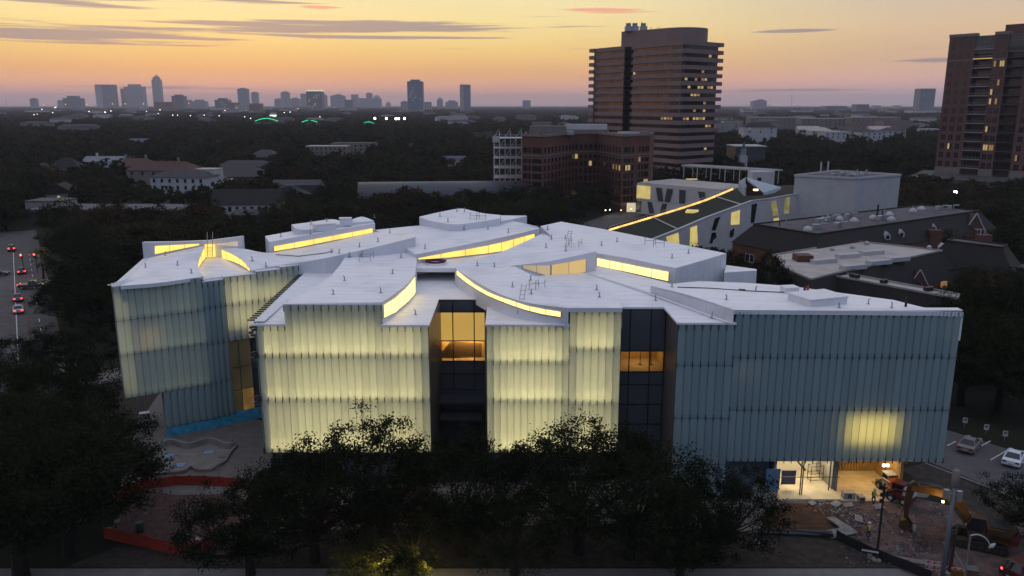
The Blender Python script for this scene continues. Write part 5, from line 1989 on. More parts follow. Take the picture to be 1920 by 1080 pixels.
house('blank grey shed wall beside the long flat roofed building', 85, 414, 13, 10, 6.5, -.03, M_conc, M_roofgrey, 0, 'flat', name='grey_shed', nwin=0, clear=False)
house('white clapboard house with tall windows and a dark roof behind the museum', 460, 413, 23, 12, 5.5, .06, M_white, M_slate, 5.0, 'gable', nwin=9)
house('low brown roofed building edged with a white gutter line behind the museum', 520, 425, 30, 13, 4.0, .02, M_dark, M_shingle, 1.2, 'gable', name='low_building', nwin=0, clear=False)
house('wide grey roofed bungalow with an orange lit porch', 445, 346, 30, 18, 4, .05, M_dark, M_shingle, 4.5, nwin=6, lit=3)
house('grey roofed bungalow standing behind the lit porch house', 455, 330, 34, 16, 4.5, 0, M_stone, M_shingle, 4.0, nwin=3)
house('small pyramid roofed house among trees in the middle distance', 492, 308, 22, 18, 5, 0, M_stone, M_shingle, 4.5, nwin=2)
house('flat cream two storey block with rows of dark windows among the trees', 612, 296, 32, 14, 8.5, -.05, M_stone, M_rooftan, 0, 'flat', name='cream_block', nwin=9, floors=2)
house('taller stepped cream block with square windows right of the cream row', 662, 294, 34, 16, 10, 0, M_stone, M_roofgrey, 0, 'flat', name='stepped_block', nwin=8, floors=2)
house('pale pointed gable house deep in the tree canopy', 268, 284, 22, 14, 6, .3, M_stone, mat('bluish_roof', (.11, .11, .14), .8), 5, 'gable', nwin=2)
house('tiny white dormered house in the dark canopy', 404, 288, 14, 10, 7, 0, M_whiteb, M_slate, 3.5, 'front', nwin=1)
house('white house with a steep roof deep in the trees behind the vaulted hall', 775, 300, 10, 10, 7, .2, M_white, M_slate, 5, 'front', nwin=1)
house('low shed with a dark blue roof left of the white steel frame', 850, 312, 26, 12, 5, 0, M_whiteb, mat('navy_roof', (.05, .055, .09), .7), 1.5, 'gable', nwin=3)
house('white villa with a steep roof left of the white steel frame', 905, 275, 18, 12, 9, 0, M_whiteb, M_slate, 5, 'gable', nwin=3)
house('grey low building right of the lamp behind the museum', 560, 366, 24, 12, 4.5, 0, M_greyglass, M_shingle, 2.0, 'gable', name='grey_building', nwin=0)
# right middle distance
house('white modern house with one warm lit window and a dark roof', 1424, 276, 32, 16, 19, .05, M_whiteb, M_slate, 4, 'hip', nwin=3, lit=2, floors=2)
house('long row of cream apartments with stepped roofline, left half', 1465, 247, 95, 25, 21, .02, M_stone, M_whiteb, 0, 'flat', name='apartment_row', nwin=14, floors=2)
house('long row of cream apartments with stepped roofline, middle part', 1560, 249, 90, 25, 20, 0, M_stone, M_rooftan, 0, 'flat', name='apartment_row', nwin=14, floors=3)
house('brown apartment row with dark windows at the right end of the row', 1640, 250, 70, 25, 22, 0, M_granite, M_rooftan, 0, 'flat', name='apartment_row', nwin=10, floors=2)
house('windowless brown block at the right end of the apartment row', 1682, 254, 40, 25, 19, 0, M_granite, M_roofgrey, 0, 'flat', name='brown_block', nwin=0)
rr = random.Random(21)
for i, px in enumerate((1515, 1540, 1565, 1590, 1612, 1632, 1650, 1672)):
    house('white townhouse with a grey roof in the row before the apartments', px, 268 + (i % 3) * 4, 22, 14, 14, rr.uniform(-.2, .2), M_whiteb, rr.choice([M_shingle, M_rooftan]), 3.5, ['gable', 'hip', 'flat'][i % 3], group='white townhouses before the apartment row', nwin=4, floors=2)
house('grey apartment block with a column of lit stair windows right of the office tower', 1366, 262, 32, 20, 22, .05, M_conc, M_roofgrey, 0, 'flat', name='grey_flats', nwin=2, lit=2, floors=5)
house('white balconied house left of the brick apartment tower', 1743, 262, 20, 14, 12, -.1, M_whiteb, M_whiteb, 0, 'flat', nwin=4, floors=2)

# ---- the far skyline
M_far = []
def far_mat(name, c, c2, s=1.0):
    """facade of a far tower: rows of windows too small to tell apart"""
    m = bpy.data.materials.new(name)
    m.use_nodes = True
    t = NT(m.node_tree)
    b = m.node_tree.nodes['Principled BSDF']
    b.inputs['Roughness'].default_value = .5
    g = t.n('ShaderNodeTexCoord')
    sp = t.n('ShaderNodeSeparateXYZ')
    t.link(g.outputs['Object'], sp.inputs[0])
    fz = t.m('FRACT', t.m('DIVIDE', sp.outputs[2], 12.0 * s))
    fx = t.m('FRACT', t.m('DIVIDE', t.m('ADD', sp.outputs[0], sp.outputs[1]), 14.0 * s))
    k = t.m('MULTIPLY', t.ss(fz, .25, .4), t.ss(fx, .15, .3))
    t.link(t.mix(k, tuple(c) + (1,), tuple(c2) + (1,)), b.inputs['Base Color'])
    return m
F_gr = far_mat('far_grey', (.30, .28, .30), (.16, .165, .19))
F_dk = far_mat('far_dark', (.13, .125, .15), (.06, .062, .08))
F_br = far_mat('far_brown', (.22, .10, .09), (.10, .06, .06))
F_pl = far_mat('far_pale', (.42, .38, .36), (.24, .22, .22))
F_gl = far_mat('far_glass', (.17, .20, .25), (.08, .11, .15), .7)
def far(x0, x1, yt, Y, m, label, top=None, depth=None, group=None, lamp=None, name='far_tower'):
    a, b = PY(x0, yt, Y), PY(x1, yt, Y)
    w = b.x - a.x
    d = depth or max(20.0, min(60.0, w * .9))
    T = thing(name, label, 'building', ((a.x + b.x) / 2, Y, 0), 0, group)
    q = MB()
    q.base(-w / 2, w / 2, 0, d, 0, a.z)
    q.build('body', m, T)
    q = MB()
    if top == 'step':
        q.base(-w * .3, w * .3, d * .2, d * .8, a.z, a.z + w * .12)
        q.build('plant_room', m, T)
    elif top == 'crown':
        q.base(-w * .36, w * .36, d * .15, d * .85, a.z, a.z + w * .3)
        q.lathe([(w * .36, a.z + w * .3), (.5, a.z + w * .62)], (0, d * .5, 0), 4)
        q.build('crown', m, T)
    elif top == 'dome':
        q.lathe([(w * .42, a.z), (w * .36, a.z + w * .2), (w * .18, a.z + w * .36), (.3, a.z + w * .42)], (0, d * .5, 0), 12)
        q.build('dome', m, T)
    elif top == 'slab':
        q.base(-w * .5, -w * .16, -2, d, 0, a.z - w * .06)
        q.build('side_slab', F_pl, T)
    elif top == 'slope':
        q.add([(-w / 2, 0, a.z), (w / 2, 0, a.z), (w / 2, d, a.z), (-w / 2, d, a.z), (w * .1, 0, a.z + w * .14), (w * .1, d, a.z + w * .14)], [(0, 1, 4), (1, 2, 5, 4), (2, 3, 5), (3, 0, 4, 5)])
        q.build('sloped_top', m, T)
    elif top == 'lit':
        q.base(-w * .48, w * .48, -1.5, d, a.z + .1, a.z + w * .06)
        q.build('crown_light', glow('crown_glow', (.9, .9, .45), .9), T)
    if lamp:
        for i in range(lamp):
            l_ = MB()
            xx, zz = rr.uniform(-w * .4, w * .4), rr.uniform(a.z * .1, a.z * .8)
            l_.base(xx - w * .03, xx + w * .03, -1.2, -.5, zz, zz + w * .04)
            l_.build('lit_window', G_winw, T)
    return T
far(177, 213, 158.5, 7600, F_dk, 'broad twin-slab tower on the left of the far skyline with a pale side', 'slab')
far(231, 268, 162.5, 7800, F_gr, 'wide grey tower just left of the tallest skyline spire', 'step')
far(225, 233, 166, 8050, F_br, 'thin brownish tower behind the wide grey skyline tower', None)
far(283.5, 298.5, 149, 8000, F_gr, 'tallest slim skyline tower with a stepped pointed crown', 'crown')
far(117, 151, 184, 6200, F_dk, 'dark squat block on the far left skyline', 'step')
far(55, 66, 185, 6500, F_gr, 'small tower standing alone at the far left of the skyline', 'step')
far(107, 115, 188, 6900, F_gr, 'narrow block left of the dark squat skyline block', None)
far(288, 322, 191, 4200, F_br, 'low dark red brick block below the tallest spire with a red roof sign', None)
far(321, 343.5, 180, 5500, F_dk, 'dark block with a small cap right of the red brick block', 'step')
far(346, 357, 187, 6800, F_gr, 'small hazy tower between two darker skyline blocks', None)
far(358, 385, 190, 6000, F_gr, 'wide hazy block right of the small hazy tower', 'step')
far(402, 427, 187, 4600, F_dk, 'dark box-like block with lit windows in mid skyline', 'step', lamp=6)
far(427, 445, 192, 4500, F_br, 'brown block touching the dark box-like block', None)
far(444.5, 463, 167, 7200, F_gl, 'glassy tower with a notched top in mid skyline', 'slope')
far(470.5, 482, 173.5, 7400, F_gr, 'slim pale tower beside the notched glassy tower', 'step')
far(439, 470, 197, 3700, F_pl, 'low pale block below the notched glassy tower', None, lamp=4)
far(467, 488, 194, 3700, F_br, 'low dark brown block below the slim pale tower', None)
far(526, 540.5, 173, 7600, F_gr, 'slim hazy tower left of the dark tower with a lit top', 'step')
far(514, 527, 186, 7000, F_gr, 'small hazy block left of the slim hazy tower', 'step')
far(544, 560, 185, 6600, F_gr, 'hazy block with a stepped roof left of the lit-top tower', 'step')
far(563, 575, 175.5, 7800, F_gr, 'hazy tower half hidden by the dark lit-top tower', None)
far(573.5, 603, 171, 4800, F_dk, 'dark tower with a glowing yellow-green roof edge', 'lit', lamp=10)
far(604, 612, 179, 7400, F_gr, 'thin domed tower right of the dark lit-top tower', 'dome')
far(619, 646, 180, 7600, F_gr, 'wide curved-top hazy tower in mid skyline', 'slope')
far(646, 661, 187, 5600, F_dk, 'darker narrow block beside the wide curved-top tower', None)
far(658, 670, 177, 7800, F_gr, 'hazy twin tower, left one of the pair', None)
far(686, 697, 175, 7800, F_gr, 'hazy twin tower with a bright cap, right one of the pair', 'step')
far(668, 688, 184, 8000, F_gr, 'low hazy block between the twin towers', None)
far(697, 714, 185, 7400, F_gr, 'hazy domed block right of the twin towers', 'dome')
far(723, 732, 194, 9000, F_gr, 'tiny domed block low on the hazy skyline', 'dome')
far(751, 764, 191, 5200, F_gr, 'low block left of the big dark glass tower', 'step')
far(763, 791.5, 152.5, 3500, F_gl, 'big dark glass tower standing alone in the centre left distance', 'step', lamp=8)
far(791, 808, 191, 4600, F_gr, 'low block right of the big dark glass tower', None)
far(819, 830, 187, 6000, F_gr, 'small domed tower between the two lone towers', 'dome')
far(835, 858, 191, 5800, F_gr, 'wide low block left of the slim lone tower', 'step')
far(862, 881.5, 158.5, 4000, F_gl, 'slim lone tower with pale vertical stripes right of the glass tower', 'slab', lamp=3)
far(980, 995, 188, 6000, F_gr, 'small square block alone on the horizon right of centre', None)
far(1412, 1438, 189.5, 5200, F_gr, 'stepped grey block on the horizon right of the office tower', 'slope')
far(1551, 1588, 198.5, 4200, F_dk, 'long low dark block on the right horizon', None)
far(1606, 1630, 195.5, 3600, F_dk, 'dark low block with a bright roof on the right horizon', None)
far(1640, 1653, 197.5, 6000, F_gr, 'small faint block on the right horizon', None)
far(1678, 1689, 197.5, 6300, F_gr, 'faint low block near the right glass tower', None)
far(1727.5, 1755, 166, 3000, F_gl, 'blue glass tower left of the brick apartment tower', None, lamp=2)
far(1711, 1765, 207, 2950, F_pl, 'pale podium at the foot of the blue glass tower', None, name='podium')
rr = random.Random(51)
for i in range(90):
    Y = rr.uniform(850, 3400)
    x = rr.uniform(-.66, .62) * Y
    if abs(x - 82) < 90 and Y < 600 or .1 * Y < x < .3 * Y and Y < 1200:
        continue
    w, h_ = rr.uniform(14, 46), rr.uniform(11, 17)
    T = thing('far_house', 'small pale roof showing above the distant tree canopy', 'building', (x, Y, 0), rr.uniform(-.5, .5), 'roofs showing above the distant canopy')
    q = MB(); q.base(-w / 2, w / 2, 0, 16, 0, h_); q.build('wall', rr.choice([M_stone, M_whiteb, M_granite, M_white]), T)
    q = MB(); o = .6
    q.add([(-w / 2 - o, -o, h_), (w / 2 + o, -o, h_), (w / 2 + o, 16 + o, h_), (-w / 2 - o, 16 + o, h_), (-w / 2 + 6, 8, h_ + 3), (w / 2 - 6, 8, h_ + 3)], [(0, 1, 5, 4), (2, 3, 4, 5), (1, 2, 5), (3, 0, 4), (3, 2, 1, 0)])
    q.build('roof', rr.choice([M_shingle, M_shingle, M_stone, M_roofgrey]), T)
    keep(x, Y, w * .5); keep(x, Y - 16, w * .5); keep(x, Y - 34, w * .5)
rr = random.Random(31)
for i in range(46):
    px = rr.choice([rr.uniform(20, 900), rr.uniform(20, 760), rr.uniform(1360, 1740)])
    Y = rr.uniform(3000, 7500)
    yb = 540 - 0
    w = rr.uniform(10, 34)
    q = PY(px, 540, Y)
    ytop = 196 + 1500 * 40 / Y / 1.0 * rr.uniform(.35, .75)
    far(px - w / 2, px + w / 2, ytop, Y, rr.choice([F_gr, F_gr, F_pl, F_dk, F_br]), 'low hazy block in the jumble at the foot of the far skyline', None, group='low blocks at the foot of the skyline', name='far_block')

# ------------------------------------------------------------------ museum: lobby below the right block
facade((D1, YD), (xat(1452, 880, YD), YD), [(0.5, 4.25)], lit=False, top_cap=False)
lx0, lx1 = xat(1459, 900, YD), xat(1696, 900, YD)
M_lobw = mat('lobby_white', (.62, .57, .47), .7)
M_lobo = mat('lobby_ochre', (.34, .21, .075), .7, var=.12, scale=.8)
M_lobf = mat('lobby_floor', (.42, .36, .27), .6, var=.15, scale=.7)
LOB = ob('lobby', None, MUS)
q = MB(); q.base(lx0 - .2, lx1 + 1.2, YD + .1, YD + 11.5, 4.36, 4.58); q.build('soffit', mat('soffit', (.30, .28, .25), .8), LOB)
q = MB(); q.base(lx0, lx1 - 6.6, YD - .6, YD + 8.2, .03, .30); q.build('lobby_floor', M_lobf, LOB)
q = MB(); q.base(lx1 - 6.5, lx1 + .3, YD - .6, YD + 8.2, .03, .12); q.build('ramp_floor', M_lobf, LOB)
xm = xat(1562, 900, YD + 2)
q = MB(); q.base(lx0, xm + .2, YD + 6.0, YD + 6.3, .2, 4.35); q.build('back_wall', M_lobw, LOB)
q = MB(); q.base(xm - .3, xm + .3, YD + 1.6, YD + 6.0, .1, 4.35); q.build('pier', M_conc, LOB)
q = MB(); q.base(xm + .3, lx1 + .4, YD + 6.4, YD + 6.7, .1, 4.35); q.build('back_wall', M_lobo, LOB)
q = MB(); q.base(lx1 - .1, lx1 + .2, YD + .8, YD + 6.4, .1, 4.35); q.build('end_wall', M_lobo, LOB)
q = MB(); q.base(lx0 - .3, lx0 - .02, YD + .6, YD + 6.4, .1, 4.35); q.build('side_wall', M_lobw, LOB)
for i in range(17):
    x = lerp(xm + .6, xat(1630, 890, YD + 6), i / 16)
    q = MB(); q.base(x - .07, x + .07, YD + 6.25, YD + 6.39, .3, 4.3); q.build('wall_rib', M_lobo, LOB)
q = MB()
q.add([(xm + .6, YD + 6.2, .35), (xat(1632, 890, YD + 6), YD + 6.2, 2.2), (xat(1632, 890, YD + 6), YD + 6.05, 2.2), (xm + .6, YD + 6.05, .35), (xm + .6, YD + 6.2, .6), (xat(1632, 890, YD + 6), YD + 6.2, 2.45), (xat(1632, 890, YD + 6), YD + 6.05, 2.45), (xm + .6, YD + 6.05, .6)], [(0, 1, 2, 3), (4, 5, 6, 7), (2, 3, 7, 6), (0, 3, 7, 4), (1, 2, 6, 5), (0, 1, 5, 4)])
q.build('ramp_kerb', M_stone, LOB)
q = MB()
for x, yy in ((xat(1505, 900, YD), YD + .5), (xat(1508.5, 900, YD), YD + .5), (xat(1566, 900, YD), YD + 1.4)):
    q.base(x - .05, x + .05, yy - .05, yy + .05, .3, 4.35)
q.base(lx0, xm, YD + .47, YD + .53, 2.2, 2.27)
q.build('glazing_post', M_dark, LOB, kind='stuff')
q = MB()
a_, b_ = (xat(1470, 900, YD + 4), YD + 5.2, 3.9), (xat(1515, 900, YD + 4), YD + 4.2, .4)
q.tube([(lx0 + .5, YD + 5.5, 2.9), (xat(1490, 900, YD + 5), YD + 5.0, 2.1), (xat(1506, 900, YD + 5), YD + 4.6, 1.0)], .12, 4)
q.tube([(xat(1482, 900, YD + 5), YD + 5.5, 4.2), (xat(1500, 900, YD + 5), YD + 5.4, 3.2)], .12, 4)
q.build('stair_string', M_dark, LOB)
q = MB(); x = xat(1478, 905, YD + 1.5); q.base(x - .75, x + .75, YD + 1.5, YD + 1.58, .9, 2.5); q.build('grey_board', mat('grey_board', (.16, .15, .19), .8), LOB)
tr = thing('trolley', 'empty steel rack trolley standing in the lit lobby', 'trolley', (xat(1526, 920, YD + 3.5), YD + 3.5, .3), .15)
q = MB()
for x in (-.7, .7):
    for y in (-.35, .35):
        q.tube([(x, y, .1), (x, y, 1.9)], .035, 5)
q.build('upright', M_black, tr, kind='stuff')
for z in (.25, 1.0, 1.85):
    q = MB()
    q.tube([(-.7, -.35, z), (.7, -.35, z), (.7, .35, z), (-.7, .35, z), (-.7, -.35, z)], .03, 4)
    q.build('shelf', M_black, tr)
area('lobby_lamp', ((lx0 + xm) / 2, YD + 3.2, 4.25), (xm - lx0 - 1, 4.0), (0, -.05, -1), 560, (1.0, .83, .50), MUS)
area('ramp_lamp', ((xm + lx1) / 2 + .2, YD + 3.0, 4.25), (lx1 - xm - 1.5, 3.6), (0, -.1, -1), 330, (1.0, .62, .2), MUS)
q = MB(); x = xat(1450, 890, YD - .4); q.base(x - .75, x + .68, YD - .5, YD - .42, 1.35, 3.6); q.build('temporary_board', mat('slate_blue_board', (.10, .17, .26), .7), MUS)
q = MB(); q.base(lx0 - 2.6, lx0 - .05, YD - .32, YD + 1.0, 0, 1.3); q.build('plinth', M_conc, MUS)
for x0_, x1_, y_, h_ in ((xm + .3, xm + 1.5, YD + .1, .7), (xm + 1.7, xm + 2.3, YD - .4, .5)):
    b_ = thing('concrete_block', 'grey concrete block at the %s end of the lit ramp edge' % ('left' if h_ > .6 else 'lower'), 'block', ((x0_ + x1_) / 2, y_, .12))
    q = MB(); q.base(-(x1_ - x0_) / 2, (x1_ - x0_) / 2, -.4, .4, 0, h_); q.build('body', M_conc, b_)
    q = MB(); q.base(-.2, .2, -.43, -.401, .1, h_ - .1); q.build('plate', M_greyglass, b_)

# ------------------------------------------------------------------ museum roof furniture (bolted to the roofs)
bpy.context.view_layer.update()
DEPS = bpy.context.evaluated_depsgraph_get()
def drop(px, py):
    """first surface the line of sight meets there: where roof furniture stands"""
    d = Vector(ray(px, py)).normalized()
    o = Vector((0, 0, CAMH)) + d * 45.0
    for _ in range(4):
        hit, loc, nor, i_, obj, mt = sc.ray_cast(DEPS, o, d, distance=250)
        if not hit:
            return None
        if obj.name.startswith('haze'):
            o = loc + d * .1
            continue
        return loc
    return None
def on_roof(px, py, zdef=20.0):
    p = drop(px, py)
    if p is None or p.y > 140 or p.z < 16:
        p = P(px, py, zdef)
    return p
q = MB()
q.box((0, 0, .03), (.34, .34, .06))
q.tube([(0, 0, .05), (0, 0, .55)], .07, 6)
q.tube([(0, 0, .5), (.16, 0, .62)], .05, 5)
anchor_me = q.mesh('roof_anchor', M_galv)
q = MB()
q.tube([(-.7, 0, 0), (-.7, 0, 1.0)], .04, 5)
q.tube([(.7, 0, 0), (.7, 0, 1.0)], .04, 5)
q.tube([(-.7, 0, .62), (.7, 0, .62)], .04, 5)
q.tube([(-.7, 0, 1.0), (-.4, .12, 1.0)], .04, 5)
rail_me = q.mesh('guard_rail', M_galv)
for px, py in ((273, 501), (333, 497), (359, 512), (310, 479), (560, 417) if 0 else (473, 489), (499, 500), (583, 421), (613, 417), (582, 439), (622, 474), (636, 475), (674, 463), (709, 453), (655, 481), (677, 482), (752, 483), (646, 526), (736, 513), (625, 552), (714, 549), (797, 466),
               (870, 430), (915, 430), (953, 436), (731, 437), (857, 397), (825, 406), (840, 416), (871, 397), (1024, 464), (1061, 470), (895, 498), (927, 500), (995, 525), (996, 551), (961, 538), (1119, 543), (1124, 557), (1027, 430), (1128, 460), (1157, 453), (1260, 484), (1291, 475), (1060, 448), (1228, 564) if 0 else (1229, 563),
               (1260, 538), (1362, 562), (1417, 546), (1573, 577), (1672, 577), (1628, 570), (1335, 595), (779, 590), (1034, 448), (702, 408), (659, 415), (545, 445) if 0 else (527, 444)):
    p = on_roof(px, py)
    ob('roof_anchor', anchor_me, MUS, p - Vector((0, 0, .03)), R.uniform(0, 6))
for px, py, rz in ((684, 490, .1), (690, 484, .1), (1001, 541, .7), (1013, 541, .7), (1219, 459, -.35), (1235, 463, -.35), (890, 411, .2), (902, 412, .2), (1069, 459, 1.2), (1088, 462, 1.2)):
    ob('guard_rail', rail_me, MUS, on_roof(px, py) - Vector((0, 0, .05)), rz)
def hatch(px, py, w, d, h, rz, m=M_wallw, zt=20):
    p = on_roof(px, py, zt)
    q = MB()
    q.box((0, 0, h / 2 - .2), (w, d, h + .3))
    b = q.build('roof_hatch', m, MUS)
    b.location, b.rotation_euler = p, (0, 0, rz)
    q = MB()
    q.box((0, 0, h + .02), (w + .16, d + .16, .1))
    q.build('hatch_lid', M_curb, b)
hatch(1532, 566, 4.6, 3.4, .75, .35)
hatch(1480, 548, 1.5, 1.3, .6, .2)
hatch(608, 427, 2.9, 1.6, .6, .5)
hatch(648, 418, 1.6, 1.0, .7, .1)
# red marker post and dark pipe on the right roof
mk = thing('traffic_cone', 'small orange cone standing on the far edge of the right roof', 'cone', on_roof(1514, 548))
q = MB(); q.lathe([(.34, 0), (.34, .05), (.24, .06), (.05, .8)], (0, 0, 0), 10); q.build('body', mat('cone_orange', (.35, .06, .03), .6), mk)
for px, py, h_ in ((1508, 549, .7), (1698, 575, 1.0)):
    p = on_roof(px, py)
    q = MB(); q.tube([(0, 0, -.05), (0, 0, h_)], .12, 6); b = q.build('roof_pipe', M_black, MUS); b.location = p
# purple hose coiled on the step, dark cables on the right roof
p = on_roof(817, 494, 19.8)
hs = thing('hose', 'purple hose lying coiled on the white roof step', 'hose', p + Vector((0, 0, .1)))
q = MB()
q.tube([(math.cos(i * .52) * (1.15 + .006 * i), math.sin(i * .52) * (.9 + .006 * i), .03 + .006 * i) for i in range(50)] , .055, 5)
q.tube([(-1.2, .3, .03), (-2.6, .7, .03), (-4.2, .3, .03), (-5.6, .6, .03)], .05, 5)
q.build('coil', mat('hose_purple', (.10, .02, .09), .5), hs)
for pts in ([(1270, 539), (1330, 541), (1400, 546), (1470, 549)], [(1385, 543), (1398, 544)], [(655, 480) if 0 else (517, 478), (560, 481), (610, 475), (625, 471)]):
    c = MB()
    c.tube([on_roof(a, b) + Vector((0, 0, .05)) for a, b in pts], .05, 4)
    c.build('roof_cable', M_black, MUS)
# leaning ladders
for p0, p1 in (((974, 589), (985, 552)), ((1063, 463), (1068, 440))):
    a, b = on_roof(*p0), None
    top = a + Vector((.5, 1.2, 3.0 if p0[0] < 1000 else 2.0))
    q = MB()
    for s_ in (-.25, .25):
        q.tube([a + Vector((s_, 0, 0)), top + Vector((s_, 0, 0))], .035, 5)
    for i in range(7):
        c = a.lerp(top, (i + .5) / 7)
        q.tube([c + Vector((-.25, 0, 0)), c + Vector((.25, 0, 0))], .025, 4)
    q.build('roof_ladder', M_galv, MUS)
# ragged bracket boxes at the open left corner of the B facade
for z in (17.0, 14.2, 9.3):
    for i in range(4):
        q = MB()
        q.box((B0 - .35 - .25 * (i % 2), YB - .05 + .15 * i, z + .25 * (i - 1.5)), (.5, .2, .22), .4 * i)
        q.build('corner_bracket', M_dark, MUS)
q = MB()
for i in range(26):
    y_ = 101 - i * .8
    q.box((-27.35, y_, 18.0 + .6 * (101 - y_) / -21 + .55), (.75, .16, .14))
q.build('eave_fin', M_dark, MUS, kind='stuff')
q = MB()
for i in range(22):
    f = i / 21
    c = Vector((-46.0, 90.4, 19.65)).lerp(Vector((-43.6, 104, 19.5)), f)
    q.box((c.x, c.y, c.z), (1.6, .14, .12), .1)
q.build('eave_fin', M_curb, MUS, kind='stuff')

# ------------------------------------------------------------------ vehicles
M_tyre = mat('tyre', (.018, .018, .018), .9)
M_rim = mat('rim', (.35, .35, .36), .4, metal=.7)
M_cglass = mat('car_glass', (.012, .014, .016), .08, spec=.6)
G_tail = glow('tail_lamp', (1.0, .03, .02), 9, base=(.3, .01, .01))
M_tail = mat('tail_lamp_off', (.25, .01, .01), .3)
G_head = glow('head_lamp', (1.0, .95, .85), 3.0)
M_headoff = mat('head_lamp_off', (.5, .5, .5), .2)
_cp = {}
def paint(c):
    k = tuple(c)
    if k not in _cp:
        _cp[k] = mat('car_paint', c, .35, spec=.5)
    return _cp[k]
def car(label, x, y, rz, col, kind='sedan', lit=True, group=None, L=4.6, W=1.82, cat='car', name='parked_car'):
    T = thing(name, label, cat, (x, y, .02), rz, group)
    pm = paint(col)
    # side profiles (x forward)
    h = L / 2
    if kind == 'sedan':
        prof = [(-h, .42), (-h + .05, .88), (-h + .9, .98), (-h + 1.35, 1.02), (h - 1.55, 1.0), (h - .35, .78), (h, .62), (h, .32), (-h + .1, .3)]
        cab = [(-h + .75, .98, .80), (-h + 1.55, 1.42, .62), (h - 2.15, 1.44, .62), (h - 1.35, .99, .78)]
    elif kind == 'suv':
        prof = [(-h, .5), (-h + .02, 1.1), (-h + .4, 1.16), (h - 1.3, 1.14), (h - .2, .98), (h, .75), (h, .38), (-h + .1, .38)]
        cab = [(-h + .12, 1.14, .84), (-h + .45, 1.76, .68), (h - 2.1, 1.78, .68), (h - 1.2, 1.13, .82)]
    else:
        prof = [(-h, .55), (-h, 1.08), (h - 3.3, 1.08), (h - 1.7, 1.12), (h - .2, 1.05), (h, .8), (h, .4), (-h + .1, .45)]
        cab = [(h - 3.45, 1.08, .84), (h - 3.25, 1.80, .70), (h - 2.05, 1.82, .70), (h - 1.45, 1.10, .82)]
    mb = MB()
    n = len(prof)
    w = W / 2
    rings = [(-w, .86), (-w * .96, 1.0), (w * .96, 1.0), (w, .86)]
    vs = []
    for yy, k in rings:
        for px, pz in prof:
            zc = .62
            vs.append((px * (.985 if k < 1 else 1), yy, zc + (pz - zc) * k))
    fs = [tuple(range(n - 1, -1, -1)), tuple(range(3 * n, 4 * n))]
    for r in range(3):
        for i in range(n):
            j = (i + 1) % n
            fs.append((r * n + i, r * n + j, (r + 1) * n + j, (r + 1) * n + i))
    mb.add(vs, fs)
    mb.build('body', pm, T)
    mb = MB()
    vs = [(a, -k * w / .91, b) for a, b, k in cab] + [(a, k * w / .91, b) for a, b, k in cab]
    mb.add(vs, [(0, 1, 5, 4), (2, 3, 7, 6), (0, 3, 2, 1), (4, 5, 6, 7)])
    mb.build('window_band', M_cglass, T)
    mb = MB()
    r0, r1 = cab[1], cab[2]
    kw = r0[2] * w / .91
    mb.add([(r0[0] - .06, -kw - .02, r0[1] - .02), (r1[0] + .06, -kw - .02, r1[1] - .02), (r1[0] + .06, kw + .02, r1[1] - .02), (r0[0] - .06, kw + .02, r0[1] - .02),
            (r0[0] + .1, -kw + .1, r0[1] + .05), (r1[0] - .1, -kw + .1, r1[1] + .05), (r1[0] - .1, kw - .1, r1[1] + .05), (r0[0] + .1, kw - .1, r0[1] + .05)],
           [(4, 5, 6, 7), (0, 1, 5, 4), (1, 2, 6, 5), (2, 3, 7, 6), (3, 0, 4, 7)])
    mb.build('roof', pm, T)
    mb = MB()
    for s_ in (-1, 1):
        for (a0, b0, k0), (a1, b1, k1) in ((cab[0], cab[1]), (cab[3], cab[2])):
            mb.tube([(a0, s_ * k0 * w / .91, b0), (a1, s_ * k1 * w / .91, b1)], .05, 4)
        xm_ = (cab[1][0] + cab[2][0]) / 2
        mb.tube([(xm_, s_ * cab[0][2] * w / .91 * 1.0, cab[0][1]), (xm_, s_ * cab[1][2] * w / .91, cab[1][1])], .05, 4)
    mb.build('pillar', pm, T, kind='stuff')
    R_ = .34 if kind == 'sedan' else .39
    for sx in (-1, 1):
        for sy in (-1, 1):
            wl = ob('wheel', None, T, (sx * (h - .85), sy * (w - .10), R_))
            mb = MB()
            mb.tube([(0, -.11, 0), (0, .11, 0)], R_, 14)
            mb.build('tyre', M_tyre, wl)
            mb = MB()
            mb.tube([(0, sy * .06, 0), (0, sy * .125, 0)], R_ * .62, 10)
            mb.build('rim', M_rim, wl)
    zl = .78 if kind == 'sedan' else .98
    for sy in (-1, 1):
        mb = MB()
        mb.box((-h - .015, sy * (w - .28), zl), (.06, .36, .17 if kind == 'sedan' else .3))
        mb.build('tail_light', G_tail if lit else M_tail, T)
        mb = MB()
        mb.box((h - .05, sy * (w - .3), .66 if kind == 'sedan' else .85), (.12, .38, .14))
        mb.build('headlight', G_head if lit == 2 else M_headoff, T)
    mb = MB()
    mb.box((-h - .02, 0, .55), (.03, .5, .13))
    mb.build('number_plate', M_whiteb, T)
    return T
ang_r = math.atan2(rd.y, rd.x)
for px, py, colr, kd, lb, off in ((34, 563, (.05, .05, .055), 'sedan', 'dark sedan braking in the left lane, the upper of two queued cars', 0), (35, 585, (.30, .30, .32), 'sedan', 'silver car with red tail lights, rear car of the street queue', 0),
                                  (41, 512, (.06, .02, .02), 'sedan', 'dark car with bright tail lights just before the traffic signals', 0), (22, 470, (.04, .04, .045), 'suv', 'dim dark car beyond the traffic signals', 0)):
    p = P(px, py, 0)
    car(lb, p.x, p.y, ang_r, colr, kd, group='cars queuing on the street', name='street_car')
p = P(62, 541, 0)
car('black pickup with a white roof line turning across the junction', p.x, p.y, math.atan2(cd.y, cd.x) + .06, (.03, .03, .032), 'pickup', group='cars queuing on the street', L=5.6, W=1.95, cat='pickup', name='pickup_truck')
p = P(6, 516, 0)
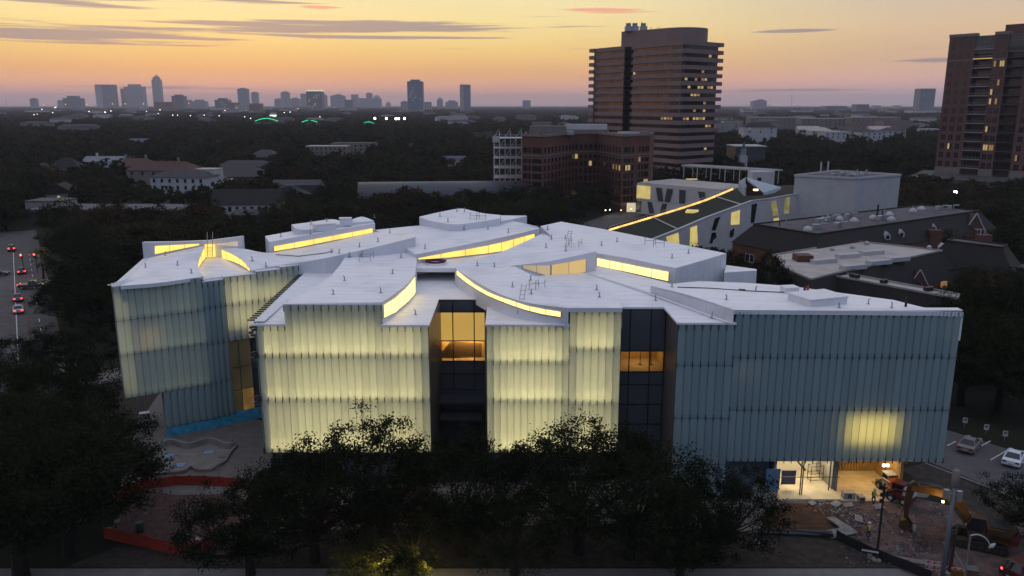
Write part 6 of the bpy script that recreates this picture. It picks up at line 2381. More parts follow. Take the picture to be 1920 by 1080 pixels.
car('black car cut off by the left edge at the junction', p.x - 1.0, p.y, .1, (.02, .02, .022), 'sedan', lit=False, name='street_car')
p = P(1817, 841, 0)
car('silver-brown sedan parked nose away in the lot beside the blue facade', p.x, p.y, rad(48), (.20, .165, .15), 'sedan', lit=False, group='cars in the parking lot')
p = P(1900, 866, 0)
car('white sedan parked at the right edge of the lot', p.x, p.y, rad(50), (.62, .64, .70), 'sedan', lit=False, group='cars in the parking lot')
p = P(1912, 1082, 0)
SV = car('dark red SUV with one lit tail light cut by the bottom right corner', p.x + .6, p.y + .3, rad(28), (.055, .012, .012), 'suv', lit=False, L=4.7, W=1.9, cat='suv', name='suv')

q = MB(); q.box((-2.39, .68, 1.0), (.05, .16, .2)); q.build('lit_tail_lamp', glow('tail_lamp_small', (1, .05, .06), 3), SV)

# ------------------------------------------------------------------ street lights, signals, signs
def signal(px, py, label):
    p = P(px, py + 34, 0)
    T = thing('traffic_light', label, 'traffic light', (p.x, p.y, 0), 0, 'traffic lights at the junction')
    z = zat(p, py)
    q = MB(); q.tube([(0, .3, 0), (0, .3, z + .3)], .09, 6); q.build('pole', M_black, T)
    q = MB(); q.base(-.22, .22, -.1, .15, z - .8, z + .35); q.build('signal_box', M_black, T)
    q = MB(); q.lathe([(.02, -.02), (.2, 0), (.02, .02)], (0, 0, 0), 12)
    b = q.build('red_lamp', glow('signal_red', (1, .03, .02), 22), T)
    b.rotation_euler = (math.pi / 2, 0, 0)
    b.location = (0, -.14, z)
    point('signal_glow', (0, -.7, z), 45, (1, .05, .02), .2, T)
signal(44, 478, 'left one of two red traffic lights over the street')
signal(69, 477, 'right one of two red traffic lights, next to the lit palm')
rr = random.Random(8)
for i in range(9):
    p = P(54.5 + (i % 2), 600 + i * 5.5, 0)
    T = thing('delineator', 'red and white marker post in the row along the street edge', 'marker post', (p.x, p.y, .02), 0, 'red marker posts along the street')
    q = MB(); q.lathe([(.16, 0), (.16, .06), (.05, .08), (.05, .9)], (0, 0, 0), 6); q.build('post', mat('marker_red', (.45, .05, .03), .5) if i == 0 else bpy.data.materials['marker_red'], T)
    q = MB(); q.lathe([(.056, .55), (.056, .75)], (0, 0, 0), 6); q.build('band', M_whiteb, T)
for i, (px, py) in enumerate(((1808, 788), (1848, 801), (1883, 813))):
    p = P(px, py + 14, 0)
    z = zat(p, py)
    T = thing('parking_sign', ['small white parking sign nearest the blue facade', 'middle small white parking sign behind the lot', 'right small white parking sign behind the white car'][i], 'sign', (p.x, p.y, 0), rad(-20), 'parking signs behind the lot')
    q = MB(); q.tube([(0, .03, 0), (0, .03, z + .3)], .03, 5); q.build('post', M_galv, T)
    q = MB(); q.base(-.28, .28, -.02, .0, z - .36, z + .36); q.build('plate', M_whiteb, T)
    q = MB(); q.base(-.18, .18, -.026, -.022, z - .02, z + .2); q.build('plate_print', M_greyglass, T)
# big grey pole with white antenna drum
T = thing('utility_pole', 'tall grey steel pole with a white antenna drum and meter boxes', 'pole', (36.1, 60, 0))
q = MB(); q.lathe([(.19, 0), (.17, 5), (.15, 9.7)], (0, 0, 0), 12); q.build('shaft', mat('pole_grey', (.13, .14, .165), .5, metal=.2), T, smooth=True)
q = MB(); q.lathe([(.2, 9.6), (.29, 9.7), (.29, 11.0), (.22, 11.1)], (0, 0, 0), 14); q.build('antenna_drum', M_stone, T, smooth=True)
for x, z, h_ in ((-.62, 9.0, .75), (.45, 8.8, .9), (.36, 1.2, 1.2)):
    q = MB(); q.base(x - .2, x + .2, -.2, .1, z - h_ / 2, z + h_ / 2); q.tube([(0, 0, z), (x, 0, z)], .05, 5); q.build('equipment_box', M_galv if h_ < 1 else M_stone, T)
# slim black pole in the dirt
p = P(1643, 1050, 0)
T = thing('light_pole', 'slim black pole with small fittings standing in the site dirt', 'pole', (p.x, p.y, 0), 0)
zt = zat(p, 906)
q = MB(); q.lathe([(.13, 0), (.10, zt * .6), (.08, zt)], (0, 0, 0), 8); q.build('shaft', M_black, T)
q = MB(); q.lathe([(.42, 0), (.42, .14), (.2, .2)], (0, 0, 0), 12); q.build('base_plate', M_conc, T)
for z in (zt - .4, zt - 1.1, zt - 1.7):
    q = MB(); q.base(-.28, .0, -.08, .08, z - .16, z + .16); q.build('fitting', M_black, T)
# thin white streetlight with a curved arm
T = thing('street_light', 'thin white streetlight with a curved arm and a pale head near the bottom edge', 'street light', (xat(1812, 1060, 56.5), 56.5, 0))
zt = zat(Vector((0, 56.5, 0)), 1004)
q = MB(); q.tube([(0, 0, 0), (0, 0, zt)], .07, 8); q.build('shaft', M_stone, T)
q = MB(); q.tube(catmull([(0, 0, zt), (.5, -.05, zt + .1), (1.1, -.1, zt - .15), (1.55, -.15, zt - .75)], 10), .05, 6); q.build('arm', M_whiteb, T)
q = MB(); q.lathe([(.05, -.1), (.16, 0), (.12, .12), (.04, .2)], (0, 0, 0), 10); b = q.build('lamp_head', M_whiteb, T); b.location, b.rotation_euler, b.scale = (1.62, -.16, zt - .85), (0, .9, 0), (1, 1, 2)

# ------------------------------------------------------------------ site plant
M_yel = mat('plant_yellow', (.13, .055, .012), .55, var=.15, scale=2)
M_yeld = mat('plant_brown', (.05, .025, .010), .6, var=.3, scale=2)
M_org = mat('plant_orange', (.42, .09, .02), .5)
M_redm = mat('plant_red', (.10, .018, .014), .5)
def excavator(x, y, ang):
    T = thing('excavator', 'yellow-brown crawler excavator with its bucket resting on the rubble', 'excavator', (x, y, .02), ang)
    for s_ in (-1, 1):
        q = MB()
        prof = []
        for i in range(9):
            a = math.pi / 2 + math.pi * i / 8
            prof.append((-1.75 + .42 * math.cos(a), .43 + .42 * math.sin(a)))
        for i in range(9):
            a = -math.pi / 2 + math.pi * i / 8
            prof.append((1.75 + .42 * math.cos(a), .43 + .42 * math.sin(a)))
        n = len(prof)
        vs = [(a, s_ * 1.25 - .3, b) for a, b in prof] + [(a, s_ * 1.25 + .3, b) for a, b in prof]
        q.add(vs, [tuple(range(n - 1, -1, -1)), tuple(range(n, 2 * n))] + [(i, (i + 1) % n, n + (i + 1) % n, n + i) for i in range(n)])
        tk = q.build('track', M_tyre, T)
        q = MB()
        for i in range(7):
            q.tube([(-1.7 + i * .57, s_ * 1.25 - .33, .43), (-1.7 + i * .57, s_ * 1.25 + .33, .43)], .2, 8)
        q.build('roller', M_yeld, tk, kind='stuff')
    q = MB(); q.base(-1.0, 1.0, -1.0, 1.0, .5, .95); q.lathe([(.8, .95), (.8, 1.15)], (0, 0, 0), 14); q.build('undercarriage', M_dark, T)
    q = MB(); q.base(-2.3, 1.0, -1.35, 1.35, 1.15, 1.75); q.build('deck', M_yeld, T)
    q = MB(); q.prism([(-2.4, -1.35), (-.3, -1.35), (-.3, 1.35), (-2.4, 1.35), (-2.75, .8), (-2.75, -.8)], 1.3, 2.35); q.build('engine_hood', M_yeld, T)
    q = MB(); q.base(-2.2, -.6, -1.0, 1.0, 2.351, 2.42); q.build('hood_grille', M_black, T)
    q = MB(); q.prism([(-2.8, -1.3), (-2.3, -1.38), (-2.3, 1.38), (-2.8, 1.3), (-3.0, .7), (-3.0, -.7)], 1.1, 1.9); q.build('counterweight', M_redm, T)
    cb = MB()
    vs = [(-.1, .45, 1.75), (1.25, .45, 1.75), (1.35, .45, 2.4), (1.0, .45, 3.1), (-.1, .45, 3.1), (-.1, 1.35, 1.75), (1.25, 1.35, 1.75), (1.35, 1.35, 2.4), (1.0, 1.35, 3.1), (-.1, 1.35, 3.1)]
    cb.add(vs, [(0, 1, 2, 3, 4), (9, 8, 7, 6, 5), (0, 5, 6, 1), (1, 6, 7, 2), (2, 7, 8, 3), (3, 8, 9, 4), (4, 9, 5, 0)])
    c = cb.build('cab', M_cglass, T)
    q = MB()
    for i in range(5):
        for yy in (.45, 1.35):
            a, b = vs[i], vs[(i + 1) % 5]
            q.tube([(a[0], yy, a[2]), (b[0], yy, b[2])], .05, 4)
    q.base(-.15, 1.05, .4, 1.4, 3.1, 3.18)
    q.build('cab_frame', M_yeld, c, kind='stuff')
    bm_ = [Vector((1.0, -.15, 1.7)), Vector((2.0, -.15, 3.6)), Vector((3.2, -.15, 4.35)), Vector((6.1, -.15, 4.3))]
    def beam(name, pts, hw, ws, m):
        q = MB()
        vs = []
        for i, p in enumerate(pts):
            d = (pts[min(i + 1, len(pts) - 1)] - pts[max(i - 1, 0)]).normalized()
            up = Vector((-d.z, 0, d.x))
            for sy in (-1, 1):
                for su in (-1, 1):
                    vs.append(p + up * hw[i] * su + Vector((0, sy * ws, 0)))
        fs = []
        for i in range(len(pts) - 1):
            o = i * 4
            fs += [(o, o + 1, o + 5, o + 4), (o + 3, o + 2, o + 6, o + 7), (o + 1, o + 3, o + 7, o + 5), (o + 2, o, o + 4, o + 6)]
        e = (len(pts) - 1) * 4
        fs += [(0, 2, 3, 1), (e, e + 1, e + 3, e + 2)]
        q.add(vs, fs)
        return q.build(name, m, T)
    beam('boom', catmull(bm_, 9), [.28, .34, .40, .46, .48, .44, .40, .36, .32, .26], .24, M_yel)
    st = [Vector((5.7, -.15, 4.9)), Vector((6.15, -.15, 4.3)), Vector((6.35, -.15, 2.6)), Vector((6.3, -.15, 1.15))]
    beam('stick', st, [.16, .36, .28, .18], .19, M_yeld)
    q = MB()
    prof = [(6.25, 1.25), (6.75, .95), (6.85, .45), (6.5, .08), (5.9, .0), (5.55, .2)]
    inner = [(6.25, 1.1), (6.6, .9), (6.7, .5), (6.45, .2), (5.95, .14), (5.6, .3)]
    n = len(prof)
    for sy in (-.7, .7):
        q.add([(a, sy - .15 - .03, b) for a, b in prof] + [(a, sy - .15 + .03, b) for a, b in prof], [tuple(range(n)), tuple(range(2 * n - 1, n - 1, -1))] + [(i, (i + 1) % n, n + (i + 1) % n, n + i) for i in range(n)])
    for i in range(n - 1):
        q.add([(prof[i][0], -.85, prof[i][1]), (prof[i + 1][0], -.85, prof[i + 1][1]), (prof[i + 1][0], .55, prof[i + 1][1]), (prof[i][0], .55, prof[i][1])], [(0, 1, 2, 3)])
    bk = q.build('bucket', M_yeld, T)
    for i in range(5):
        q = MB(); q.base(5.3, 5.62, -.8 + i * .3, -.68 + i * .3, .12, .24); q.build('bucket_tooth', M_galv, bk)
    for pts in ([(1.4, .22, 1.9), (3.0, .22, 3.9)], [(1.4, -.52, 1.9), (3.0, -.52, 3.9)], [(3.6, -.15, 4.9), (5.6, -.15, 5.0)], [(6.0, -.15, 3.8), (6.75, -.15, 1.5)]):
        q = MB(); q.tube([pts[0], Vector(pts[0]).lerp(Vector(pts[1]), .55)], .11, 7); q.tube([Vector(pts[0]).lerp(Vector(pts[1]), .5), pts[1]], .06, 6)
        q.build('hydraulic_ram', M_dark, T)
    q = MB(); q.base(3.3, 3.5, .12, .3, 3.55, 3.72); q.build('work_lamp', glow('work_lamp', (1, .72, .2), 6), T)
    point('work_light', (3.75, .9, 3.8), 55, (1.0, .62, .15), .15, T)
    q = MB(); q.base(1.3, 1.36, .55, .75, 1.95, 2.1); q.build('cab_lamp', G_wino, T)
    # levelling blade in front of the tracks
    q = MB(); q.prism([(2.5, -1.5), (2.62, -1.5), (2.62, 1.5), (2.5, 1.5)], .1, .95); q.base(1.8, 2.5, -.7, -.5, .35, .55); q.base(1.8, 2.5, .5, .7, .35, .55); q.build('blade', M_yel, T)
excavator(43.6, 67.4, math.atan2(2.8, -5.6))
dp = P(1800, 1092, 0)
DR = thing('drill_rig', 'small yellow drilling rig with a dark upright mast beside the grey pole', 'drill rig', (dp.x, dp.y, .02), -.3)
for s_ in (-.7, .7):
    q = MB(); q.prism([(-1.1, s_ - .2), (1.1, s_ - .2), (1.1, s_ + .2), (-1.1, s_ + .2)], 0, .5); q.build('track', M_tyre, DR)
q = MB(); q.prism([(-.9, -.5), (1.3, -.5), (1.3, .5), (-.9, .5)], .5, 1.25); q.build('body', M_yel, DR)
q = MB(); q.base(.2, 1.2, -.45, .45, 1.26, 1.5); q.build('engine_grille', M_dark, DR)
q = MB()
for a_, b_ in ((-.18, -.18), (.18, -.18), (-.18, .18), (.18, .18)):
    q.tube([(-1.0 + a_, b_, .3), (-1.0 + a_, b_, 5.2)], .05, 4)
for k in range(9):
    q.tube([(-1.18, -.18, .5 + k * .52), (-.82, -.18, 1.0 + k * .52)], .03, 4)
q.build('mast', M_dark, DR, kind='stuff')
q = MB(); q.tube([(-1.0, -.3, .1), (-1.0, -.3, 4.6)], .1, 8); q.build('drill_string', M_yeld, DR)
q = MB(); q.tube([(.2, 0, 1.3), (-.9, 0, 3.0)], .07, 6); q.build('mast_ram', M_galv, DR)
def loader(px, py, ang, body, cover, label, name='loader'):
    p = P(px, py, 0)
    T = thing(name, label, 'loader', (p.x, p.y, .03), ang)
    for s_ in (-1, 1):
        for x in (-.65, .65):
            w = ob('wheel', None, T, (x, s_ * .75, .42))
            q = MB(); q.tube([(0, -.16, 0), (0, .16, 0)], .42, 12); q.build('tyre', M_tyre, w)
            q = MB(); q.tube([(0, -.18, 0), (0, .18, 0)], .2, 8); q.build('rim', M_whiteb, w)
    q = MB(); q.prism([(-1.3, -.6), (1.0, -.6), (1.0, .6), (-1.3, .6)], .45, 1.15); q.build('body', body, T)
    q = MB()
    vs = [(-1.35, -.62, 1.0), (-.35, -.62, 1.0), (-.45, -.55, 1.85), (-1.15, -.55, 1.7), (-1.35, .62, 1.0), (-.35, .62, 1.0), (-.45, .55, 1.85), (-1.15, .55, 1.7)]
    q.add(vs, [(0, 1, 2, 3), (7, 6, 5, 4), (0, 4, 5, 1), (1, 5, 6, 2), (2, 6, 7, 3), (3, 7, 4, 0)])
    q.build('engine_cover', cover, T)
    q = MB(); q.base(-.35, .75, -.5, .5, 1.15, 1.95); q.build('cab', M_cglass, T)
    q = MB(); q.base(-.42, .82, -.56, .56, 1.95, 2.05)
    for a in (-.36, .76):
        for b in (-.5, .5):
            q.tube([(a, b, 1.15), (a, b, 1.96)], .05, 4)
    q.build('cab_frame', body, T, kind='stuff')
    for s_ in (-1, 1):
        q = MB(); q.tube([(-1.1, s_ * .68, 1.6), (.3, s_ * .68, 1.45), (1.4, s_ * .66, .6)], .09, 5); q.build('lift_arm', body, T)
    q = MB(); q.prism([(1.4, -.8), (2.1, -.8), (2.1, .8), (1.4, .8)], .05, .18); q.base(1.38, 1.45, -.8, .8, .15, .8); q.build('bucket', M_galv, T)
loader(1667, 922, rad(95), M_whiteb, M_org, 'white compact loader with a bright orange engine cover on the lit ramp')
loader(1688, 940, rad(130), M_redm, M_whiteb, 'red and white compact loader just behind the raised excavator arm')
# light stand on the ramp
p = P(1656, 915, 0)
T = thing('site_lamp', 'tripod work lamp glowing white on the lit ramp', 'lamp', (p.x, p.y, .1))
q = MB(); q.tube([(0, 0, .6), (0, 0, 2.5)], .04, 6)
for i in range(3):
    q.tube([(0, 0, .8), (math.cos(i * 2.1) * .5, math.sin(i * 2.1) * .5, 0)], .03, 4)
q.build('stand', M_black, T)
for x in (-.2, .2):
    q = MB(); q.base(x - .14, x + .14, -.1, .05, 2.4, 2.65); q.build('lamp_head', glow('lamp_white', (1, .92, .7), 8), T)

# ------------------------------------------------------------------ people
M_skin = mat('skin', (.30, .18, .12), .6)
M_denim = mat('denim', (.035, .04, .055), .9)
M_vest = mat('vest_lime', (.30, .36, .05), .7)
def person(x, y, z, rz, label, vest=M_vest, trousers=M_denim, helmet=(.55, .5, .42), stride=.12):
    T = thing('person', label, 'person', (x, y, z), rz)
    J = {'pelvis': (0, 0, .95), 'waist': (0, 0, 1.12), 'chest': (0, .01, 1.36), 'neck': (0, 0, 1.50), 'head0': (0, -.01, 1.58), 'head': (0, -.02, 1.68), 'top': (0, -.01, 1.75)}
    E = [('pelvis', 'waist'), ('waist', 'chest'), ('chest', 'neck'), ('neck', 'head0'), ('head0', 'head'), ('head', 'top')]
    Rr = {'pelvis': .155, 'waist': .135, 'chest': .165, 'neck': .06, 'head0': .075, 'head': .10, 'top': .06}
    for s_, n in ((-1, 'l'), (1, 'r')):
        J.update({n + 'hip': (s_ * .10, 0, .90), n + 'knee': (s_ * .11, -stride * s_ * .8, .50), n + 'ankle': (s_ * .11, stride * s_, .09), n + 'toe': (s_ * .12, stride * s_ - .16, .04),
                  n + 'sh': (s_ * .19, .01, 1.42), n + 'el': (s_ * .25, .03, 1.13), n + 'wr': (s_ * .21, -.16, .98), n + 'palm': (s_ * .20, -.22, .94)})
        E += [('pelvis', n + 'hip'), (n + 'hip', n + 'knee'), (n + 'knee', n + 'ankle'), (n + 'ankle', n + 'toe'), ('chest', n + 'sh'), (n + 'sh', n + 'el'), (n + 'el', n + 'wr'), (n + 'wr', n + 'palm')]
        Rr.update({n + 'hip': .10, n + 'knee': .065, n + 'ankle': .045, n + 'toe': .045, n + 'sh': .065, n + 'el': .048, n + 'wr': .032, n + 'palm': .038})
        for k in range(4):
            J[n + 'f%d' % k] = (s_ * (.185 + .012 * k), -.30 + .01 * abs(k - 1), .905 + .014 * k)
            E.append((n + 'palm', n + 'f%d' % k)); Rr[n + 'f%d' % k] = .009
        J[n + 'th'] = (s_ * .165, -.26, .955); E.append((n + 'palm', n + 'th')); Rr[n + 'th'] = .010
    names = list(J)
    me = bpy.data.meshes.new('body')
    me.from_pydata([J[k] for k in names], [(names.index(a), names.index(b)) for a, b in E], [])
    me.materials.append(trousers)
    o = ob('body', me, T)
    md_ = o.modifiers.new('skin', 'SKIN')
    for i, k in enumerate(names):
        me.skin_vertices[0].data[i].radius = (Rr[k], Rr[k] * (.8 if k in ('chest', 'waist', 'pelvis') else 1))
    me.skin_vertices[0].data[0].use_root = True
    o.modifiers.new('sub', 'SUBSURF').levels = 1
    q = MB(); q.lathe([(.17, .98), (.165, 1.15), (.20, 1.34), (.17, 1.46), (.08, 1.51)], (0, 0, 0), 12); v_ = q.build('vest', vest, T, smooth=True); v_.scale = (1.08, .82, 1)
    q = MB(); q.lathe([(.155, 1.70), (.15, 1.74), (.12, 1.81), (.03, 1.84)], (0, -.01, 0), 12); q.build('helmet', mat('helmet', helmet, .4), T, smooth=True)
    q = MB(); q.lathe([(.05, 1.60), (.092, 1.64), (.098, 1.70), (.08, 1.74)], (0, -.028, 0), 10); q.build('face', M_skin, T, smooth=True)
p = P(1637, 946, 0)
person(p.x, p.y, .02, rad(20), 'site worker in a lime vest standing before the lit ramp')
p = P(1627, 1012, 0)
person(p.x, p.y, .02, rad(-150), 'worker in a yellow top half hidden behind the black silt fence', vest=mat('vest_yellow', (.42, .38, .05), .7))

# ------------------------------------------------------------------ site clutter
def barrier_run(pxs, h, m, name, label, cat, post=M_black, step=2.0, group=None, sag=.06, thick=.05):
    pts = []
    for a, b in zip(pxs[:-1], pxs[1:]):
        A_, B_ = P(*a), P(*b)
        n = max(1, round((B_ - A_).length / step))
        pts += [A_.lerp(B_, i / n) for i in range(n)]
    pts.append(P(*pxs[-1]))
    T = thing(name, label, cat, (0, 0, 0), 0, group)
    rr = random.Random(len(pts))
    for i in range(len(pts) - 1):
        a, b = pts[i], pts[i + 1]
        d = (b - a).normalized()
        n = Vector((-d.y, d.x, 0)) * thick / 2
        q = MB()
        K = 4
        vs = []
        for k in range(K + 1):
            c = a.lerp(b, k / K)
            s_ = sag * math.sin(math.pi * k / K) + rr.uniform(-.02, .02)
            vs += [c - n + Vector((0, 0, .02)), c + n + Vector((0, 0, .02)), c - n + Vector((0, 0, h - s_)), c + n + Vector((0, 0, h - s_))]
        fs = []
        for k in range(K):
            o = k * 4
            fs += [(o, o + 4, o + 6, o + 2), (o + 1, o + 3, o + 7, o + 5), (o + 2, o + 6, o + 7, o + 3)]
        q.add(vs, fs)
        q.build('mesh_panel', m, T)
        q = MB()
        q.tube([a, a + Vector((0, 0, h + .12))], .035, 5)
        q.build('post', post, T)
M_ofence = mat('orange_mesh', (.24, .028, .013), .7, var=.2, scale=3)
M_silt = mat('silt_fabric', (.012, .012, .013), .8, var=.3, scale=2)
barrier_run([(212, 945), (235, 928), (280, 917), (330, 910), (385, 910), (440, 914), (490, 925)], 1.15, M_ofence, 'safety_fence', 'curved orange mesh fence on the far side of the excavated ring', 'fence')
barrier_run([(196, 1010), (232, 1018), (275, 1027), (318, 1038), (355, 1042), (385, 1034), (404, 1016), (400, 998)], 1.25, M_ofence, 'safety_fence', 'curved orange mesh fence on the near side of the excavated ring', 'fence')
barrier_run([(575, 975), (640, 976), (720, 976), (790, 974)], 1.1, M_ofence, 'safety_fence', 'straight orange mesh fence half hidden behind the tree row, nearer one', 'fence')
barrier_run([(700, 936), (760, 934), (806, 934)], 1.1, M_ofence, 'safety_fence', 'short orange mesh fence behind the tree row, farther one', 'fence')
barrier_run([(1568, 1012), (1610, 1033), (1645, 1049), (1700, 1070), (1745, 1090)], 1.0, M_silt, 'silt_fence', 'black fabric silt fence running down to the striped barricade', 'fence')
barrier_run([(1425, 1002), (1500, 1005), (1562, 1010)], .5, M_silt, 'silt_sock', 'low black fabric barrier along the bottom of the red earth', 'barrier')
for i, (a, b) in enumerate((((1430, 998), (1562, 1003)), ((1432, 1003), (1560, 1008)))):
    T = thing('pipe', ['upper of two long dark pipes lying below the red earth', 'lower of two long dark pipes lying below the red earth'][i], 'pipe', (0, 0, 0), 0, 'long pipes below the red earth')
    q = MB(); q.tube([P(*a) + Vector((0, 0, .3)), P(*b) + Vector((0, 0, .3))], .13, 7); q.build('shaft', M_dark, T)
    q = MB(); q.tube([P(*b) + Vector((-.1, 0, .3)), P(*b) + Vector((.15, 0, .3))], .17, 7); q.build('collar', M_galv, T)
# rubble: larger pieces singly, the rest as one heap
M_slab = mat('broken_concrete', (.17, .17, .175), .9, var=.3, scale=1.5)
M_slabr = mat('broken_reddish', (.10, .065, .055), .9, var=.3, scale=1.5)
def chunk(mb, c, s, r):
    n = 5
    vs, a0 = [], r.uniform(0, 6)
    for k in range(2):
        for i in range(n):
            a = a0 + 2 * math.pi * i / n + r.uniform(-.3, .3)
            q = s * r.uniform(.6, 1.1) * (1 if k == 0 else .7)
            vs.append((c[0] + q * math.cos(a), c[1] + q * math.sin(a), c[2] + (0 if k == 0 else s * r.uniform(.4, .9))))
    mb.add(vs, [tuple(range(n, 2 * n))] + [(i, (i + 1) % n, n + (i + 1) % n, n + i) for i in range(n)])
r_ = random.Random(15)
mbs = [MB(), MB(), MB()]
for i in range(1500):
    if i < 750:
        f = r_.random()
        px, py = lerp(1530, 1640, f) + r_.gauss(0, 16), lerp(938, 985, f) + r_.gauss(0, 9)
    elif i < 1050:
        px, py = 1735 + r_.gauss(0, 17), 1022 + r_.gauss(0, 10)
    else:
        px, py = r_.uniform(1580, 1790), r_.uniform(945, 1060)
    p = P(px, py, .02)
    if py < 936:
        continue
    if px > 1715 and 1050 > i >= 750:
        p.z += max(0, .5 - .03 * math.hypot(px - 1735, (py - 1022) * 1.6)) * r_.random()
    chunk(mbs[r_.choice([0, 0, 1, 1, 2])], p, abs(r_.gauss(.045, .06)) + .035, r_)
for q, m in zip(mbs, (M_slabr, M_slab, mat('dark_rubble', (.05, .045, .045), .95))):
    q.build('rubble', m, None, kind='stuff', label='scattered broken rubble on the building site', category='rubble')
q = MB()
for i in range(70):
    px, py = 1742 + r_.gauss(0, 16), 1018 + r_.gauss(0, 9)
    p = P(px, py, .1)
    pts = [p + Vector((0, 0, r_.uniform(0, .5)))]
    for k in range(3):
        pts.append(pts[-1] + Vector((r_.uniform(-.8, .8), r_.uniform(-.8, .8), r_.uniform(-.15, .35))))
    q.tube(pts, .022, 4, caps=False)
q.build('wire_debris', mat('rusty_wire', (.09, .055, .045), .8), None, kind='stuff', label='tangle of rusty reinforcing wire on the rubble heap', category='debris')
for px, py, l, w, rz, lb in ((1574, 985, 2.6, 1.2, 1.9, 'large white broken panel, upright arm of the V on the rubble'), (1577, 1001, 3.0, 1.2, .25, 'large white broken panel, lower arm of the V on the rubble'), (1567, 948, 1.1, .8, .6, 'pale blue-white sheet crumpled at the top of the rubble'), (1610, 975, 1.3, .8, 1.2, 'pale torn sheet in the middle of the rubble strip'),
                             (1648, 953, 1.1, .7, .1, 'white flat piece beside the worker'), (1730, 1038 + 20, 5.2, .5, -.35, 'long pale plank lying along the silt fence'), (1590, 950, 1.0, .6, 0, 'small white board on the rubble below the lobby'), (1523, 946, .8, .6, .5, 'small pale stone at the lobby edge')):
    p = P(px, py, 0)
    T = thing('broken_panel', lb, 'debris', (p.x, p.y, .06), rz, 'pale debris on the building site')
    q = MB(); q.add([(-l / 2, -w / 2, 0), (l / 2, -w / 2 * .8, .05), (l / 2 * .94, w / 2, .2), (-l / 2, w / 2 * .9, .12), (-l / 2, -w / 2, .08), (l / 2, -w / 2 * .8, .13), (l / 2 * .94, w / 2, .28), (-l / 2, w / 2 * .9, .2)], [(3, 2, 1, 0), (4, 5, 6, 7), (0, 1, 5, 4), (1, 2, 6, 5), (2, 3, 7, 6), (3, 0, 4, 7)])
    q.build('slab', M_slab if 'plank' not in lb else M_stone, T)
# striped barricade
M_bred = mat('barricade_red', (.42, .05, .05), .6)
for px, py, rz, lb in ((1760, 1082, -.32, 'red and white striped barricade at the bottom edge, left one'), (1786, 1092, -.35, 'red and white striped barricade beside the grey pole, right one')):
    p = P(px, py, 0)
    T = thing('barricade', lb, 'barricade', (p.x, p.y, 0), rz, 'striped barricades at the bottom edge')
    for s_ in (-.85, .85):
        q = MB(); q.tube([(s_, -.35, 0), (s_, 0, 1.45), (s_, .35, 0)], .035, 4); q.build('leg', M_whiteb, T)
    for z in (.55, .95, 1.35):
        q = MB(); q.base(-1.15, 1.15, -.06, -.02, z - .12, z + .12); bd = q.build('board', M_whiteb, T)
        for i in range(5):
            x = -1.0 + i * .48
            q = MB(); q.add([(x - .12, -.064, z - .12), (x + .12, -.064, z - .12), (x + .28, -.064, z + .12), (x + .04, -.064, z + .12)], [(0, 1, 2, 3)]); q.build('stripe', M_bred, bd)
# sign boards at the silt fence
p = P(1628, 1052, 0)
T = thing('notice_board', 'small white notice strip on the black silt fence', 'sign', (p.x, p.y - .15, 0), -.35)
q = MB(); q.base(-.7, .7, -.03, 0, 1.0, 1.16); q.build('strip', M_whiteb, T)
q = MB(); q.base(-.2, .2, -.03, 0, .35, .85); q.build('plate', M_stone, T)
q = MB(); q.base(-.65, -.6, 0, .05, 0, 1.1); q.base(.6, .65, 0, .05, 0, 1.1); q.build('stake', M_dark, T, kind='stuff')

# ------------------------------------------------------------------ pool basin and ring on the left
def ribbon(pxs, h, w, z0=0.0, smooth=40):
    pts = catmull([P(a, b, 0) for a, b in pxs], smooth)
    q = MB()
    vs = []
    for i, p in enumerate(pts):
        d = (pts[min(i + 1, len(pts) - 1)] - pts[max(i - 1, 0)]).normalized()
        n = Vector((-d.y, d.x, 0)) * w / 2
        vs += [p - n + Vector((0, 0, z0)), p + n + Vector((0, 0, z0)), p + n + Vector((0, 0, z0 + h)), p - n + Vector((0, 0, z0 + h))]
    fs = []
    for i in range(len(pts) - 1):
        o = i * 4
        fs += [(o, o + 1, o + 5, o + 4), (o + 1, o + 2, o + 6, o + 5), (o + 2, o + 3, o + 7, o + 6), (o + 3, o, o + 4, o + 7)]
    q.add(vs, fs)
    return q
PB = thing('pool_basin', 'empty pool basin with a wavy concrete rim on the left plaza', 'pool')
basin = [(280, 863), (292, 850), (300, 841), (322, 834), (355, 841), (392, 831), (425, 841), (444, 838), (432, 852), (422, 868), (408, 876), (395, 884), (370, 884), (358, 876), (340, 888), (310, 889), (288, 891), (280, 883), (250, 880)]
q = MB(); q.add([P(a, b, .022) for a, b in basin], [tuple(range(len(basin) - 1, -1, -1))]); q.build('basin_floor', mat('basin_floor', (.20, .18, .165), .85, var=.12, scale=.8), PB)
ribbon([(278, 862), (292, 850), (300, 841), (322, 834), (355, 841), (392, 831), (425, 841), (444, 838)], .75, .3).build('rim_wall', M_conc, PB)
ribbon([(444, 838), (432, 852), (422, 868), (408, 876), (395, 884), (370, 884), (358, 878), (344, 887), (310, 890), (288, 892), (280, 884), (250, 880)], .35, .28).build('rim_kerb', M_stone, PB)
for px, py, m in ((316, 856, 'b'), (392, 849, 'b'), (338, 873, 'b'), (297, 878, 'b'), (420, 856, 'g'), (402, 878, 'g')):
    p = P(px, py, 0)
    T = thing('cover_pad', {'b': 'pale blue square pad on the floor of the empty pool basin', 'g': 'grey square pad near the right rim of the empty pool basin'}[m], 'pad', (p.x, p.y, .03), R.uniform(-.2, .2), 'square pads in the pool basin')
    q = MB(); q.base(-.55, .55, -.5, .5, 0, .08); q.build('slab', mat('pad_blue', (.20, .30, .42), .7) if m == 'b' else M_stone, T)
    q = MB(); q.base(-.15, .15, -.05, .05, .08, .12); q.build('pad_grip', M_galv, T)
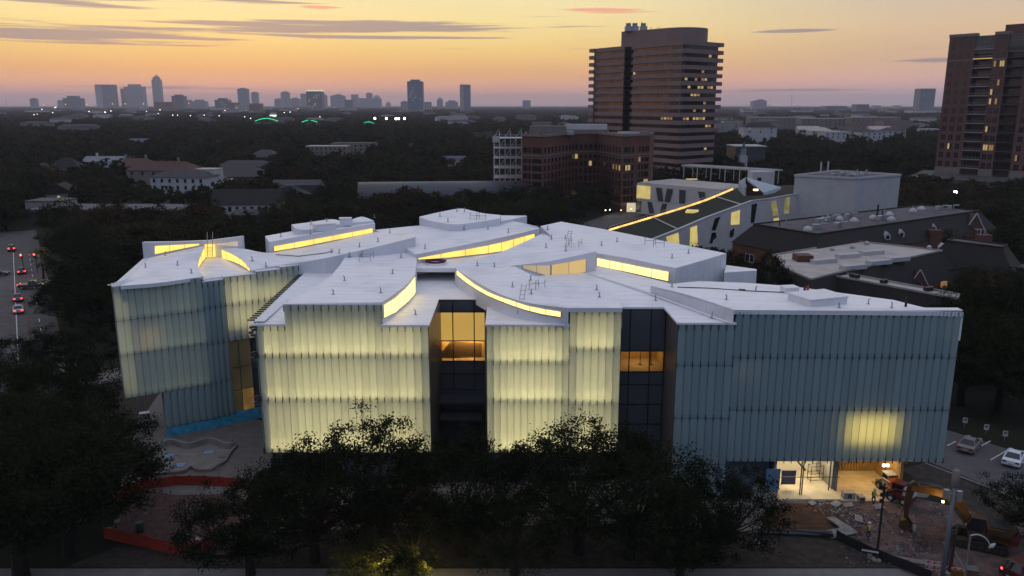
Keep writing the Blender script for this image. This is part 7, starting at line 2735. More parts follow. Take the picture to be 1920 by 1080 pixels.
for px, py in ((291, 852), (437, 839)):
    p = P(px, py, 0)
    T = thing('bollard', 'short pale post at the %s end of the pool rim' % ('left' if px < 300 else 'right'), 'post', (p.x, p.y, 0))
    q = MB(); q.lathe([(.12, 0), (.12, 1.2), (.1, 1.25)], (0, 0, 0), 8); q.build('shaft', M_stone, T)
    q = MB(); q.lathe([(.14, 1.1), (.14, 1.18)], (0, 0, 0), 8); q.build('cap', M_whiteb, T)
for px, py, h_, r0, m, lb in ((272, 963, 1.9, .17, M_stone, 'tall pale pipe standing up in the excavated ring'), (241, 976, 1.0, .11, M_stone, 'short pale pipe standing in the excavated ring'), (336, 1008, 1.0, .08, M_stone, 'thin pale stake standing near the right of the excavated ring')):
    p = P(px, py, 0)
    T = thing('standing_pipe', lb, 'pipe', (p.x, p.y, .02), 0, 'pipes standing in the excavated ring')
    q = MB(); q.lathe([(r0, 0), (r0, h_), (r0 * .8, h_), (r0 * .8, h_ - .2)], (0, 0, 0), 10); q.build('shaft', m, T)
    q = MB(); q.lathe([(r0 * 1.15, 0), (r0 * 1.15, .1)], (0, 0, 0), 10); q.build('foot', M_conc, T)
p = P(263, 997, 0)
T = thing('drum', 'dark green drum standing in the excavated ring', 'drum', (p.x, p.y, .02))
q = MB(); q.lathe([(.34, 0), (.36, .05), (.36, .3), (.38, .33), (.36, .36), (.36, .62), (.38, .65), (.36, .68), (.36, .95), (.34, .98)], (0, 0, 0), 14); q.build('body', mat('drum_green', (.025, .05, .035), .5), T, smooth=True)
q = MB(); q.lathe([(.33, .985), (.33, 1.02)], (0, 0, 0), 14); q.build('lid', mat('drum_lid', (.05, .09, .075), .5), T)
for px, py, s_, lb in ((220, 979, .5, 'pale crumpled sack at the left of the excavated ring'), (203, 994, .45, 'small pale bucket beside the orange fence'), (350, 1009, .7, 'flat pale stone slab in the excavated ring'), (371, 1012, .45, 'white bag near the right end of the orange ring'), (380, 1032, .5, 'pale scrap lying on the near orange fence'), (1420, 1018, .6, 'white crumpled bag lying in the brown dirt')):
    p = P(px, py, 0)
    T = thing('sack', lb, 'sack', (p.x, p.y, .03), R.uniform(0, 3))
    q = MB(); q.lathe([(s_ * .7, 0), (s_ * .9, s_ * .2), (s_ * .6, s_ * .5), (s_ * .15, s_ * .62)], (0, 0, 0), 9)
    b = q.build('body', M_whiteb if 'white' in lb else M_stone, T, smooth=True); b.scale = (1, .7, .8)
    q = MB(); q.lathe([(s_ * .12, s_ * .45), (s_ * .2, s_ * .62)], (0, 0, 0), 6); q.build('tie', M_stone, T)
p = P(120, 978, 0)
T = thing('tarpaulin', 'dark green tarpaulin sheet under the left trees', 'tarpaulin', (p.x, p.y, 0), .4)
q = MB(); q.add([(-2, -.6, .6), (2, -.6, .9), (2.2, .8, 1.0), (-1.8, .8, .7), (-2, -.7, 0), (2, -.7, 0)], [(0, 1, 2, 3), (4, 5, 1, 0)]); q.build('sheet', mat('tarp_green', (.02, .09, .06), .6), T)
q = MB()
for a in ((-2, -.6), (2, -.6), (2.2, .8), (-1.8, .8)):
    q.tube([(a[0], a[1], 0), (a[0], a[1], .7)], .04, 4)
q.build('stake', M_dark, T, kind='stuff')
# pile of paving and bundles beside the overhang
for i, (px, py, w, d, h_, m, lb) in enumerate(((268, 800, 1.8, 1.1, .5, M_dark, 'dark pallet of bundles on the plaza, left of the pile'), (282, 800, 1.6, 1.0, .8, M_stone, 'pale wrapped pallet on the plaza, right of the pile'), (272, 790, 1.4, 1.0, 1.1, M_galv, 'grey pallet of boards at the back of the plaza pile'))):
    p = P(px, py, 0)
    T = thing('pallet', lb, 'pallet', (p.x, p.y, .02), .2 * i, 'material pile beside the glass overhang')
    q = MB()
    for k in range(3):
        q.base(-w / 2, w / 2, -d / 2 + k * (d - .1) / 2, -d / 2 + k * (d - .1) / 2 + .1, 0, .12)
    q.build('skid', M_bark if 'M_bark' in globals() else M_dark, T, kind='stuff')
    for k in range(3):
        q = MB(); q.base(-w / 2 + .05 * k, w / 2 - .04 * k, -d / 2 + .03 * k, d / 2 - .05 * k, .125 + k * h_ / 3, .12 + (k + 1) * h_ / 3 - .02); q.build('bundle', m, T)

# ------------------------------------------------------------------ far lights
G_lampw = glow('street_lamp_white', (1.0, .93, .78), 5)
G_lampo = glow('street_lamp_orange', (1.0, .55, .16), 4)
G_lamps = glow('street_lamp_small', (1.0, .62, .3), 1.6)
G_lampg = glow('street_lamp_green', (.85, 1.0, .45), 5)
def far_lamp(px, py, Y, m, s, label, group, name='street_lamp', cat='street lamp'):
    c = PY(px, py, Y)
    T = thing(name, label, cat, (c.x, c.y, 0), 0, group)
    q = MB(); q.tube([(0, 0, 0), (0, 0, c.z)], s * .18, 4); q.build('post', M_black, T)
    q = MB(); q.lathe([(s * .1, -s * .5), (s * .5, -s * .2), (s * .5, s * .2), (s * .1, s * .5)], (0, -s * .3, c.z), 8); q.build('lamp', m, T)
for px, py in ((64, 215), (70, 214), (79, 205), (99, 211), (162, 196), (167, 209), (197, 210), (198, 211), (208, 208), (211, 195), (235, 195), (269, 195), (275, 209), (297, 213), (324, 216), (333, 216), (357, 217), (383, 216), (354, 194), (429, 194), (459, 219), (533, 211), (544, 210), (559, 204), (600, 219), (103, 202), (105, 201), (82, 197), (123, 196), (300, 206), (411, 217), (422, 207), (470, 222)):
    m = rr.choice([G_lampw, G_lampw, G_lampo, G_lampw])
    if py < 199:
        m = G_lampo
    Y = max(1500, 60000 / max(3, py - 196) * .42)
    Y = min(Y, 4800)
    far_lamp(px, py, Y, m, Y * .00085, 'distant glowing street lamp at the foot of the far skyline', 'far street lamps below the skyline')
for i in range(34):
    px = 1440 + i * 5.3 + rr.uniform(-5, 5) + (60 if i > 28 else 0)
    far_lamp(px, rr.uniform(193.5, 199), 6500, G_lamps, 4.2, 'tiny orange light in the row along the right horizon', 'far street lamps on the right horizon')
for i, (px, py) in enumerate(((703, 222), (724.5, 222), (742.5, 222.5), (747.5, 222.5), (758.5, 222))):
    far_lamp(px, py, 1500, glow('floodlight', (1, .93, .72), 14) if i == 0 else bpy.data.materials['floodlight'], 3.6, 'bright white sports floodlight over the trees in the row of five', 'sports floodlights over the trees', 'floodlight', 'floodlight')
# green-lit bridge arches
G_grn = glow('green_light', (.02, .75, .28), 1.5, base=(.02, .1, .05))
for x0, x1, yb, yt, lb, br in ((478, 521, 227, 222, 'green-lit bridge arch farthest left among the trees', 0), (566, 595, 229, 225.5, 'green-lit broken bridge arch second from the left', 1), (680, 702, 232, 228.5, 'short green-lit arch below the floodlights', 0), (801, 812, 240, 237, 'small green-lit arch end left of the longer arch', 0), (827, 862, 243, 235.5, 'long green-lit bridge arch right of centre', 0)):
    Y = 1450
    T = thing('bridge_arch', lb, 'bridge', (0, 0, 0), 0, 'green lit bridge arches')
    a, b = PY(x0, yb, Y), PY(x1, yb, Y)
    zt = PY(x0, yt, Y).z
    for k_ in range(7):
        keep((a.x + b.x) / 2 * (1 - k_ * .02), Y - k_ * 28, (b.x - a.x) / 2 + 14)
    pts = [a.lerp(b, i / 12) + Vector((0, 0, (zt - a.z) * math.sin(math.pi * i / 12))) for i in range(13)]
    q = MB(); q.tube(pts[:6] if br else pts, .55, 5); q.build('arch_rib', G_grn, T)
    if br:
        q = MB(); q.tube(pts[7:], .55, 5); q.build('arch_rib', G_grn, T)
    q = MB()
    for p in pts[1:-1:2]:
        q.tube([p, (p.x, p.y, a.z - 3)], .2, 4)
    q.base(a.x - 3, b.x + 3, Y - 1, Y + 6, a.z - 4, a.z - 3)
    q.build('deck', M_conc, T)
bb = thing('billboard', 'small bright white billboard above the left green arch', 'billboard', (xat(512, 216, 1900), 1900, 0))
zb = PY(512, 217.5, 1900).z
q = MB(); q.base(-8, 8, 0, .6, zb - 2.5, zb + 2.6); q.build('screen', glow('screen_white', (1, .95, .8), 1.3), bb)
q = MB(); q.base(-.8, .8, .7, 2, 0, zb); q.build('column', M_dark, bb)
# nearer lamps among the houses
for px, py, py0, m, lb in ((411, 341, 352, G_lampg, 'street lamp glowing beside the bungalow with the lit porch'), (487, 349, 372, G_lampg, 'street lamp on the power pole behind the museum'), (82, 362, 380, G_lampw, 'white lamp beside the low house at the left'), (404, 352, 362, G_lampw, 'small white lamp at the corner of the white cube house'), (108, 363, 379, G_lampo, 'orange lamp on the gable of the low house at the left'), (79, 305, 322, G_lampw, 'white lamp near the dark slate house'),
                           (1135, 394, 405, G_lampw, 'bright lamp at the street corner left of the art school'), (1143, 393, 404, G_lampw, 'second bright lamp at the street corner left of the art school'), (1164, 394, 404, G_lampo, 'orange lamp on the street left of the art school'), (1183, 392, 402, G_lampo, 'orange lamp nearest the art school wing'), (891, 391, 402, G_lampg, 'lamp glowing through the tree tops right of the far roof')):
    p = P(px, py0, 0)
    s = p.y * .0011
    c = Vector((p.x, p.y, zat(p, py)))
    T = thing('street_lamp', lb, 'street lamp', (p.x, p.y, 0))
    q = MB(); q.tube([(0, 0, 0), (0, 0, c.z)], .08, 5); q.build('post', M_black, T)
    q = MB(); q.lathe([(.1, -s * .6), (s * .6, -s * .2), (s * .6, s * .2), (.1, s * .6)], (0, -.3, c.z), 8); q.build('lamp', m, T)
    point('lamp_light', (0, -1.2, c.z + .3), 90, (1, .85, .5), .2, T)
p = P(484, 425, 0)
# power line over the gardens
prev = None
for i, (px, py, pyb) in enumerate(((408, 322, 350), (480, 350, 378), (546, 344, 372), (602, 363, 390))):
    b = P(px, pyb, 0)
    t_ = Vector((b.x, b.y, zat(b, py)))
    T = thing('power_pole', ['leftmost power pole over the gardens', 'power pole with the lamp, second from the left', 'power pole third from the left over the gardens', 'rightmost power pole with the transformer'][i], 'power pole', (b.x, b.y, 0), 0, 'power poles over the gardens')
    q = MB(); q.lathe([(.17, 0), (.12, t_.z)], (0, 0, 0), 7); q.build('pole', M_bark if 'M_bark' in globals() else M_dark, T)
    q = MB(); q.base(-1.1, 1.1, -.06, .06, t_.z - .5, t_.z - .35); q.build('crossarm', M_dark, T)
    if i == 3:
        q = MB(); q.lathe([(.35, t_.z - 2.4), (.35, t_.z - 1.4)], (.4, 0, 0), 8); q.build('transformer', M_galv, T)
    if prev is not None:
        for k in (-1, 0, 1):
            a, c = prev + Vector((k, 0, -.3)), t_ + Vector((k, 0, -.3))
            q = MB(); q.tube([a.lerp(c, j / 8) - Vector((0, 0, 1.2 * math.sin(math.pi * j / 8))) - Vector((b.x, b.y, 0)) for j in range(9)], .035, 4)
            q.build('wire', M_galv, T)
    prev = t_
    keep(b.x, b.y, 3)
# grey lamp post before the hotel
b = P(1054, 400, 0)
T = thing('lamp_post', 'tall grey lamp post before the brick hotel', 'lamp post', (b.x, b.y, 0))
zt = zat(b, 369)
q = MB(); q.lathe([(.18, 0), (.12, zt)], (0, 0, 0), 7); q.build('shaft', M_galv, T)
q = MB(); q.tube([(0, 0, zt), (1.6, -.3, zt + .2)], .07, 5); q.base(1.4, 2.2, -.5, -.1, zt + .1, zt + .25); q.build('arm', M_galv, T)
# antenna masts on the horizon
for px, yt, Y, lb in ((1485, 178, 7000, 'thin radio mast on the right horizon, taller one'), (1444, 184, 7000, 'thin radio mast on the right horizon, shorter one'), (11, 189, 6000, 'thin mast at the far left horizon')):
    c = PY(px, yt, Y)
    T = thing('radio_mast', lb, 'mast', (c.x, Y, 0))
    q = MB(); q.tube([(0, 0, 0), (0, 0, c.z)], 1.6, 4); q.build('mast', M_galv, T)
    q = MB(); q.base(-4, 4, -1, 1, c.z * .9, c.z * .92); q.build('platform', M_galv, T)
b = P(1694, 283, 0)
T = thing('flag_pole', 'thin white flag pole above the trees on the right', 'pole', (b.x, b.y, 0))
q = MB(); q.tube([(0, 0, 0), (0, 0, zat(b, 243))], .3, 6); q.build('shaft', M_whiteb, T)
q = MB(); q.lathe([(.6, 0), (.6, .6)], (0, 0, 0), 8); q.build('foot', M_conc, T)

# ------------------------------------------------------------------ trees
def leaf_mat(name, col, col2, tr=0.35):
    m = bpy.data.materials.new(name)
    m.use_nodes = True
    t = NT(m.node_tree)
    m.node_tree.nodes.clear()
    oi = t.n('ShaderNodeObjectInfo')
    g = t.n('ShaderNodeNewGeometry')
    nz = t.n('ShaderNodeTexNoise')
    nz.inputs['Scale'].default_value = 0.45
    nz.inputs['Detail'].default_value = 3
    t.link(g.outputs['Position'], nz.inputs['Vector'])
    n2 = t.n('ShaderNodeTexNoise')
    n2.inputs['Scale'].default_value = 0.012
    n2.inputs['Detail'].default_value = 4
    t.link(g.outputs['Position'], n2.inputs['Vector'])
    f = t.m('ADD', t.m('MULTIPLY', t.ss(nz.outputs[0], .3, .7), .45), t.m('ADD', t.m('MULTIPLY', t.m('POWER', oi.outputs['Random'], 2.0), .75), t.m('MULTIPLY', t.ss(n2.outputs[0], .45, .75), .35)))
    c = t.mix(f, tuple(col) + (1,), tuple(col2) + (1,))
    df = t.n('ShaderNodeBsdfDiffuse')
    t.link(c, df.inputs[0])
    tl = t.n('ShaderNodeBsdfTranslucent')
    t.link(c, tl.inputs[0])
    mx = t.n('ShaderNodeMixShader')
    mx.inputs[0].default_value = tr
    t.link(df.outputs[0], mx.inputs[1])
    t.link(tl.outputs[0], mx.inputs[2])
    ou = t.n('ShaderNodeOutputMaterial')
    t.link(mx.outputs[0], ou.inputs[0])
    return m
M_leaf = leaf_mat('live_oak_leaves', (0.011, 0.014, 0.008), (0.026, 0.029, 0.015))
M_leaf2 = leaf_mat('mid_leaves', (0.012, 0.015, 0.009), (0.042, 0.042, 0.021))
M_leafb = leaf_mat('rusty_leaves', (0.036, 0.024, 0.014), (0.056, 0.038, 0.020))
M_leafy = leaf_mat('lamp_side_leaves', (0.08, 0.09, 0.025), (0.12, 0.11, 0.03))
M_bark = mat('bark', (0.022, 0.018, 0.016), 0.9, var=0.3, scale=3)

def crown_mesh(name, rx, ry, rz, nclump, per, leaf, seed, m, hollow=.5, limbs=True):
    """leaf-sized quads gathered in clumps through the shell of an uneven crown; base of crown at z=0"""
    r = random.Random(seed)
    vs, fs = [], []
    clumps = []
    lob = [(r.uniform(0, 6.28), r.uniform(.75, 1.12)) for _ in range(6)]
    while len(clumps) < nclump:
        a = r.uniform(0, 2 * math.pi)
        k = r.uniform(-.35, 1)
        rad_ = (r.random() ** .45) * (1 - hollow) + hollow
        rr_ = math.sqrt(max(0, 1 - max(k, 0) ** 2)) if k > 0 else 1 - .5 * abs(k)
        s = 1 + .16 * math.sin(3 * a + lob[0][0]) + .12 * math.sin(5 * a + lob[1][0]) + .10 * math.sin(2 * a + 4 * k + lob[2][0])
        clumps.append((rx * rr_ * rad_ * s * math.cos(a), ry * rr_ * rad_ * s * math.sin(a), rz * .3 + rz * .7 * k * rad_ * s + r.uniform(-.3, .3)))
    cs = max(rx, rz) * (.17 if leaf > .25 else .115)
    for cx, cy, cz in clumps:
        cr = cs * r.uniform(.65, 1.35)
        for _ in range(per):
            u, v, w = r.gauss(0, .46), r.gauss(0, .46), r.gauss(0, .36)
            p = Vector((cx + u * cr * 1.2, cy + v * cr * 1.2, cz + w * cr))
            n = Vector((u * .6 + r.gauss(0, .5), v * .6 + r.gauss(0, .5), .6 + r.gauss(0, .5))).normalized()
            t_ = n.orthogonal().normalized()
            t_.rotate(Matrix.Rotation(r.uniform(0, 6.28), 3, n))
            b = n.cross(t_)
            s = leaf * r.uniform(.6, 1.3)
            o = len(vs)
            vs += [tuple(p - t_ * s * .5), tuple(p + b * s * .36), tuple(p + t_ * s * .5), tuple(p - b * s * .36)]
            fs.append((o, o + 1, o + 2, o + 3))
    me = bpy.data.meshes.new(name)
    me.from_pydata(vs, [], fs)
    me.materials.append(m)
    return me, clumps
def trunk_mesh(name, h, r0, clumps, nl, seed, twig=True):
    """trunk to the crown base with limbs out to clumps; crown base at height h"""
    r = random.Random(seed)
    mb = MB()
    lean = Vector((r.uniform(-.5, .5), r.uniform(-.5, .5), 0))
    mb.tube([(0, 0, -.2), (lean.x * .3, lean.y * .3, h * .5), (lean.x, lean.y, h * .95)], [r0 * 1.25, r0, r0 * .8], 7)
    for c in r.sample(clumps, min(nl, len(clumps))):
        c = Vector(c) + Vector((0, 0, h))
        s = Vector((lean.x * .8, lean.y * .8, h * r.uniform(.55, .95)))
        mid = s.lerp(c, .5) + Vector((r.uniform(-.5, .5), r.uniform(-.5, .5), -.08 * (c - s).length))
        rr_ = r0 * r.uniform(.28, .5)
        mb.tube([s, s.lerp(mid, .5) + Vector((0, 0, -.1)), mid, c], [rr_, rr_ * .8, rr_ * .55, rr_ * .2], 5)
    return mb.mesh(name, M_bark, smooth=True)
PROTO = {}
def proto(key, rx, rz, h, nclump, per, leaf, seed, m, r0=.35, nl=14):
    cm, cl = crown_mesh('crown', rx, rx * .95, rz, nclump, per, leaf, seed, m)
    tm = trunk_mesh('trunk', h, r0, cl, nl, seed + 1)
    PROTO[key] = (cm, tm, h)
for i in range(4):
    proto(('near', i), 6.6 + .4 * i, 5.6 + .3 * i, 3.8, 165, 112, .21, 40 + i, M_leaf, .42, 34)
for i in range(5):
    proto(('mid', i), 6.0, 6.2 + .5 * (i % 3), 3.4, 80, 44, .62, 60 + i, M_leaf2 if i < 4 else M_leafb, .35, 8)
for i in range(2):
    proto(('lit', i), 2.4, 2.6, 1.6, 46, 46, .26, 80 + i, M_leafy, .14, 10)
proto(('slim', 0), 1.1, 8.5, 1.0, 40, 40, .4, 90, M_leaf2, .15, 3)
def tree(kind, x, y, s, label, group, rz=None, sz=None, name='oak_tree', cat='tree'):
    cm, tm, h = PROTO[kind]
    T = thing(name, label, cat, (x, y, 0), R.uniform(0, 6.28) if rz is None else rz, group)
    T.scale = (s, s, sz or s)
    ob('trunk', tm, T)
    ob('crown', cm, T, (0, 0, h))
    return T
# foreground row between the camera and the museum (base px, base py, height)
FG = [(470, 1078, 9.6, 'spreading oak at the left end of the dark row before the glowing facade', 0),
      (590, 1052, 10.8, 'dark oak before the middle of the left glowing facade', 1),
      (690, 1030, 13.0, 'tallest oak of the row, its ragged top against the left glowing facade', 2),
      (770, 1075, 7.8, 'low oak just left of the dark recess between the two glowing facades', 3),
      (868, 1040, 11.6, 'round oak before the dark recess with the lit amber windows', 0),
      (965, 1080, 8.2, 'low oak at the foot of the right glowing facade', 1),
      (1085, 1036, 12.9, 'oak with a pointed top against the right glowing facade', 2),
      (1180, 1046, 11.8, 'broad oak before the dark recess right of the glowing facades', 3),
      (1275, 1080, 8.0, 'low oak before the left end of the blue glass facade', 0),
      (1338, 1050, 9.2, 'oak with a flat top before the blue glass facade', 1)]
for px, py, hgt, lb, k in FG:
    p = P(px, py, 0)
    s = hgt / (3.4 + 5.6 + .3 * k + 1.2)
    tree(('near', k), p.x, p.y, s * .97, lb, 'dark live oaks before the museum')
# the big trees on the left
LF = [(40, 1085, 14.0, 'huge dark oak in the bottom left corner', 0), (130, 1040, 12.0, 'dark oak left of the orange barrier ring', 1),
      (40, 955, 12.0, 'dark oak in the middle of the left edge clump', 2), (125, 960, 11.0, 'oak whose right edge reaches the empty pool basin', 3),
      (20, 860, 11.5, 'oak at the left edge below the street', 1), (110, 850, 11.0, 'oak in front of the dark lawn on the left', 0),
      (55, 735, 8.5, 'oak with leaves against the street, at the left edge', 2), (140, 730, 9.0, 'oak left of the pale walkway', 3),
      (185, 640, 10.0, 'oak beside the street left of the museum', 0), (135, 612, 9.5, 'low oak over the street by the red marker posts', 1), (205, 590, 11.0, 'oak between the street and the museum corner', 2),
      (165, 540, 11.5, 'tall oak behind the street corner by the dark pickup', 3), (140, 500, 10.5, 'oak just right of the lamp-lit palm', 1)]
for px, py, hgt, lb, k in LF:
    p = P(px, py, 0)
    s = hgt / (3.4 + 5.6 + .3 * k + 1.2)
    tree(('near', k), p.x, p.y, s * 1.05, lb, 'dark live oaks left of the museum')
RT = [(1945, 1030, 6.8, 'dark oak at the right edge beside the parked white car', 2), (1800, 760, 12.5, 'tall dark oak behind the right tip of the blue facade', 0), (1870, 770, 13.0, 'dense dark oak behind the parking signs', 1),
      (1935, 790, 12.0, 'dark oak at the right edge behind the white car', 3), (1840, 690, 13.0, 'dark oak in the second rank behind the parking lot', 2), (1915, 690, 13.5, 'dark oak at the far right of the second rank', 0), (1850, 640, 13, 'dark oak below the narrow dark mansard wing', 1), (1770, 690, 10, 'dark oak peeping out behind the blue facade tip', 3)]
for px, py, hgt, lb, k in RT:
    p = P(px, py, 0)
    s = hgt / (3.4 + 5.6 + .3 * k + 1.2)
    tree(('near', k), p.x, p.y, s * 1.05, lb, 'dark live oaks right of the museum')
p = P(1436, 532, 0)
p = PY(1433, 560, 108)
tree(('near', 1), 45.0, 138, .78, 'rounded dark tree behind the right roof, before the tan roofed hall', 'dark live oaks right of the museum', sz=1.42)
# lamp-lit shrubs in front
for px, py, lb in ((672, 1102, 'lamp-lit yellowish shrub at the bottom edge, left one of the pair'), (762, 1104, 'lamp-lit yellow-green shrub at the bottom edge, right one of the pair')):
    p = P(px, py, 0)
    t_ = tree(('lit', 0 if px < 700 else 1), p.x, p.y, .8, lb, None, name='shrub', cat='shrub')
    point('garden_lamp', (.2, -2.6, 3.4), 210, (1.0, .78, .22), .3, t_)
# lit palm by the street
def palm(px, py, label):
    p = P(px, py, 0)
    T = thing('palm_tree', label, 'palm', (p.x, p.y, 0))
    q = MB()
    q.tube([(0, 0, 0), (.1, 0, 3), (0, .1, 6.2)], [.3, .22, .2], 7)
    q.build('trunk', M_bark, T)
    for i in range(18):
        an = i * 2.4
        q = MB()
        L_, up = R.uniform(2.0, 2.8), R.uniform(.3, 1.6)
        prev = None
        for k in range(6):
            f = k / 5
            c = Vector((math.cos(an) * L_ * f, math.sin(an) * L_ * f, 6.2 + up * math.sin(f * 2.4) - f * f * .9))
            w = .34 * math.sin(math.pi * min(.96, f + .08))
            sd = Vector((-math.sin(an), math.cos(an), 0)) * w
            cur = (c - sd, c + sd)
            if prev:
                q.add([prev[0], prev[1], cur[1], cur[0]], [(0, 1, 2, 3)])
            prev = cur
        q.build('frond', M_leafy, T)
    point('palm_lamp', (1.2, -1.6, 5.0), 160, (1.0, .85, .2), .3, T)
palm(82, 522, 'palm lit yellow-green by a street lamp beside the traffic lights')
# slim cypresses before the hotel
for px in (1042, 1083, 1127, 1137):
    p = P(px, 399, 0)
    tree(('slim', 0), p.x, p.y, 1.35, 'slim dark cypress standing before the brick hotel', 'cypresses before the brick hotel', name='cypress_tree')

# neighbourhood trees: the nearest ones singly, everything further as one mass
RB_ = random.Random(77)
def in_road(x, y):
    v = Vector((x, y, 0))
    for a, d, L_, w in ((ra, rd, (rb - ra).length, 11.5), (ca, cd, (cb - ca).length, 9), (sa, sd, (sb - sa).length, 10)):
        t_ = (v - a).dot(d)
        if 0 < t_ < L_ and (v - a - d * t_).length < w:
            return True
    return False
MUSP = [(-50, 86), (-50, 110), (-30, 122), (0, 136), (20, 134), (38, 106), (50, 92), (50, 74), (15, 70), (-32, 74)]
def inside(x, y, poly):
    c = False
    n = len(poly)
    for i in range(n):
        (x0, y0), (x1, y1) = poly[i], poly[(i + 1) % n]
        if (y0 > y) != (y1 > y) and x < (x1 - x0) * (y - y0) / (y1 - y0) + x0:
            c = not c
    return c
cand = []
y = 100.0
while y < 420:
    sp = 8.2
    x = -.70 * y
    while x < .70 * y:
        X, Y = x + RB_.uniform(-3, 3), y + RB_.uniform(-3, 3)
        x += sp
        if inside(X, Y, MUSP) or in_road(X, Y) or any((X - a) ** 2 + (Y - b) ** 2 < (c + 2) ** 2 for a, b, c in EXCL):
            continue
        if X > 48 and Y < 130:
            continue
        # is it hidden behind the museum?
        cand.append((X, Y))
    y += sp
def seen(X, Y):
    h = 10.0
    px = 960 + F * X / (Y * CS - (h - CAMH) * SN)
    zt = h - CAMH
    py = 540 - F * (zt * CS + Y * SN) / (Y * CS - zt * SN)
    top = 455 if px < 460 else 405 if px < 1060 else (410 + (px - 1060) * .22 if px < 1400 else 480 + (px - 1400) * .2)
    if 208 < px < 1800 and py > top + 6:
        return False
    if px < -60 or px > 1980:
        return False
    return True
cand = [c for c in cand if seen(*c)]
cand.sort(key=lambda c: c[1])
LB = [('round dark tree', 0), ('dark lumpy tree', 1), ('broad dull green tree', 2), ('tall dense tree', 3), ('rusty brown leaved tree', 4)]
LM = [(o.location.x, o.location.y, w) for o, w in ()]
for px_, py_, w_ in ((335, 366, 'the large white house'), (300, 350, 'the red tile roofed house'), (250, 336, 'the two-chimney villa'), (200, 318, 'the blue-grey sheet roof'), (120, 335, 'the dark slate house'), (78, 345, 'the steep gable at the left edge'), (112, 384, 'the gable with the orange lamp'), (195, 424, 'the long flat grey roof'), (85, 414, 'the grey shed'), (460, 413, 'the white clapboard house'), (520, 425, 'the white gutter line'), (445, 346, 'the orange lit porch'), (560, 366, 'the grey low building'), (700, 378, 'the left end of the vaulted hall'), (840, 372, 'the middle of the vaulted hall'), (985, 368, 'the right end of the vaulted hall'), (950, 345, 'the white steel frame'), (1000, 398, 'the left hotel wing'), (1100, 400, 'the hotel court'), (1200, 400, 'the right hotel wing'), (1150, 425, 'the street behind the museum'), (1300, 345, 'the roof pergola'), (1400, 350, 'the glass skylight wedge'), (1590, 330, 'the plain white block'), (1393, 318, 'the church steeple'), (1800, 380, 'the floodlit parking podium'), (1836, 400, 'the half-timbered gable'), (1890, 470, 'the dormer house'), (1790, 560, 'the narrow mansard wing'), (1900, 560, 'the courtyard wing'), (60, 532, 'the street junction'), (160, 500, 'the lamp-lit palm'), (300, 440, 'the sunken lit court of the museum'), (430, 440, 'the stepped white roof of the museum'), (620, 400, 'the museum roof with the long lit strip'), (880, 395, 'the far curved museum roof')):
    q_ = P(px_, py_, 0)
    LM.append((q_.x, q_.y, w_))
def where(X, Y):
    a, b, w = min(LM, key=lambda l: (l[0] - X) ** 2 + (l[1] - Y) ** 2)
    dx, dy = X - a, Y - b
    far_ = 'just' if math.hypot(dx, dy) < 18 else 'further'
    if abs(dx) > abs(dy):
        return '%s %s of %s' % (far_, 'left' if dx < 0 else 'right', w)
    return '%s %s %s' % (far_, 'before' if dy < 0 else 'behind', w)
n_ind = 300 - len(FG) - len(LF) - len(RT) - 1 - 5
for X, Y in cand[:n_ind]:
    lb, k = LB[4 if RB_.random() < .06 else RB_.randrange(4)]
    s = RB_.uniform(.75, 1.12)
    tree(('mid', k), X, Y, s, lb + ' ' + where(X, Y), 'trees of the neighbourhood canopy', sz=s * RB_.uniform(.85, 1.05))
rest = cand[n_ind:]
# the further canopy: one mass, instanced
pts, scl, rot, idx = [], [], [], []
for X, Y in rest:
    s = RB_.uniform(.8, 1.15)
    pts.append((X, Y, 2.6)); scl.append((s, s, s * .95)); rot.append((0, 0, RB_.uniform(0, 6.28))); idx.append(RB_.choice([0, 0, 1, 1, 2]) if RB_.random() > .08 else 3)
y = 420.0
while y < 9500:
    sp = max(8.4, y * .0135)
    x = -.72 * y
    while x < .72 * y:
        X, Y = x + RB_.uniform(-.4, .4) * sp, y + RB_.uniform(-.4, .4) * sp
        x += sp * (1.0 if y < 900 else 1.15)
        if any((X - a) ** 2 + (Y - b) ** 2 < c * c for a, b, c in EXCL) or (Y < 520 and in_road(X, Y)):
            continue
        if mnoise.noise(Vector((X * .0016, Y * .0016, 3.3))) > (.34 if Y > 900 else .5) and RB_.random() < .8:
            continue
        s = sp / 8.4 * RB_.uniform(.65, 1.3)
        pts.append((X, Y, 2.2)); scl.append((s, s, min(s, 1.3) * RB_.uniform(.6, 1.35))); rot.append((0, 0, RB_.uniform(0, 6.28))); idx.append(RB_.choice([0, 1, 2]) if RB_.random() > .05 else 3)
    y += sp
col = bpy.data.collections.new('canopy_crowns')
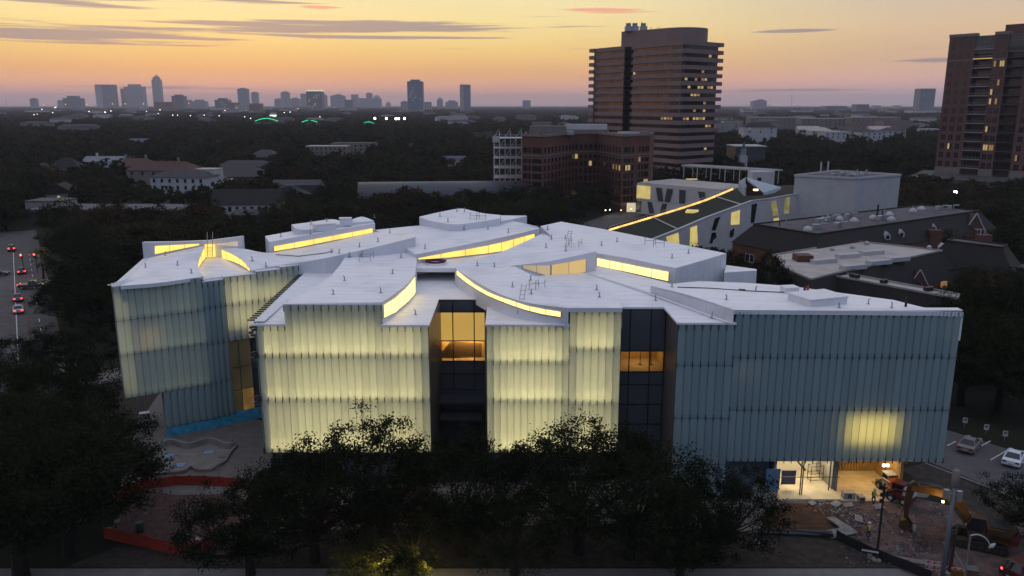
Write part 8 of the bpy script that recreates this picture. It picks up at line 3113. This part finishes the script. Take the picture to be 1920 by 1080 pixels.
for i in range(4):
    cm, _ = crown_mesh('far_crown', 5.6, 5.4, 6.4, 44, 16, 1.35, 120 + i, M_leaf2 if i < 3 else M_leafb)
    o = bpy.data.objects.new('far_crown', cm)
    col.objects.link(o)
me = bpy.data.meshes.new('tree_canopy')
me.from_pydata(pts, [], [])
for nm, ty, dat in (('scl', 'FLOAT_VECTOR', scl), ('rot', 'FLOAT_VECTOR', rot)):
    a = me.attributes.new(nm, ty, 'POINT')
    a.data.foreach_set('vector', [v for p in dat for v in p])
a = me.attributes.new('idx', 'INT', 'POINT')
a.data.foreach_set('value', idx)
can = ob('tree_canopy', me, None, kind='stuff', label='dark tree canopy reaching to the far skyline', category='tree canopy')
ng = bpy.data.node_groups.new('canopy', 'GeometryNodeTree')
ng.interface.new_socket('Geometry', in_out='INPUT', socket_type='NodeSocketGeometry')
ng.interface.new_socket('Geometry', in_out='OUTPUT', socket_type='NodeSocketGeometry')
gi, go = ng.nodes.new('NodeGroupInput'), ng.nodes.new('NodeGroupOutput')
ci = ng.nodes.new('GeometryNodeCollectionInfo')
ci.inputs['Collection'].default_value = col
ci.inputs['Separate Children'].default_value = True
ci.inputs['Reset Children'].default_value = True
ip = ng.nodes.new('GeometryNodeInstanceOnPoints')
ip.inputs['Pick Instance'].default_value = True
def attr(nm, ty):
    n = ng.nodes.new('GeometryNodeInputNamedAttribute')
    n.data_type = ty
    n.inputs['Name'].default_value = nm
    return next(o for o in n.outputs if o.enabled and o.name == 'Attribute')
er = ng.nodes.new('FunctionNodeEulerToRotation')
ng.links.new(attr('rot', 'FLOAT_VECTOR'), er.inputs[0])
ng.links.new(gi.outputs[0], ip.inputs['Points'])
ng.links.new(ci.outputs[0], ip.inputs['Instance'])
ng.links.new(attr('idx', 'INT'), ip.inputs['Instance Index'])
ng.links.new(er.outputs[0], ip.inputs['Rotation'])
ng.links.new(attr('scl', 'FLOAT_VECTOR'), ip.inputs['Scale'])
ng.links.new(ip.outputs[0], go.inputs[0])
md = can.modifiers.new('canopy', 'NODES')
md.node_group = ng
